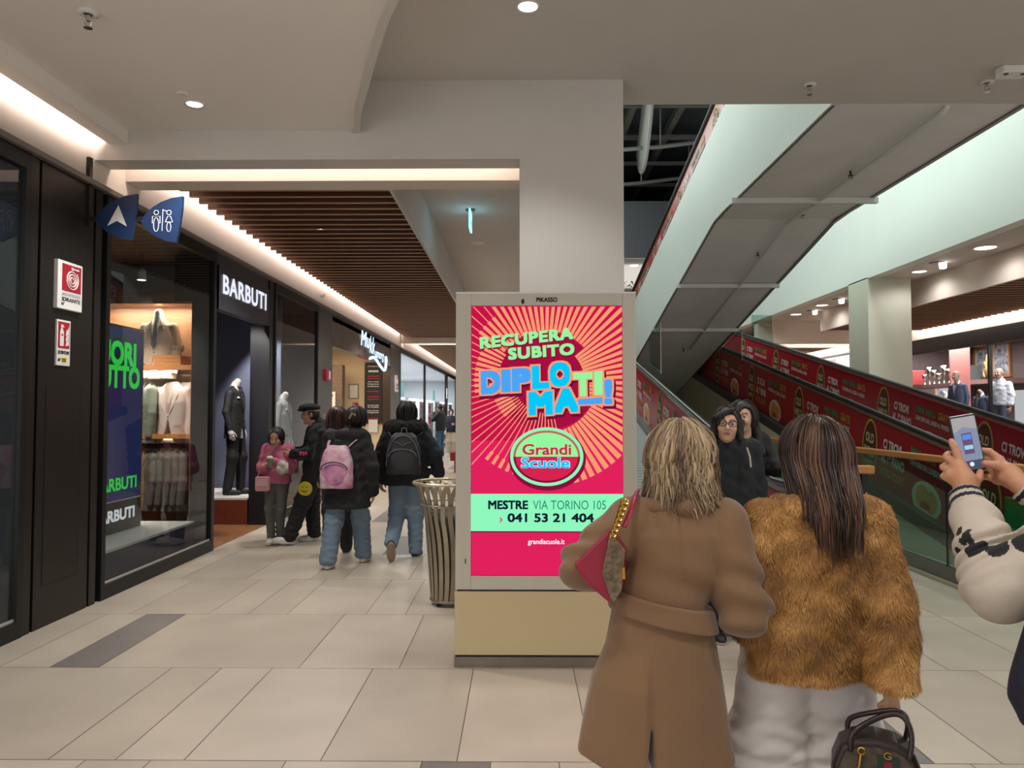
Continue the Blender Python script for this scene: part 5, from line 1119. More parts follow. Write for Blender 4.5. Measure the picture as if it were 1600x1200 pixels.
# ------------------------------------------------------------------ people
PRNG = np.random.RandomState(11)
CAMEL = mat('camel_wool', '#74563a', 0.85, var=0.06, vs=5, bump=0.12, bs=160, sheen=0.25)
PANTW = mat('white_trousers', '#c4bebb', 0.7, var=0.03, vs=3, bump=0.05, bs=30)
SNEAK = [mat('sneaker_white', '#cfcac2', 0.5), mat('sneaker_sole', '#d6d2c8', 0.5)]
BLKSHOE = [mat('shoe_black', '#17161a', 0.5), mat('sole_white', '#cfcac0', 0.5)]
BLONDE = mat('hair_blonde', '#8a6f50', 0.45, attr=['#4d3b29', '#745d45', '#9f8667', '#bda684'])
BRUN = mat('hair_brunette', '#33221a', 0.4, attr=['#1c120e', '#2e1e17', '#4a3125', '#6b4a36'])
HBLK = mat('hair_black', '#17110f', 0.55, attr=['#0d0a0a', '#191210', '#251b17']); HAUB = mat('hair_auburn', '#3a1a14', 0.4, attr=['#1f0f0c', '#3a1a14', '#56281d'])
def locks(name, c, r, zend, n, m, parent, face=58, wave=0.006, wl=0.10, w=0.006, jitter=0.05, flick=0.0, seed=3, yaw=0, part=0.0, k=15, pull=0.0, tpow=1.0, push=0.0):
    g = np.random.RandomState(seed); c = np.array(c); cs, ws, ts = [], [], []
    for i in range(n):
        th = R(90 + face + g.rand() * (360 - 2 * face) + yaw); ph = 0.06 + 0.75 * g.rand() ** 0.8
        ze = zend + jitter * g.randn() * 0.6; eq = R(100); t = np.linspace(0, 1, k); p0 = g.rand() * 6.28; ro = 1.0 + 0.05 * g.randn() * 0.6
        pts = []; zeq = c[2] + r[2] * math.cos(eq); L1 = r[2] * (eq - ph); L2 = max(zeq - ze, 0.01); tot = L1 + L2
        for q in t:
            s_ = q * tot
            if s_ < L1:
                a = ph + (eq - ph) * s_ / L1; rad = math.sin(a); z = c[2] + r[2] * math.cos(a) * ro; dn = 0
            else:
                dn = (s_ - L1) / max(L2, 1e-3); rad = math.sin(eq) * (1 - pull * dn) + flick * dn ** 3; z = zeq - (s_ - L1)
            wv = wave * min(1, s_ / L1) * math.sin(s_ / wl * 6.28 + p0); tg = wave * min(1, s_ / L1) * math.cos(s_ / wl * 5.1 + p0)
            rr_ = ro * rad; pts.append((c[0] + part + (r[0] * rr_ + wv) * math.cos(th) - tg * math.sin(th), c[1] + (r[1] * rr_ + wv) * math.sin(th) + tg * math.cos(th) - push * min(1.0, 1.6 * dn), z))
        cs.append(np.array(pts)); ws.append(w * (0.6 + 0.8 * g.rand())); ts.append(float(np.clip(0.5 + 0.28 * math.sin(th * 5 + 1.0) + 0.22 * g.randn(), 0, 1)) ** tpow)
    return ribbons(name, cs, ws, m, parent, ts)
def cap_hair(name, c, r, m, parent, low=None, face=(0.075, 0.055, 0.09), fy=0.095, fz=-0.03, h=0.007, extra=None):
    c = V3(c)
    def f(P):
        d = ell(P, c, r)
        if low: d = smin(d, ell(P, c + V3(low[:3]), low[3:]), 0.04)
        d = smax(d, -ell(P, c + V3((0, fy, fz)), face), 0.012)
        if extra: d = extra(P, d)
        return d + 0.0025 * np.sin(np.arctan2(P[:, 1] - c[1], P[:, 0] - c[0]) * 26 + 2 * np.sin(P[:, 2] * 14))
    o = soft(name, f, c - V3((0.26, 0.26, 0.42)), c + V3((0.26, 0.26, 0.2)), h, m, parent)
    at = o.data.attributes.new('tone', 'FLOAT', 'POINT'); n = len(o.data.vertices); at.data.foreach_set('value', np.full(n, 0.3, np.float32)); return o

# ---- woman in the belted camel coat (foreground, back view)
J = joints(1.5, hd=(0.068, 0.045, 1.392), nk=(0.05, -0.01, 1.255), ch=(0.03, -0.01, 1.08), pv=(-0.02, 0, 0.80), shL=(-0.105, -0.02, 1.195), shR=(0.185, -0.02, 1.185), elL=(-0.255, -0.06, 1.055), wrL=(-0.13, 0.13, 1.03), elR=(0.235, -0.06, 0.925), wrR=(0.36, 0.10, 0.90),
           hpL=(-0.09, 0.01, 0.78), hpR=(0.05, 0.01, 0.78), knL=(-0.11, 0.04, 0.43), knR=(0.09, -0.03, 0.43), anL=(-0.12, 0.08, 0.085), anR=(0.12, -0.10, 0.10))
p = person((0.46, 2.45, 0), 0, 'person seen from behind in a belted camel wool coat with wavy blonde hair', J, 'fair', '#c09478', (-8, 0, 4), 0.94, res=0.009)
trousers(J, PANTW, p, (0.075, 0.072, 0.08), 0.01, 0.010, 0.008, pel=(0.13, 0.095))
for s, yw, pt in (('L', 4, 0), ('R', -6, -16)): shoe_parts('shoe', J['an' + s], yw, pt, SNEAK, p, 0.95)
crow = [(0.43, -0.022, 0.01, 0.240, 0.19), (0.59, -0.018, 0.008, 0.214, 0.17), (0.80, -0.010, 0.0, 0.176, 0.145), (0.93, -0.010, -0.005, 0.150, 0.118), (1.06, 0.026, -0.01, 0.162, 0.120), (1.15, 0.038, -0.012, 0.158, 0.112), (1.21, 0.042, -0.015, 0.125, 0.09), (1.275, 0.05, -0.008, 0.068, 0.064)]
def cfold(th, z): return 0.035 * np.clip((0.92 - z) / 0.45, 0, 1) * np.sin(5 * th + 2.2 + 2 * z) + 0.012 * np.clip((0.9 - z) / 0.45, 0, 1) * np.sin(11 * th + 1)
def coat(P):
    d = loft(P, crow, cfold, 2.2); x, y, z = P[:, 0], P[:, 1], P[:, 2]
    back = (y < 0.02).astype(np.float32)
    xv = -0.085 + 0.05 * (z - 0.45); g_ = np.clip((0.80 - z) / 0.1, 0, 1) * back
    d = d - 0.018 * g_ * (1 / (1 + np.exp((x - xv) / 0.004)))                       # vent flap laid over the other half
    d = d + 0.005 * back * np.exp(-((x - 0.035) / 0.006) ** 2) * np.clip((z - 0.95) / 0.05, 0, 1)   # centre-back seam
    for s, ra in (('L', (0.078, 0.075, 0.066)), ('R', (0.082, 0.078, 0.064))):
        e = chain(P, [J['sh' + s], J['el' + s], J['wr' + s]], ra, 0.035)
        dl = ln(P - V3(J['el' + s])); e = e + 0.013 * np.exp(-(dl / 0.13) ** 2) * np.sin((P @ V3((20, 30, 62))) + 3 * wob(P, 12)) + 0.004 * wob(P, 22, 4)
        d = smin(d, e, 0.013)
    d = d + 0.006 * wob(P * V3((1, 1, 0.5)), 14, 1.0) + 0.005 * np.clip((z - 0.90) / 0.1, 0, 1) * np.exp(-((z - 1.0) / 0.09) ** 2) * np.sin(P @ V3((24, 10, 46)) + 2 * wob(P, 9, 3))
    d = smax(d, -np.maximum(np.abs(x - xv - 0.012) - 0.016 * np.clip((0.62 - z) / 0.17, 0, 1), y - 0.02), 0.003)
    hem = 0.445 - 0.05 * np.clip((-x - 0.13) / 0.1, -1, 0) * 0 + 0.03 * np.clip((-0.14 - x) / 0.12, 0, 1)
    return smax(d, hem - z, 0.01)
soft('coat', coat, (-0.42, -0.34, 0.40), (0.48, 0.34, 1.32), 0.0065, CAMEL, p)
def zb(P): return 0.915 - 0.22 * (P[:, 0] + 0.01)
def belt(P):
    d = loft(P, [(z, cx, cy, rx + 0.015, ry + 0.016) for z, cx, cy, rx, ry in crow], None, 2.2); return smax(d, np.abs(P[:, 2] - zb(P)) - 0.034, 0.003)
soft('belt', belt, (-0.3, -0.25, 0.80), (0.3, 0.25, 1.03), 0.005, CAMEL, p)
def lapel(P):
    d = smin(cap(P, (-0.07, -0.03, 1.235), (0.06, -0.085, 1.245), 0.028, 0.030), cap(P, (0.06, -0.085, 1.245), (0.17, -0.03, 1.23), 0.030, 0.026), 0.02)
    d = smin(d, cap(P, (-0.07, -0.03, 1.235), (-0.06, 0.08, 1.21), 0.028, 0.03), 0.02); d = smin(d, cap(P, (0.17, -0.03, 1.23), (0.13, 0.08, 1.21), 0.026, 0.03), 0.02); return d
soft('collar', lapel, (-0.16, -0.2, 1.14), (0.28, 0.2, 1.32), 0.006, CAMEL, p)
cap_hair('hair', (0.066, 0.028, 1.396), (0.100, 0.112, 0.112), BLONDE, p, (0.006, -0.03, -0.10, 0.098, 0.085, 0.09), (0.075, 0.06, 0.09), 0.105, -0.04)
locks('hair_locks', (0.066, 0.026, 1.398), (0.104, 0.116, 0.116), 1.245, 900, BLONDE, p, 55, 0.010, 0.13, 0.0062, 0.03, 0.22, 5, 0, 0.0)
# her crimson shoulder bag
e = empty('shoulder_bag', (0.245, 2.36, 1.03), 'small crimson leather shoulder bag with a gold chain strap under the camel-coat arm', 'handbag')
CRIM = mat('crimson_leather', '#8c1a35', 0.35, bump=0.04, bs=120); BEIGE = mat('canvas_beige', '#7d6a52', 0.6, col2='#4d3d2c', vs=60); GOLDM = mat('gold_metal', '#c9a04c', 0.25, metal=1.0)
m = MB(); m.prism([(-0.085, -0.075, 0.05), (0.02, -0.10, 0.16), (0.065, -0.095, 0.10), (0.055, -0.085, -0.02), (0.03, -0.075, -0.07), (-0.055, -0.06, 0.0)], (0.03, 0.12, -0.01)); m.build('body', CRIM, e, bevel=0.008)
m = MB(); m.prism([(0.022, -0.108, 0.155), (0.068, -0.10, 0.10), (0.058, -0.09, -0.02), (0.032, -0.08, -0.068), (0.0, -0.09, 0.03)], (0.0, -0.006, 0)); m.build('canvas_side', BEIGE, e, bevel=0.003)
m = MB().tube([(0.03, -0.105, 0.15), (0.045, -0.11, 0.20), (0.06, -0.10, 0.25)], 0.004, 6)
for i in range(14):
    t = i / 13; c_ = Vector((0.03, -0.112, 0.14)).lerp(Vector((0.068, -0.122, 0.245)), t); m.tube([c_ + Vector((0.007 * math.cos(a), 0.003 * (i % 2) * math.sin(a), 0.007 * math.sin(a))) for a in [2*PI*j/8 for j in range(9)]], 0.0022, 5)
m.build('chain', GOLDM, e)
st = smooth_line([(0.062, -0.118, 0.17), (0.085, -0.095, 0.215), (0.108, -0.03, 0.25), (0.128, 0.05, 0.258), (0.126, 0.12, 0.22), (0.10, 0.20, 0.13), (0.07, 0.18, 0.0)], 4); MB().tube(st, 0.011, 6, flat=0.4).build('strap', CRIM, e, smooth=True)
MB().tube([(0.06, -0.125, 0.02), (0.058, -0.128, 0.055)], 0.006, 6).build('clasp', GOLDM, e)

# ---- woman in the tawny fur jacket (foreground, back view)
J = joints(1.52, hd=(0.02, 0.045, 1.402), nk=(0.0, -0.005, 1.265), ch=(-0.005, -0.01, 1.08), pv=(-0.03, 0, 0.82), shL=(-0.155, -0.02, 1.185), shR=(0.165, -0.02, 1.18), elL=(-0.205, -0.05, 0.88), wrL=(-0.09, 0.17, 0.86), elR=(0.20, -0.09, 0.96), wrR=(0.165, -0.165, 0.712),
           hpL=(-0.11, 0.02, 0.80), hpR=(0.05, 0.02, 0.80), knL=(-0.135, 0.06, 0.44), knR=(0.10, 0.02, 0.44), anL=(-0.145, 0.08, 0.085), anR=(0.14, -0.08, 0.10))
FUR = mat('fur_base', '#7a5229', 0.9, col2='#a07440', vs=7); FURS = mat('fur_strands', '#a06d38', 0.7, attr=['#623f1f', '#906330', '#b88646', '#d2a668'])
p = person((0.96, 2.5, 0), 0, 'person seen from behind in a tawny fur jacket and white trousers and long brown hair', J, 'fair', '#c09478', (0, 0, 0), 0.94, res=0.009, hcurl=1.25, hand_frames={'R': frame((0.05, 0.0, -1), (0.55, -0.85, 0))})
trousers(J, PANTW, p, (0.115, 0.125, 0.135), 0.02, 0.009, 0.012, top=-0.02, pel=(0.14, 0.105))
for s, yw, pt in (('L', 3, 0), ('R', -8, -18)): shoe_parts('shoe', J['an' + s], yw, pt, SNEAK, p, 0.95)
frow = [(0.70, -0.03, 0.0, 0.192, 0.150), (0.80, -0.02, 0.0, 0.202, 0.155), (0.93, -0.005, -0.005, 0.196, 0.150), (1.06, 0.0, -0.01, 0.192, 0.145), (1.15, 0.002, -0.012, 0.182, 0.125), (1.21, 0.003, -0.01, 0.14, 0.095), (1.265, 0.003, -0.005, 0.085, 0.075)]
def fur(P):
    d = loft(P, frow, None, 2.3)
    for s, ra in (('L', (0.078, 0.076, 0.070)), ('R', (0.080, 0.076, 0.082))):
        e = chain(P, [J['sh' + s], J['el' + s], J['wr' + s]], ra, 0.03)
        if s == 'R': e = smax(e, 0.705 - P[:, 2], 0.02)
        d = smin(d, e, 0.012)
    d = d + 0.010 * wob(P, 13, 2.0) + 0.006 * wob(P, 30, 5.0)
    return smax(d, 0.695 - P[:, 2], 0.02)
fv, ff = snet(fur, (-0.40, -0.34, 0.62), (0.44, 0.36, 1.33), 0.008)
fj = to_mesh('fur_jacket', [(fv, ff)], FUR, p)
def fcol(P):
    d = cap(P, (-0.09, 0.05, 1.23), (-0.075, -0.06, 1.235), 0.036, 0.036)
    for a, b in (((-0.075, -0.06, 1.235), (0.0, -0.10, 1.24)), ((0.0, -0.10, 1.24), (0.085, -0.06, 1.235)), ((0.085, -0.06, 1.235), (0.10, 0.05, 1.23))): d = smin(d, cap(P, a, b, 0.036, 0.036), 0.02)
    return d + 0.004 * wob(P, 40, 1.0)
cv_, cf_ = snet(fcol, (-0.18, -0.2, 1.14), (0.2, 0.14, 1.32), 0.007); to_mesh('fur_collar', [(cv_, cf_)], FUR, p)
def pelt(name, v, f, n, parent, L=0.02, w=0.0016, seed=1):
    """short tapering hairs rooted on a mesh, combed downwards and clumped by a slow noise"""
    g = np.random.RandomState(seed); a, b, c, d_ = (v[f[:, i]] for i in range(4)); nr = np.cross(c - a, d_ - b); ar = np.linalg.norm(nr, axis=1); nr /= np.maximum(ar[:, None], 1e-9)
    k = g.choice(len(f), n, p=ar / ar.sum()); u, t = g.rand(n, 1), g.rand(n, 1); o = (a[k] * (1-u) + b[k] * u) * (1-t) + (d_[k] * (1-u) + c[k] * u) * t; nn = nr[k]
    cl = np.stack([wob(o, 38, s) for s in (0, 3, 7)], 1) + 0.5 * np.stack([wob(o, 90, s) for s in (1, 5, 8)], 1)
    dr = nn * 0.55 + V3((0, 0, -0.95)) + 0.50 * cl + 0.22 * g.randn(n, 3); dr /= np.linalg.norm(dr, axis=1, keepdims=True); ll = L * (0.6 + 0.7 * g.rand(n, 1)); sd = np.cross(dr, nn + 0.01); sd /= np.maximum(np.linalg.norm(sd, axis=1, keepdims=True), 1e-6)
    m1 = o + dr * ll * 0.55; tip = o + dr * ll + V3((0, 0, -0.25)) * ll; V_ = np.stack([o - sd * w, o + sd * w, m1 + sd * w * 0.7, m1 - sd * w * 0.7, tip + sd * w * 0.15, tip - sd * w * 0.15], 1).reshape(-1, 3)
    i6 = np.arange(n)[:, None] * 6; F_ = np.concatenate([i6 + np.array([0, 1, 2, 3]), i6 + np.array([3, 2, 4, 5])]); ob = to_mesh(name, [(V_, F_)], FURS, parent)
    tn = np.clip(0.5 + 0.42 * wob(o, 19, 4.0) + 0.22 * wob(o, 55, 2.0) + 0.12 * g.randn(n), 0, 1).astype(np.float32); at = ob.data.attributes.new('tone', 'FLOAT', 'POINT'); at.data.foreach_set('value', np.repeat(tn, 6)); tag(ob, kind='stuff')
pelt('fur_pile', fv, ff, 110000, fj, 0.014, 0.0012, 1); pelt('fur_pile', cv_, cf_, 14000, fj, 0.012, 0.0012, 2)
cap_hair('hair', (0.018, 0.028, 1.408), (0.098, 0.112, 0.112), BRUN, p, (0.0, -0.04, -0.13, 0.092, 0.075, 0.12), (0.075, 0.06, 0.09), 0.105, -0.04)
locks('hair_locks', (0.018, 0.024, 1.410), (0.103, 0.117, 0.115), 1.19, 900, BRUN, p, 62, 0.003, 0.3, 0.0046, 0.05, 0.0, 8, 0, 0, 16, 0.10, 1.3, 0.075)
locks('hair_locks', (0.03, -0.01, 1.40), (0.092, 0.112, 0.115), 1.13, 300, BRUN, p, 110, 0.004, 0.3, 0.0048, 0.04, 0.0, 9, -6, 0, 18, 0.22, 0.8, 0.092)
# her satchel
e = empty('satchel', (1.05, 2.28, 0.386), 'dark domed satchel with a green-red stripe and gold charm held by the fur-jacket person', 'handbag', rz=R(-20))
e.scale = (0.92, 0.92, 1)
DKL = mat('satchel_leather', '#2a1d18', 0.35, bump=0.03, bs=100); CANV = mat('satchel_canvas', '#55483a', 0.6, col2='#2f2822', vs=34); SGR = mat('stripe_green', '#12301f', 0.6); SRD = mat('stripe_red', '#7c1228', 0.6)
prof_ = [(-0.125, 0.0), (-0.132, 0.05), (-0.128, 0.12), (-0.105, 0.175), (-0.06, 0.20), (0.0, 0.207), (0.06, 0.20), (0.105, 0.175), (0.128, 0.12), (0.132, 0.05), (0.125, 0.0)]
MB().prism([(x, -0.06, z) for x, z in prof_], (0, 0.12, 0)).build('body', DKL, e, bevel=0.012)
MB().prism([(x * 0.86, -0.0635, 0.02 + z * 0.80) for x, z in prof_], (0, 0.003, 0)).build('canvas_panel', CANV, e)
MB().box(-0.03 + 0.03, 0.03 + 0.03, -0.0665, -0.0635, 0.015, 0.165).build('stripe_band', SGR, e); MB().box(0.018, 0.042, -0.068, -0.0664, 0.015, 0.15).build('stripe_center', SRD, e)
m = MB(); m.tube([(0.03 + 0.011 * math.cos(a), -0.069, 0.168 + 0.009 * math.sin(a)) for a in [2*PI*i/14 + 0.5 for i in range(13)]], 0.0022, 5); m.tube([(0.03, -0.07, 0.166), (0.04, -0.07, 0.166)], 0.0022, 5); m.build('clasp_mark', GOLDM, e)
m = MB(); m.tube([(-0.045 + 0.010 * math.cos(a), -0.07, 0.172 + 0.010 * math.sin(a)) for a in [2*PI*i/10 for i in range(11)]], 0.0025, 5).tube([(-0.048, -0.07, 0.162), (-0.052, -0.072, 0.135), (-0.055, -0.07, 0.118)], 0.005, 6).tube([(-0.055, -0.07, 0.125), (-0.068, -0.07, 0.112)], 0.003, 5).tube([(-0.055, -0.07, 0.12), (-0.058, -0.07, 0.102)], 0.003, 5); m.build('gold_charm', GOLDM, e)
for y in (-0.062, 0.062): MB().tube(smooth_line([(-0.075, y, 0.165), (-0.07, y, 0.215), (0.0, y * 0.45, 0.255), (0.06, y * 0.22, 0.272), (0.09, y * 0.4, 0.258), (0.10, y * 0.75, 0.22), (0.09, y, 0.16)], 4), 0.0085, 6).build('handle', DKL, e, smooth=True)
m = MB(); m.tube([(x, -0.06, z) for x, z in prof_[1:-1]], 0.004, 6); m.build('piping', DKL, e)

# ---- person taking a photo at the right edge
J = joints(1.75, hd=(0.22, 0.07, 1.63), nk=(0.21, 0.0, 1.47), ch=(0.16, -0.01, 1.28), pv=(0.02, 0, 0.97), shL=(0.02, 0.05, 1.315), shR=(0.40, -0.01, 1.37), elL=(-0.182, 0.185, 1.133), wrL=(-0.142, 0.385, 1.325), elR=(0.30, 0.20, 1.12), wrR=(0.0, 0.375, 1.345), hpL=(-0.04, 0, 0.94), hpR=(0.14, 0, 0.94), knL=(-0.02, 0.02, 0.51), knR=(0.18, 0.02, 0.51), anL=(0.0, -0.02, 0.085), anR=(0.24, -0.02, 0.085))
p = person((1.3, 1.6, 0), 0, 'person at the right edge in a varsity jacket with pale sleeves holding up a phone', J, 'tan', '#b98364', (0, -5, 0), 1.0, res=0.010, hands=())
SK = skin('tan', '#b98364')
def handL(P):
    d = smin(cap(P, (-0.143, 0.372, 1.315), (-0.136, 0.398, 1.362), 0.027, 0.026), cap(P, (-0.136, 0.398, 1.362), (-0.138, 0.420, 1.395), 0.026, 0.020), 0.015)
    d = smin(d, cap(P, (-0.140, 0.400, 1.35), (-0.158, 0.420, 1.372), 0.020, 0.016), 0.012); d = smin(d, cap(P, (-0.130, 0.395, 1.345), (-0.112, 0.402, 1.352), 0.022, 0.016), 0.012)
    for pts, r0, r1 in (([(-0.132, 0.415, 1.398), (-0.139, 0.423, 1.432), (-0.1475, 0.432, 1.460)], 0.0115, 0.0085), ([(-0.143, 0.425, 1.402), (-0.154, 0.446, 1.418), (-0.142, 0.460, 1.424), (-0.115, 0.462, 1.424)], 0.0105, 0.008), ([(-0.153, 0.428, 1.380), (-0.161, 0.447, 1.390), (-0.147, 0.461, 1.394), (-0.118, 0.463, 1.394)], 0.0105, 0.008), ([(-0.160, 0.418, 1.358), (-0.166, 0.437, 1.366), (-0.152, 0.456, 1.370), (-0.126, 0.461, 1.370)], 0.0095, 0.0075), ([(-0.112, 0.400, 1.350), (-0.090, 0.413, 1.364), (-0.079, 0.4225, 1.380)], 0.0125, 0.009)):
        d = smin(d, finger(P, pts, r0, r1), 0.006)
    return d - 0.0008 * wob(P, 180, 2)
def handR(P):
    d = smin(cap(P, (0.004, 0.368, 1.338), (-0.010, 0.412, 1.372), 0.026, 0.027), cap(P, (-0.010, 0.412, 1.372), (-0.018, 0.438, 1.398), 0.027, 0.019), 0.015); d = smin(d, cap(P, (-0.010, 0.42, 1.366), (-0.018, 0.445, 1.360), 0.022, 0.016), 0.012)
    for pts, r0, r1 in (([(-0.016, 0.438, 1.412), (-0.034, 0.455, 1.432), (-0.062, 0.463, 1.436), (-0.085, 0.463, 1.436)], 0.0105, 0.008), ([(-0.018, 0.446, 1.396), (-0.034, 0.462, 1.412), (-0.062, 0.466, 1.412)], 0.0105, 0.008), ([(-0.020, 0.447, 1.375), (-0.032, 0.464, 1.388), (-0.060, 0.466, 1.388)], 0.010, 0.008), ([(-0.020, 0.447, 1.354), (-0.030, 0.462, 1.362), (-0.052, 0.465, 1.364)], 0.009, 0.0075), ([(-0.012, 0.402, 1.378), (-0.042, 0.408, 1.398), (-0.0655, 0.424, 1.402)], 0.0135, 0.0095)):
        d = smin(d, finger(P, pts, r0, r1), 0.006)
    return d - 0.0008 * wob(P, 180, 5)
me_o = p.data; hp = to_mesh('hands_tmp', [snet(handL, (-0.24, 0.30, 1.24), (0.0, 0.52, 1.52), 0.0034), snet(handR, (-0.14, 0.30, 1.26), (0.09, 0.52, 1.50), 0.0034)], SK)
bm = bmesh.new(); bm.from_mesh(p.data); bm.from_mesh(hp.data); bm.to_mesh(p.data); bm.free(); bpy.data.objects.remove(hp)
for q in p.data.polygons: q.use_smooth = True
nails = MB()
def nail(c, n, t, w=0.0055, l=0.008):
    c, n, t = Vector(c), Vector(n).normalized(), Vector(t).normalized(); s = n.cross(t); pts = [c + s * (w * math.cos(a)) + t * (l * math.sin(a)) + n * 0.0008 for a in [2*PI*i/12 for i in range(12)]]; nails.prism(pts, tuple(-n * 0.002))
nail((-0.1465, 0.4225, 1.456), (-0.3, -1, 0.2), (-0.25, 0.3, 0.9)); nail((-0.063, 0.4150, 1.4035), (0.1, -1, 0.35), (-0.9, 0.2, 0.15))
nails.build('nails', mat('nail', '#c79a86', 0.3), p)
NAVYJ = mat('jacket_navy', '#14172a', 0.8, bump=0.1, bs=120); SLV = mat('sleeve_cream', '#b9ad9e', 0.75, var=0.05, vs=9, bump=0.12, bs=70); BLKP = mat('patch_black', '#131316', 0.7)
def vj(P):
    d = loft(P, [(0.86, 0.01, 0, 0.245, 0.165), (0.92, 0.0, 0, 0.25, 0.17), (1.08, 0.03, 0, 0.245, 0.17), (1.25, 0.18, -0.01, 0.225, 0.155), (1.38, 0.21, -0.01, 0.18, 0.11), (1.48, 0.21, 0, 0.075, 0.07)], None, 2.4); d = smin(d, cap(P, (0.21, 0, 1.44), (0.21, 0.01, 1.51), 0.075, 0.07), 0.02)
    return d + 0.006 * wob(P, 22, 3) + 0.006 * wob(P * V3((1, 1, 2)), 11, 1)
soft('jacket', vj, (-0.32, -0.26, 0.80), (0.52, 0.26, 1.60), 0.010, NAVYJ, p)
def arm_mi(side):
    pats = [((-0.222, 0.204, 1.214), 0.027), ((-0.200, 0.166, 1.229), 0.027), ((-0.166, 0.118, 1.254), 0.030)]
    M_ = [(-0.225, 0.274, 1.197), (-0.216, 0.283, 1.248), (-0.226, 0.253, 1.223), (-0.216, 0.250, 1.251), (-0.218, 0.236, 1.224)]
    def g(C):
        r = np.zeros(len(C))
        if side == 'L':
            for c, rad in pats: r[ln(C - V3(c)) < rad] = 1
            for a, b in zip(M_, M_[1:]): r[cap(C, a, b, 0.0085, 0.0085) < 0] = 1
        return r
    return g
for s in 'LR':
    wr, el_, sh_ = V3(J['wr' + s]), V3(J['el' + s]), V3(J['sh' + s]); dr = (wr - el_) / np.linalg.norm(wr - el_); cf0 = wr - dr * 0.055
    def slv(P):
        d = chain(P, [tuple(sh_), tuple(el_), tuple(cf0)], [0.078, 0.076, 0.052], 0.03); t = (P - el_) @ dr
        d = d + 0.009 * np.clip(1 - np.abs(t - 0.10) / 0.16, 0, 1) * np.sin(t * 120 + 4 * wob(P, 20, 1)) + 0.004 * wob(P, 40, 2); return smax(d, t - float(np.linalg.norm(cf0 - el_)) - 0.004, 0.006)
    a = np.array([sh_, el_, wr]); soft('sleeve', slv, a.min(0) - 0.13, a.max(0) + 0.13, 0.004, [SLV, BLKP], p, arm_mi(s))
    def cf(P): t = (P - cf0) @ dr; return smax(cap(P, tuple(cf0 - dr * 0.01), tuple(wr + dr * 0.02), 0.045, 0.037), np.maximum(-t - 0.004, t - 0.058), 0.004)
    soft('cuff', cf, wr - 0.11, wr + 0.11, 0.004, [NAVYJ, SLV], p, lambda C: (np.floor(((C - cf0) @ dr + 0.004) / 0.0115).astype(int) % 2))
trousers(J, mat('trouser_dark', '#16171d', 0.8), p, (0.11, 0.085, 0.075), 0.0, 0.014)
for s in 'LR': shoe_parts('shoe', J['an' + s], 5 if s == 'R' else -5, 0, SNEAK, p, 1.05, 0.008)
cap_hair('hair', (0.22, 0.05, 1.645), (0.092, 0.11, 0.108), HBLK, p, None, (0.085, 0.07, 0.12), 0.09, -0.075, 0.009)
# the phone
e = empty('phone', (1.2, 2.045, 1.4545), 'black smartphone held upright, its screen showing the crimson kiosk', 'phone'); e.rotation_euler = (R(-2), R(-9.5), 0)
MB().box(-0.037, 0.037, -0.005, 0.006, -0.077, 0.077).build('case', mat('phone_case', '#141416', 0.4), e, bevel=0.006)
scn = MB().box(-0.032, 0.032, -0.0056, -0.0050, -0.070, 0.071).build('screen', emis('phone_screen', '#8e98b0', 0.9), e)
m = MB(); m.poly([(-0.032, -0.0058, 0.03), (-0.005, -0.0058, 0.045), (0.032, -0.0058, 0.035), (0.032, -0.0058, 0.071), (-0.032, -0.0058, 0.071)]); m.build('screen_ceiling', emis('ps_ceiling', '#b3aeb0', 0.9), scn)
MB().box(-0.013, 0.014, -0.0060, -0.0057, -0.028, 0.028).build('screen_kiosk', emis('ps_kiosk', '#7a5a8a', 0.8), scn); MB().box(-0.011, 0.012, -0.0062, -0.006, 0.010, 0.024).build('screen_headline', emis('ps_blue', '#5b8fe0', 1), scn); MB().box(-0.011, 0.012, -0.0062, -0.006, -0.016, -0.005).build('screen_band', emis('ps_mint', '#9fd6e6', 1), scn); MB().disc((0, -0.0061, -0.056), 0.006, 'y').build('shutter_button', emis('ps_white', '#e8ecf5', 1), scn); MB().box(-0.032, 0.032, -0.0059, -0.0056, -0.071, -0.046).build('screen_bar', emis('ps_bar', '#5c6278', 0.7), scn)

# ---- two women facing the camera by the walkway
GREENC = mat('coat_green_black', '#10181a', 0.85, bump=0.06, bs=90); BLKC = mat('coat_black', '#0f0f11', 0.8, bump=0.08, bs=80)
J = joints(1.575, hd=(0.02, 0.05, 1.445), nk=(0.0, 0.0, 1.352)); p = person((1.43, 5.2, 0), 180, 'person with dark bobbed hair and glasses in a long dark green coat facing the camera', J, 'pale', '#c39a82', (-14, 6, -4), 1.02, res=0.011, hcurl=0.5)
trousers(J, BLKC, p, res=0.016); jacket(J, GREENC, p, 0.45, (0.185, 0.19, 0.22), (0.125, 0.13, 0.16), collar=0.082)
for s in 'LR': shoe_parts('shoe', J['an' + s], 0, 0, BLKSHOE, p, 0.95, 0.009)
hc = V3(J['hd']); Mh = rotm(-14, 6, -4)
def wd(q): return tuple(hc + (V3(q) * 1.02) @ Mh.T)
def bob(P, d):
    d = smin(d, cap(P, wd((-0.088, -0.005, 0.03)), wd((-0.088, 0.02, -0.085)), 0.022, 0.018), 0.02); d = smin(d, cap(P, wd((0.088, -0.005, 0.03)), wd((0.090, 0.02, -0.095)), 0.022, 0.020), 0.02); return smin(d, cap(P, wd((-0.02, 0.07, 0.098)), wd((0.078, 0.055, 0.045)), 0.016, 0.018), 0.02)
cap_hair('hair', tuple(hc + V3((0.0, -0.018, 0.02))), (0.091, 0.108, 0.106), HBLK, p, (0, -0.03, -0.06, 0.088, 0.075, 0.09), (0.072, 0.06, 0.098), 0.112, -0.028, 0.006, bob)
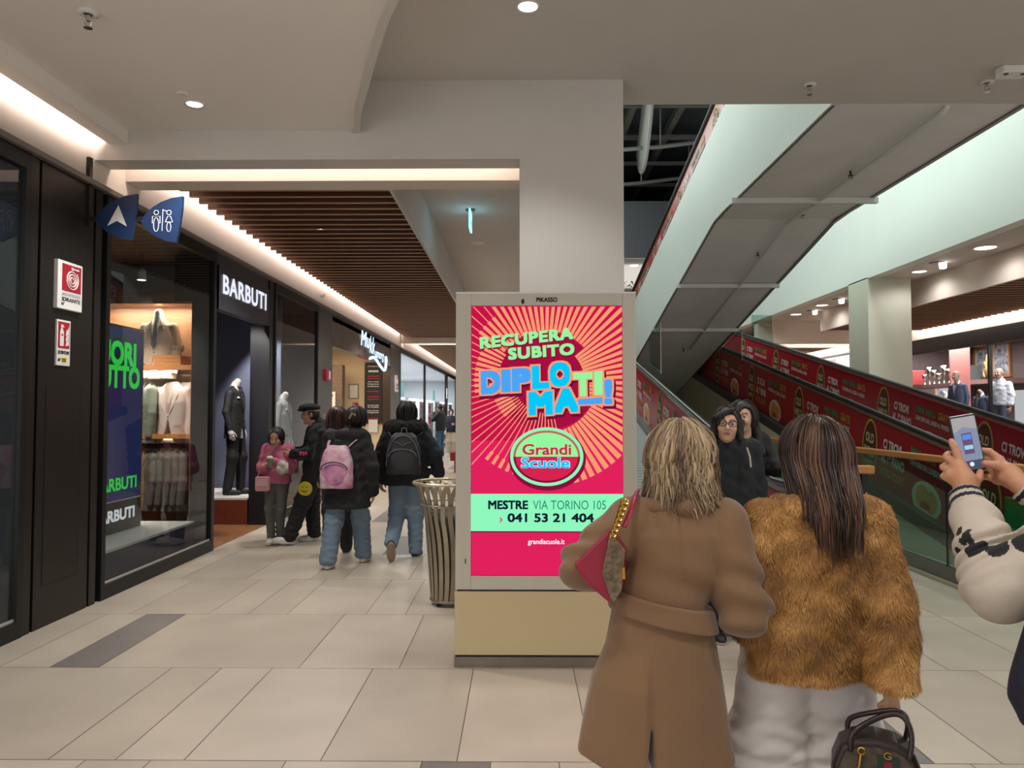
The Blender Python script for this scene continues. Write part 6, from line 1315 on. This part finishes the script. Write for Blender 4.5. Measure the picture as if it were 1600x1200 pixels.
locks('hair_locks', (hc[0], hc[1] - 0.018, hc[2] + 0.02), (0.095, 0.112, 0.110), hc[2] - 0.10, 260, HBLK, p, 64, 0.003, 0.2, 0.006, 0.02, 0.05, 31)
m = MB()
for sx in (-1, 1): m.tube([wd((sx * 0.034 + 0.027 * math.cos(a), 0.101, 0.004 + 0.019 * math.sin(a))) for a in [2*PI*i/16 for i in range(17)]], 0.003, 5); m.tube([wd((sx * 0.061, 0.098, 0.008)), wd((sx * 0.083, 0.0, 0.008))], 0.0025, 5)
m.tube([wd((-0.008, 0.104, 0.008)), wd((0.008, 0.104, 0.008))], 0.0025, 5); m.build('glasses', mat('glasses_black', '#151214', 0.3), p)
MB().sphere(wd((0.086, -0.005, -0.045)), 0.007, 8).sphere(wd((-0.086, -0.005, -0.045)), 0.007, 8).build('earring', mat('pearl', '#d8d2c8', 0.2), p)
MB().tube([(-0.085, 0.135, 1.30), (-0.10, 0.15, 1.24), (-0.105, 0.155, 1.17)], 0.006, 6).build('bag_strap', mat('strap_cream', '#b8b2a2', 0.6), p)
J = joints(1.61, hd=(-0.02, 0.05, 1.49), elL=(-0.23, 0.02, 1.13), wrL=(-0.25, 0.20, 1.12), shL=(-0.165, -0.02, 1.32)); p = person((1.66, 5.75, 0), 180, 'person with long straight black hair in a fluffy black jacket behind the glasses wearer', J, 'pale', '#c39a82', (-32, 4, 0), 1.0, res=0.012)
trousers(J, BLKC, p, res=0.016); jacket(J, BLKC, p, 0.62, (0.185, 0.20, 0.215), (0.13, 0.14, 0.155), (0.08, 0.075, 0.065), fold=0.010, collar=0.08)
for s in 'LR': shoe_parts('shoe', J['an' + s], 0, 0, BLKSHOE, p, 0.95, 0.009)
hc = V3(J['hd'])
def longh(P, d):
    for sx in (-1, 1): d = smin(d, cap(P, hc + V3((sx * 0.088, 0.0, 0.0)), hc + V3((sx * 0.11, 0.05, -0.26)), 0.024, 0.036), 0.03)
    return d
cap_hair('hair', tuple(hc + V3((0.0, -0.015, 0.02))), (0.098, 0.112, 0.112), HBLK, p, (0, -0.05, -0.12, 0.10, 0.075, 0.16), (0.070, 0.06, 0.105), 0.112, -0.035, 0.007, longh)
locks('hair_locks', (hc[0], hc[1] - 0.015, hc[2] + 0.02), (0.104, 0.116, 0.116), hc[2] - 0.27, 260, HBLK, p, 62, 0.003, 0.3, 0.007, 0.04, 0.12, 32)

# ---- girl in pink and youth in black on the left
PINKS = mat('sweat_pink', '#b3607c', 0.85, var=0.08, vs=30, bump=0.1, bs=90); LEGG = mat('leggings_grey', '#55534f', 0.8)
J = joints(1.35, hd=(0.0, 0.05, 1.235), elL=(-0.175, 0.0, 0.90), wrL=(-0.05, 0.20, 0.97), elR=(0.185, 0.0, 0.88), wrR=(0.075, 0.20, 0.90), knL=(-0.06, 0.03, 0.40), anL=(-0.035, -0.02, 0.08), knR=(0.075, 0.02, 0.40), anR=(0.055, 0.03, 0.08))
p = person((-2.84, 8.85, 0), 176, 'young person in a pink sweatshirt and grey leggings looking down at a snack', J, 'girl', '#c09078', (6, -22, 0), 0.92, bs=0.7, res=0.010, hcurl=1.0, hand_frames={'L': frame((0.3, 0.6, 0.5), (-0.8, -0.3, 0.5)), 'R': frame((-0.3, 0.6, 0.5), (0.8, -0.3, 0.5))})
trousers(J, LEGG, p, (0.080, 0.055, 0.045), 0, 0.009, 0.003, pel=(0.125, 0.10)); jacket(J, PINKS, p, 0.70, (0.15, 0.16, 0.165), (0.105, 0.115, 0.12), (0.062, 0.060, 0.042), 0.009, 0.006, 'sweatshirt', 0.062)
for s, yw in (('L', -4), ('R', 10)): shoe_parts('shoe', J['an' + s], yw, 0, SNEAK, p, 0.86)
hc = V3(J['hd'])
cap_hair('hair', tuple(hc + V3((0, -0.012, 0.03))), (0.085, 0.098, 0.096), HBLK, p, (0.0, -0.07, -0.05, 0.055, 0.05, 0.10), (0.062, 0.055, 0.075), 0.098, -0.045, 0.007)
locks('hair_locks', (hc[0], hc[1] - 0.012, hc[2] + 0.03), (0.087, 0.10, 0.098), hc[2] - 0.08, 140, HBLK, p, 70, 0.003, 0.2, 0.006, 0.02, -0.2, 35)
e = empty('crossbody_bag', (-2.73, 8.73, 0.66), 'small pale pink crossbody bag at the hip of the pink sweatshirt', 'handbag', rz=R(0)); e.location = (-2.97, 8.74, 0.70)
MB().box(-0.085, 0.085, -0.035, 0.035, -0.08, 0.09).build('body', mat('bag_pink', '#c68e96', 0.5), e, bevel=0.02); MB().box(-0.06, 0.06, -0.042, -0.034, -0.02, 0.06).build('flap', mat('bag_pink2', '#d3a3a6', 0.5), e, bevel=0.006); MB().tube([(-0.07, 0.03, 0.09), (0.0, 0.0, 0.25), (0.15, -0.0, 0.46), (0.22, 0.10, 0.50)], 0.006, 6).build('strap', mat('bag_pink', '#c68e96', 0.5), e)
e = empty('drink_cup', (-2.835, 8.585, 0.955), 'small grey-green snack cup in the hands of the pink sweatshirt wearer', 'cup'); MB().lathe([(0, -0.05), (0.022, -0.05), (0.036, 0.05), (0.034, 0.05), (0.0, 0.04)], n=16).build('cup', mat('cup_green', '#6d7d6c', 0.5), e); MB().sphere((0, 0, 0.055), (0.034, 0.034, 0.028)).build('scoop', mat('cream_scoop', '#cfc8b6', 0.6), e)
e = empty('paper_bag', (-2.70, 8.60, 0.90), 'crumpled pale paper bag held between the two youngsters', 'bag'); soft('paper', lambda P: ell(P, (0, 0, 0), (0.07, 0.05, 0.085)) + 0.012 * wob(P, 48, 1), (-0.12, -0.1, -0.13), (0.12, 0.1, 0.13), 0.008, mat('paper_pale', '#b9b2a6', 0.8), e)
BLKT = mat('tracksuit_black', '#121214', 0.8, bump=0.06, bs=70)
J = joints(1.62, hd=(0.0, 0.07, 1.505), shL=(-0.17, -0.02, 1.32), elR=(0.20, 0.05, 1.06), wrR=(0.11, 0.27, 1.06), elL=(-0.19, 0.06, 1.06), wrL=(-0.06, 0.28, 1.05), knL=(-0.09, 0.16, 0.50), anL=(-0.07, 0.30, 0.10), knR=(0.09, 0.02, 0.48), anR=(0.11, -0.02, 0.085), hpL=(-0.085, 0.02, 0.88), hpR=(0.085, 0, 0.88))
p = person((-2.42, 8.95, 0), 118, 'person in a black tracksuit, flat black cap and glasses turned towards the pink sweatshirt', J, 'boy', '#b98a72', (-12, -8, 0), 0.98, res=0.011, hcurl=0.7)
trousers(J, BLKT, p, (0.115, 0.095, 0.08), 0.0, 0.012, 0.010); jacket(J, BLKT, p, 0.80, (0.20, 0.205, 0.20), (0.14, 0.145, 0.14), (0.08, 0.078, 0.055), 0.012, 0.010, 'hoodie', 0.075, hood=(0, 0.07, 0.0, 0.10, 0.07, 0.07))
shoe_parts('shoe', J['anR'], -6, 0, SNEAK, p, 1.0, 0.007); shoe_parts('shoe', J['anL'], 0, 8, SNEAK, p, 1.0, 0.007)
hc = V3(J['hd']); Mh = rotm(-12, -8, 0)
def wb(q): return tuple(hc + (V3(q) * 0.98) @ Mh.T)
cap_hair('hair', tuple(hc + V3((0, -0.018, 0.0))), (0.083, 0.098, 0.095), HBLK, p, None, (0.09, 0.075, 0.12), 0.085, -0.06, 0.008)
soft('flat_cap', lambda P: smin(ell(P, wb((0, -0.01, 0.085)), (0.105, 0.125, 0.048)), ell(P, wb((0, 0.085, 0.065)), (0.075, 0.055, 0.018)), 0.03), hc - 0.26, hc + 0.28, 0.008, mat('cap_black', '#0e0d0f', 0.85), p)
m = MB()
for sx in (-1, 1): m.tube([wb((sx * 0.034 + 0.026 * math.cos(a), 0.101, 0.004 + 0.017 * math.sin(a))) for a in [2*PI*i/14 for i in range(15)]], 0.003, 5); m.tube([wb((sx * 0.06, 0.098, 0.008)), wb((sx * 0.083, 0.0, 0.008))], 0.0025, 5)
m.build('glasses', mat('glasses_black', '#151214', 0.3), p)
m = MB()
for y, z in ((0.10, 1.055), (0.13, 1.058), (0.16, 1.054), (0.19, 1.056)): m.sphere((-0.225 + 0.4 * (y - 0.08), y + 0.02, z), (0.02, 0.018, 0.026), 8)
m.build('pink_print', mat('print_pink', '#c03a78', 0.6), p)
m = MB(); m.lathe([(0, 0.012), (0.075, 0.006), (0.085, -0.01)], c=(0, 0, 0), n=20, axis='x'); b_ = m.build('thigh_badge', mat('badge_yellow', '#c9b22e', 0.6), p, loc=(-0.192, 0.162, 0.65), rot=(0, 0, R(152))); MB().tube([(0.014, -0.03, -0.02), (0.016, 0.0, -0.035), (0.014, 0.03, -0.02)], 0.005, 5).sphere((0.012, -0.022, 0.022), 0.008, 6).sphere((0.012, 0.022, 0.022), 0.008, 6).build('badge_mark', BLKT, b_)

# ---- group walking away
JEAN = mat('jeans_light', '#66798a', 0.8, var=0.10, vs=4, bump=0.06, bs=120)
J = joints(1.58, hd=(-0.02, 0.05, 1.47)); p = person((-1.98, 8.25, 0), 4, 'person with long auburn hair in black, half hidden behind the pink backpack wearer', J, 'pale', '#c39a82', (0, 0, 0), 1.0, res=0.014, face=False)
trousers(J, BLKT, p, res=0.014); jacket(J, BLKC, p, 0.72, res=0.013)
for s in 'LR': shoe_parts('shoe', J['an' + s], 0, 0, BLKSHOE, p, 0.95, 0.009)
cap_hair('hair', (-0.02, 0.03, 1.49), (0.102, 0.115, 0.112), HAUB, p, (-0.01, -0.04, -0.22, 0.11, 0.085, 0.26), (0.075, 0.06, 0.09), 0.11, -0.04, 0.009)
locks('hair_locks', (-0.02, 0.025, 1.475), (0.108, 0.12, 0.116), 1.02, 160, HAUB, p, 55, 0.006, 0.25, 0.012, 0.06, 0.0, 21)
J = joints(1.58, hd=(0.07, 0.07, 1.455), nk=(0.04, 0.02, 1.33), wrR=(0.25, 0.05, 0.74), elR=(0.25, -0.03, 1.0), anL=(-0.15, -0.10, 0.09), knL=(-0.12, -0.01, 0.47), anR=(0.10, 0.28, 0.085), knR=(0.10, 0.16, 0.47), elL=(-0.20, 0.04, 1.03), wrL=(-0.12, 0.2, 0.95))
p = person((-1.72, 7.52, 0), -3, 'person walking away in a black hooded coat and pale jeans carrying the pink backpack', J, 'pale', '#c39a82', (0, 0, 0), 1.0, res=0.012, face=False)
trousers(J, JEAN, p, (0.10, 0.088, 0.08), 0.005, 0.010, 0.006); jacket(J, BLKC, p, 0.585, (0.205, 0.225, 0.235), (0.14, 0.15, 0.165), (0.085, 0.078, 0.065), 0.012, 0.008, 'coat', 0.08, hood=(0, 0.09, -0.02, 0.14, 0.075, 0.075))
shoe_parts('shoe', J['anL'], 2, 0, SNEAK, p, 0.97, 0.007); shoe_parts('shoe', J['anR'], -5, 0, SNEAK, p, 0.97, 0.007)
cap_hair('hair', (0.07, 0.05, 1.477), (0.100, 0.115, 0.114), HBLK, p, (0.0, -0.07, 0.03, 0.05, 0.05, 0.06), (0.075, 0.06, 0.09), 0.11, -0.04, 0.008)
locks('hair_locks', (0.07, 0.05, 1.477), (0.103, 0.118, 0.117), 1.40, 200, HBLK, p, 60, 0.003, 0.2, 0.007, 0.03, -0.2, 33)
MB().tube([(0.05, -0.10, 1.47), (0.075, -0.105, 1.52), (0.11, -0.09, 1.50)], 0.012, 6).build('hair_clip', mat('clip_tan', '#8a6a50', 0.4), p)
def backpack(loc, rz, label, w, h, d, mats, straps, group=None):
    e = empty('backpack', loc, label, 'backpack', rz=rz)
    f = lambda P: smax(loft(P, [(0, 0, 0, w * 0.52, d * 0.5), (h * 0.3, 0, -0.01, w * 0.54, d * 0.56), (h * 0.7, 0, 0, w * 0.5, d * 0.5), (h * 0.9, 0, 0.01, w * 0.40, d * 0.4), (h, 0, 0.02, w * 0.26, d * 0.26)], None, 2.8), -P[:, 2], 0.02) + 0.004 * wob(P, 30, 2)
    soft('body', f, (-w, -d - 0.1, -0.05), (w, d + 0.1, h + 0.06), 0.008, mats[0], e)
    soft('front_pocket', lambda P: ell(P, (0, -d * 0.50, h * 0.36), (w * 0.40, d * 0.14, h * 0.27)) + 0.003 * wob(P, 30, 4), (-w, -d - 0.1, -0.05), (w, d, h), 0.007, mats[1], e)
    m = MB(); m.tube([(w * 0.43 * math.cos(a), -d * 0.58 - 0.02 * math.sin(a), h * 0.45 + h * 0.18 * math.sin(a)) for a in [PI * i / 12 for i in range(13)]], 0.006, 6); m.build('zip', mats[2], e)
    MB().tube([(-0.03, 0.02, h), (-0.02, 0.02, h + 0.05), (0.02, 0.02, h + 0.05), (0.03, 0.02, h)], 0.007, 6).build('grab_loop', mats[2], e)
    for st_ in straps: MB().tube(smooth_line(st_, 3), 0.014, 6, flat=0.5).build('shoulder_strap', mats[3], e, smooth=True)
    return e
TIE = mat('tie_dye_pink', '#c88aa2', 0.7, col2='#6f4a80', vs=9); TIE2 = mat('tie_dye_pale', '#cbb8ba', 0.7, col2='#b0688c', vs=11); DKZ = mat('zip_dark', '#2a2030', 0.5)
backpack((-1.775, 7.335, 0.79), R(-3), 'pink and purple tie-dye backpack on the black hooded coat', 0.30, 0.42, 0.15, [TIE2, TIE, DKZ, mat('strap_pink', '#c4a0a8', 0.6)], [[(0.10, 0.03, 0.40), (0.17, 0.07, 0.47), (0.24, 0.14, 0.52)], [(-0.10, 0.03, 0.40), (-0.10, 0.08, 0.46), (-0.08, 0.14, 0.50)]])
NAVYP = mat('parka_navy', '#10151f', 0.8, bump=0.06, bs=60); FURB = mat('hood_fur', '#0b0a0b', 0.95, bump=0.6, bs=120)
J = joints(1.62, wrR=(0.34, 0.10, 0.86), elR=(0.30, -0.02, 1.08), wrL=(-0.27, 0.02, 0.82), elL=(-0.26, -0.02, 1.08), knL=(-0.09, 0.03, 0.48), anL=(-0.11, -0.26, 0.20), knR=(0.09, 0.06, 0.48), anR=(0.10, 0.02, 0.085))
p = person((-1.2, 8.0, 0), 0, 'person walking away in a navy parka with a dark fur hood collar and pale jeans', J, 'pale', '#b98a70', (0, 0, 0), 1.0, res=0.012, face=False)
trousers(J, JEAN, p, (0.115, 0.088, 0.07), 0, 0.010, 0.006, pel=(0.175, 0.125)); jacket(J, NAVYP, p, 0.765, (0.225, 0.24, 0.245), (0.155, 0.165, 0.17), (0.092, 0.082, 0.062), 0.012, 0.008, 'parka', 0.085, seam=(0.95, 1.10))
shoe_parts('shoe', J['anR'], -8, 0, BLKSHOE, p, 1.0, 0.007); shoe_parts('shoe', J['anL'], 8, -62, [mat('shoe_black', '#17161a', 0.5), mat('sole_tan', '#8c7a68', 0.6)], p, 1.0, 0.007)
def hoodf(P):
    d = ell(P, (0, -0.06, 1.36), (0.215, 0.13, 0.09)); d = smin(d, cap(P, (-0.15, -0.02, 1.37), (0.15, -0.02, 1.37), 0.085, 0.085), 0.05); return d + 0.008 * wob(P, 60, 1)
soft('fur_hood', hoodf, (-0.32, -0.28, 1.2), (0.32, 0.2, 1.52), 0.009, FURB, p)
cap_hair('hair', (0, 0.03, 1.528), (0.102, 0.116, 0.116), HBLK, p, (0, -0.03, -0.06, 0.09, 0.08, 0.09), (0.075, 0.06, 0.09), 0.11, -0.04, 0.009)
locks('hair_locks', (0, 0.03, 1.528), (0.105, 0.119, 0.119), 1.44, 220, HBLK, p, 60, 0.004, 0.2, 0.007, 0.02, -0.1, 34)
BPK = mat('backpack_black', '#1a1a1e', 0.6, bump=0.05, bs=60); BPL = mat('backpack_grey', '#26262b', 0.6)
bp = backpack((-1.19, 7.76, 0.89), 0, 'black backpack with pale stitched outlines on the navy parka', 0.33, 0.43, 0.15, [BPK, BPL, mat('stitch_grey', '#55555a', 0.5), BPK], [[(0.12, 0.05, 0.38), (0.17, 0.1, 0.43), (0.17, 0.2, 0.45)], [(-0.12, 0.05, 0.38), (-0.17, 0.1, 0.43), (-0.17, 0.2, 0.45)]])
m = MB()
for z, a in ((0.34, 0.09), (0.27, 0.10)): m.tube(smooth_line([(-a, -0.075, z), (-a * 0.5, -0.085, z - 0.01), (0, -0.09, z - 0.035), (a * 0.5, -0.085, z - 0.01), (a, -0.075, z)], 3), 0.004, 5)
m.tube([(0.17 * math.cos(t), -0.045 - 0.02 * math.sin(t), 0.10 + 0.31 * math.sin(t)) for t in [PI * i / 16 for i in range(17)]], 0.006, 6); m.build('stitching', mat('stitch_grey', '#55555a', 0.5), bp)
# two people far down the corridor
J = joints(1.8, wrL=(-0.05, 0.24, 1.50), elL=(-0.22, 0.18, 1.25)); p = person((-2.72, 26, 0), 70, 'person far down the corridor in a black jacket holding a hand to the ear', J, 'tan', '#b98364', (0, 0, 0), 1.05, res=0.02)
trousers(J, mat('jeans_dark', '#3d5a74', 0.8), p, res=0.02); jacket(J, BLKC, p, 0.88, (0.22, 0.22, 0.22), (0.15, 0.15, 0.15), res=0.018)
for s in 'LR': shoe_parts('shoe', J['an' + s], 0, 0, BLKSHOE, p, 1.0, 0.014)
cap_hair('hair', (0, 0.03, 1.70), (0.098, 0.112, 0.112), HBLK, p, None, (0.09, 0.075, 0.12), 0.09, -0.07, 0.012)
J = joints(1.62, wrL=(-0.10, 0.2, 1.08)); p = person((-2.46, 27, 0), 190, 'person far down the corridor in a navy jacket and cream trousers', J, 'pale', '#c39a82', (0, -6, 0), 1.05, res=0.02)
trousers(J, mat('trouser_cream', '#bdb09a', 0.8), p, (0.12, 0.10, 0.09), res=0.02); jacket(J, mat('jacket_blue_black', '#191b2b', 0.8), p, 0.80, (0.21, 0.22, 0.22), (0.15, 0.15, 0.15), res=0.018)
for s in 'LR': shoe_parts('shoe', J['an' + s], 0, 0, SNEAK, p, 1.0, 0.014)
cap_hair('hair', (0, 0.03, 1.53), (0.10, 0.115, 0.115), HBLK, p, (0, -0.03, -0.06, 0.09, 0.08, 0.09), (0.065, 0.06, 0.09), 0.11, -0.03, 0.012)
e = empty('tote_bag', (-2.78, 26.85, 0.82), 'white bag at the side of the cream-trousered person far away', 'handbag'); MB().box(-0.17, 0.17, -0.06, 0.06, -0.1, 0.14).build('body', WHITE, e, bevel=0.02); MB().tube([(-0.1, 0, 0.13), (0.05, 0.02, 0.4), (0.14, 0.0, 0.13)], 0.012, 6).build('strap', WHITE, e)
# ------------------------------------------------------------------ suits, dummies and mannequins
LIGHTG = mat('cloth_pale_rose', '#b3a09a', 0.8, bump=0.05, bs=120); SAND = mat('cloth_sand', '#a48a74', 0.8, bump=0.05, bs=120); MOSS = mat('cloth_moss', '#6d6f62', 0.8, bump=0.05, bs=120); GREYC = mat('cloth_grey', '#625b54', 0.8, var=0.15, vs=25); TANC = mat('cloth_tan', '#8f7556', 0.8); SUITB = mat('cloth_black', '#1a191c', 0.7); SUITG = mat('cloth_silver', '#8d8d90', 0.6, var=0.12, vs=30); SUITN = mat('cloth_navy', '#2a3350', 0.7)
SHIRT = mat('shirt_white', '#d8d6d6', 0.7); TIEM = mat('tie_navy', '#151a2c', 0.6); DUMMY = mat('dummy_white', '#d3cbc4', 0.4); BALD = mat('dummy_taupe', '#8d6f62', 0.45)
SROW = [(-0.72, 0, 0, 0.215, 0.125), (-0.46, 0, 0, 0.192, 0.115), (-0.22, 0, 0, 0.208, 0.122), (-0.07, 0, -0.005, 0.185, 0.092), (-0.01, 0, -0.005, 0.10, 0.065), (0.03, 0, -0.005, 0.065, 0.055)]
def sfront(x, z):
    A = np.array(SROW); rx, ry = np.interp(z, A[:, 0], A[:, 3]), np.interp(z, A[:, 0], A[:, 4]); return ry * max(0.0, 1 - (abs(x) / rx) ** 2.2) ** (1 / 2.2) + 0.007
def suit_parts(parent, cloth, shirt=True, tie=None, bow=None, arms=((-0.235, -0.01, -0.33), (-0.225, 0.06, -0.60)), off=(0, 0, 0), square=False, res=0.011, name='jacket'):
    """tailored jacket hanging from the neck at off; returns the jacket mesh with shirt, lapels, tie as its pieces"""
    off = V3(off)
    def f(P):
        P = P - off; x, y, z = P[:, 0], P[:, 1], P[:, 2]; d = loft(P, SROW, None, 2.2)
        for s in (-1, 1): d = smin(d, chain(P, [(s * 0.175, -0.01, -0.085), (s * -arms[0][0], arms[0][1], arms[0][2]), (s * -arms[1][0], arms[1][1], arms[1][2])], [0.062, 0.052, 0.044], 0.02), 0.018)
        w = np.where(z > -0.37, 0.004 + 0.068 * np.clip((z + 0.37) / 0.36, 0, 1), np.where(z < -0.46, 0.012 + 0.07 * np.clip((-0.46 - z) / 0.26, 0, 1) ** 1.6, -0.01))
        d = smax(d, -np.maximum(np.abs(x) - w, 0.02 - y), 0.004) + 0.003 * wob(P, 24, 1.0)
        return smax(d, -0.72 - z, 0.006)
    o = soft(name, f, off + V3((-0.36, -0.2, -0.76)), off + V3((0.36, 0.22, 0.08)), res, cloth, parent)
    Vo = lambda x, z, e=0.0: Vector((x, sfront(x, z) + e, z)) + Vector(tuple(float(q) for q in off))
    m = MB()
    for s in (-1, 1): m.prism([Vo(s * 0.050, 0.012), Vo(s * 0.085, -0.06), Vo(s * 0.112, -0.12), Vo(s * 0.105, -0.15), Vo(s * 0.06, -0.28), Vo(s * 0.012, -0.375), Vo(s * 0.030, -0.22), Vo(s * 0.052, -0.08)], (0, 0.006, 0))
    m.build('lapel', cloth, o)
    m = MB()
    for s in (-1, 1): m.prism([Vo(s * 0.075, -0.475), Vo(s * 0.145, -0.465), Vo(s * 0.145, -0.50), Vo(s * 0.075, -0.51)], (0, 0.004, 0))
    m.build('pocket_flap', cloth, o); MB().sphere(Vo(0.0, -0.40, -0.004), 0.009, 6).sphere(Vo(0.0, -0.44, -0.004), 0.009, 6).build('button', mat('button_dark', '#3a322c', 0.4), o)
    if shirt:
        soft('shirt', lambda P: smax(smin(loft(P - off, [(a, b, c, d * 0.84, e * 0.86) for a, b, c, d, e in SROW[:-1]] + [(0.05, 0, 0, 0.058, 0.055)]), cap(P - off, (0, 0, -0.02), (0, 0.005, 0.05), 0.060, 0.055), 0.015), off[2] - 0.76 - P[:, 2], 0.005), off + V3((-0.25, -0.2, -0.8)), off + V3((0.25, 0.2, 0.14)), 0.012, SHIRT, o)
        for s in (-1, 1):
            w_ = V3((s * -arms[1][0], arms[1][1], arms[1][2])); e_ = V3((s * -arms[0][0], arms[0][1], arms[0][2])); u = (w_ - e_) / np.linalg.norm(w_ - e_); MB().tube([tuple(w_ + off), tuple(w_ + off + u * 0.055)], [0.042, 0.038], 10).build('shirt_cuff', SHIRT, o)
    if tie: MB().prism([Vo(-0.018, 0.0, -0.008), Vo(0.018, 0.0, -0.008), Vo(0.013, -0.035, -0.006), Vo(0.034, -0.30, 0), Vo(0.0, -0.36, 0.0), Vo(-0.034, -0.30, 0), Vo(-0.013, -0.035, -0.006)], (0, 0.008, 0)).build('tie', tie, o)
    if bow: MB().prism([Vo(-0.055, 0.02), Vo(0, 0.0), Vo(-0.055, -0.02)], (0, 0.02, 0)).prism([Vo(0.055, 0.02), Vo(0.055, -0.02), Vo(0, 0.0)], (0, 0.02, 0)).build('bow_tie', bow, o)
    if square: MB().prism([Vo(0.095, -0.155), Vo(0.15, -0.15), Vo(0.125, -0.125), Vo(0.11, -0.14)], (0, 0.012, 0)).build('pocket_square', SHIRT, o)
    return o
def hanging(loc, yaw, cloth, label, shirt=False, group='jackets on the rails', lo=0.0):
    e = empty('suit_jacket', loc, label, 'jacket', group, rz=R(yaw)); suit_parts(e, cloth, shirt, arms=((-0.225, -0.01, -0.35), (-0.215, 0.02, -0.62)))
    m = MB(); m.tube([(-0.17, -0.01, -0.055), (0, -0.01, 0.045), (0.17, -0.01, -0.055)], 0.012, 6); m.tube([(0, -0.01, 0.04), (0, -0.01, 0.085), (0.02, -0.01, 0.105), (0, -0.01, 0.12), (-0.018, -0.01, 0.108)], 0.004, 5); m.build('hanger', mat('hanger_dark', '#2c2420', 0.4), e)
    return e
hanging((-4.24, 9.18, 1.875), 180, LIGHTG, 'pale rose jacket facing out on the upper rail of the oak shelving')
hanging((-4.12, 9.30, 1.875), 172, LIGHTG, 'pale rose jacket tucked behind the one facing out on the upper rail')
hanging((-4.52, 9.2, 1.875), 118, MOSS, 'moss grey jacket turned sideways on the upper rail beside the sale panel')
hanging((-4.68, 9.2, 1.875), 105, MOSS, 'moss grey jacket half hidden behind the sale panel on the upper rail')
for i, (x, c, l) in enumerate([(-4.56, TANC, 'tan jacket at the left end of the lower rail, turned to the window'), (-4.46, GREYC, 'grey-brown jacket next to the tan one on the lower rail'), (-4.37, GREYC, 'grey-brown checked jacket third along the lower rail'), (-4.28, GREYC, 'grey-brown jacket in the middle of the lower rail'), (-4.19, GREYC, 'grey-brown jacket second from the right on the lower rail'), (-4.11, GREYC, 'grey-brown jacket at the right end of the lower rail')]):
    hanging((x, 9.2, 1.065), 150 if i == 0 else 112, c, l)
# torso dummy on the shelf
e = empty('torso_dummy', (-4.42, 9.18, 2.66), 'white torso dummy in a sand jacket with navy tie on the oak shelf', 'mannequin', rz=R(180))
soft('torso', lambda P: smin(loft(P, [(-0.55, 0, 0, 0.15, 0.09), (-0.2, 0, 0, 0.16, 0.095), (-0.08, 0, 0, 0.14, 0.07), (0.0, 0, 0, 0.07, 0.055)]), cap(P, (0, 0, -0.02), (0, 0.01, 0.085), 0.055, 0.052), 0.02), (-0.2, -0.15, -0.6), (0.2, 0.15, 0.16), 0.012, DUMMY, e)
suit_parts(e, SAND, True, TIEM, None, off=(0, 0, -0.005), square=True); MB().tube([(0, 0, -0.55), (0, 0, -0.55)], 0.012, 8).box(-0.13, 0.13, -0.10, 0.10, -0.558, -0.545).build('stand', CHROME, e)
# full mannequins
def mannequin(loc, yaw, label, cloth, pants, headless=True, bow=None, tie=None, col=DUMMY, group=None, square=True, res=0.012, hand=True, shirt_only=None):
    J = joints(1.80, anL=(-0.10, 0.05, 0.09), knL=(-0.10, 0.06, 0.53), anR=(0.10, -0.06, 0.09), knR=(0.10, 0.01, 0.53), shL=(-0.185, -0.02, 1.43), shR=(0.185, -0.02, 1.43), elL=(-0.24, -0.03, 1.17), elR=(0.24, -0.03, 1.17), wrL=(-0.235, 0.03, 0.90), wrR=(0.235, 0.03, 0.90), nk=(0, -0.01, 1.53), hd=(0.0, 0.04, 1.69))
    p = person(loc, yaw, label, J, skincol='#999999', headless=headless, mono=col, res=res, group=group, name='mannequin', cat='mannequin', hcurl=0.45)
    trousers(J, pants, p, (0.095, 0.075, 0.062), 0.0, res, 0.002, pel=(0.15, 0.11))
    if shirt_only: jacket(J, shirt_only, p, 0.95, (0.20, 0.20, 0.20), (0.125, 0.125, 0.125), (0.075, 0.068, 0.055), res=res, name='shirt', collar=0.068)
    else: suit_parts(p, cloth, True, tie, bow, arms=((-0.24, -0.03, -0.345), (-0.235, 0.03, -0.60)), off=(0, -0.005, 1.515), square=square, res=res)
    for s in 'LR': shoe_parts('shoe', J['an' + s], 6 if s == 'R' else -6, 0, [SUITB, SUITB], p, 1.0, 0.009)
    return p
mannequin((-4.05, 10.72, 0.365), -90, 'headless white mannequin in a black suit standing in the shop doorway display', SUITB, SUITB, bow=SUITB)
mannequin((-3.655, 11.65, 0.20), -90, 'headless mannequin in a silver grey jacket and black bow tie behind the third window', SUITG, SUITB, bow=SUITB)
mannequin((10.72, 18.6, 0.722), 112, 'bald mannequin in a navy jacket farther left in the right-hand shop window', SUITN, SUITN, False, col=BALD, res=0.016)
mannequin((10.62, 17.5, 0.40), 100, 'headless navy-jacket mannequin with white pocket square in the right-hand shop window', SUITN, SUITN, True, col=BALD, bow=SUITB, res=0.016)
mannequin((10.95, 17.3, 0.722), 112, 'bald mannequin in a white shirt at the right of the right-hand shop window', None, SUITN, False, col=BALD, res=0.016, shirt_only=mat('shirt_print', '#cfd0d8', 0.7, col2='#8d93a4', vs=14))
e = empty('torso_dummy', (10.75, 19.2, 1.95), 'small torso dummy in a checked pink shirt beside the navy mannequin', 'mannequin', rz=R(110))
suit_parts(e, mat('shirt_pink_check', '#c79aa2', 0.7, col2='#e0d2d4', vs=25), True, None, None, res=0.015); MB().tube([(0, 0, 0.0), (0, 0, -1.228)], 0.02, 8).build('stand', CHROME, e)
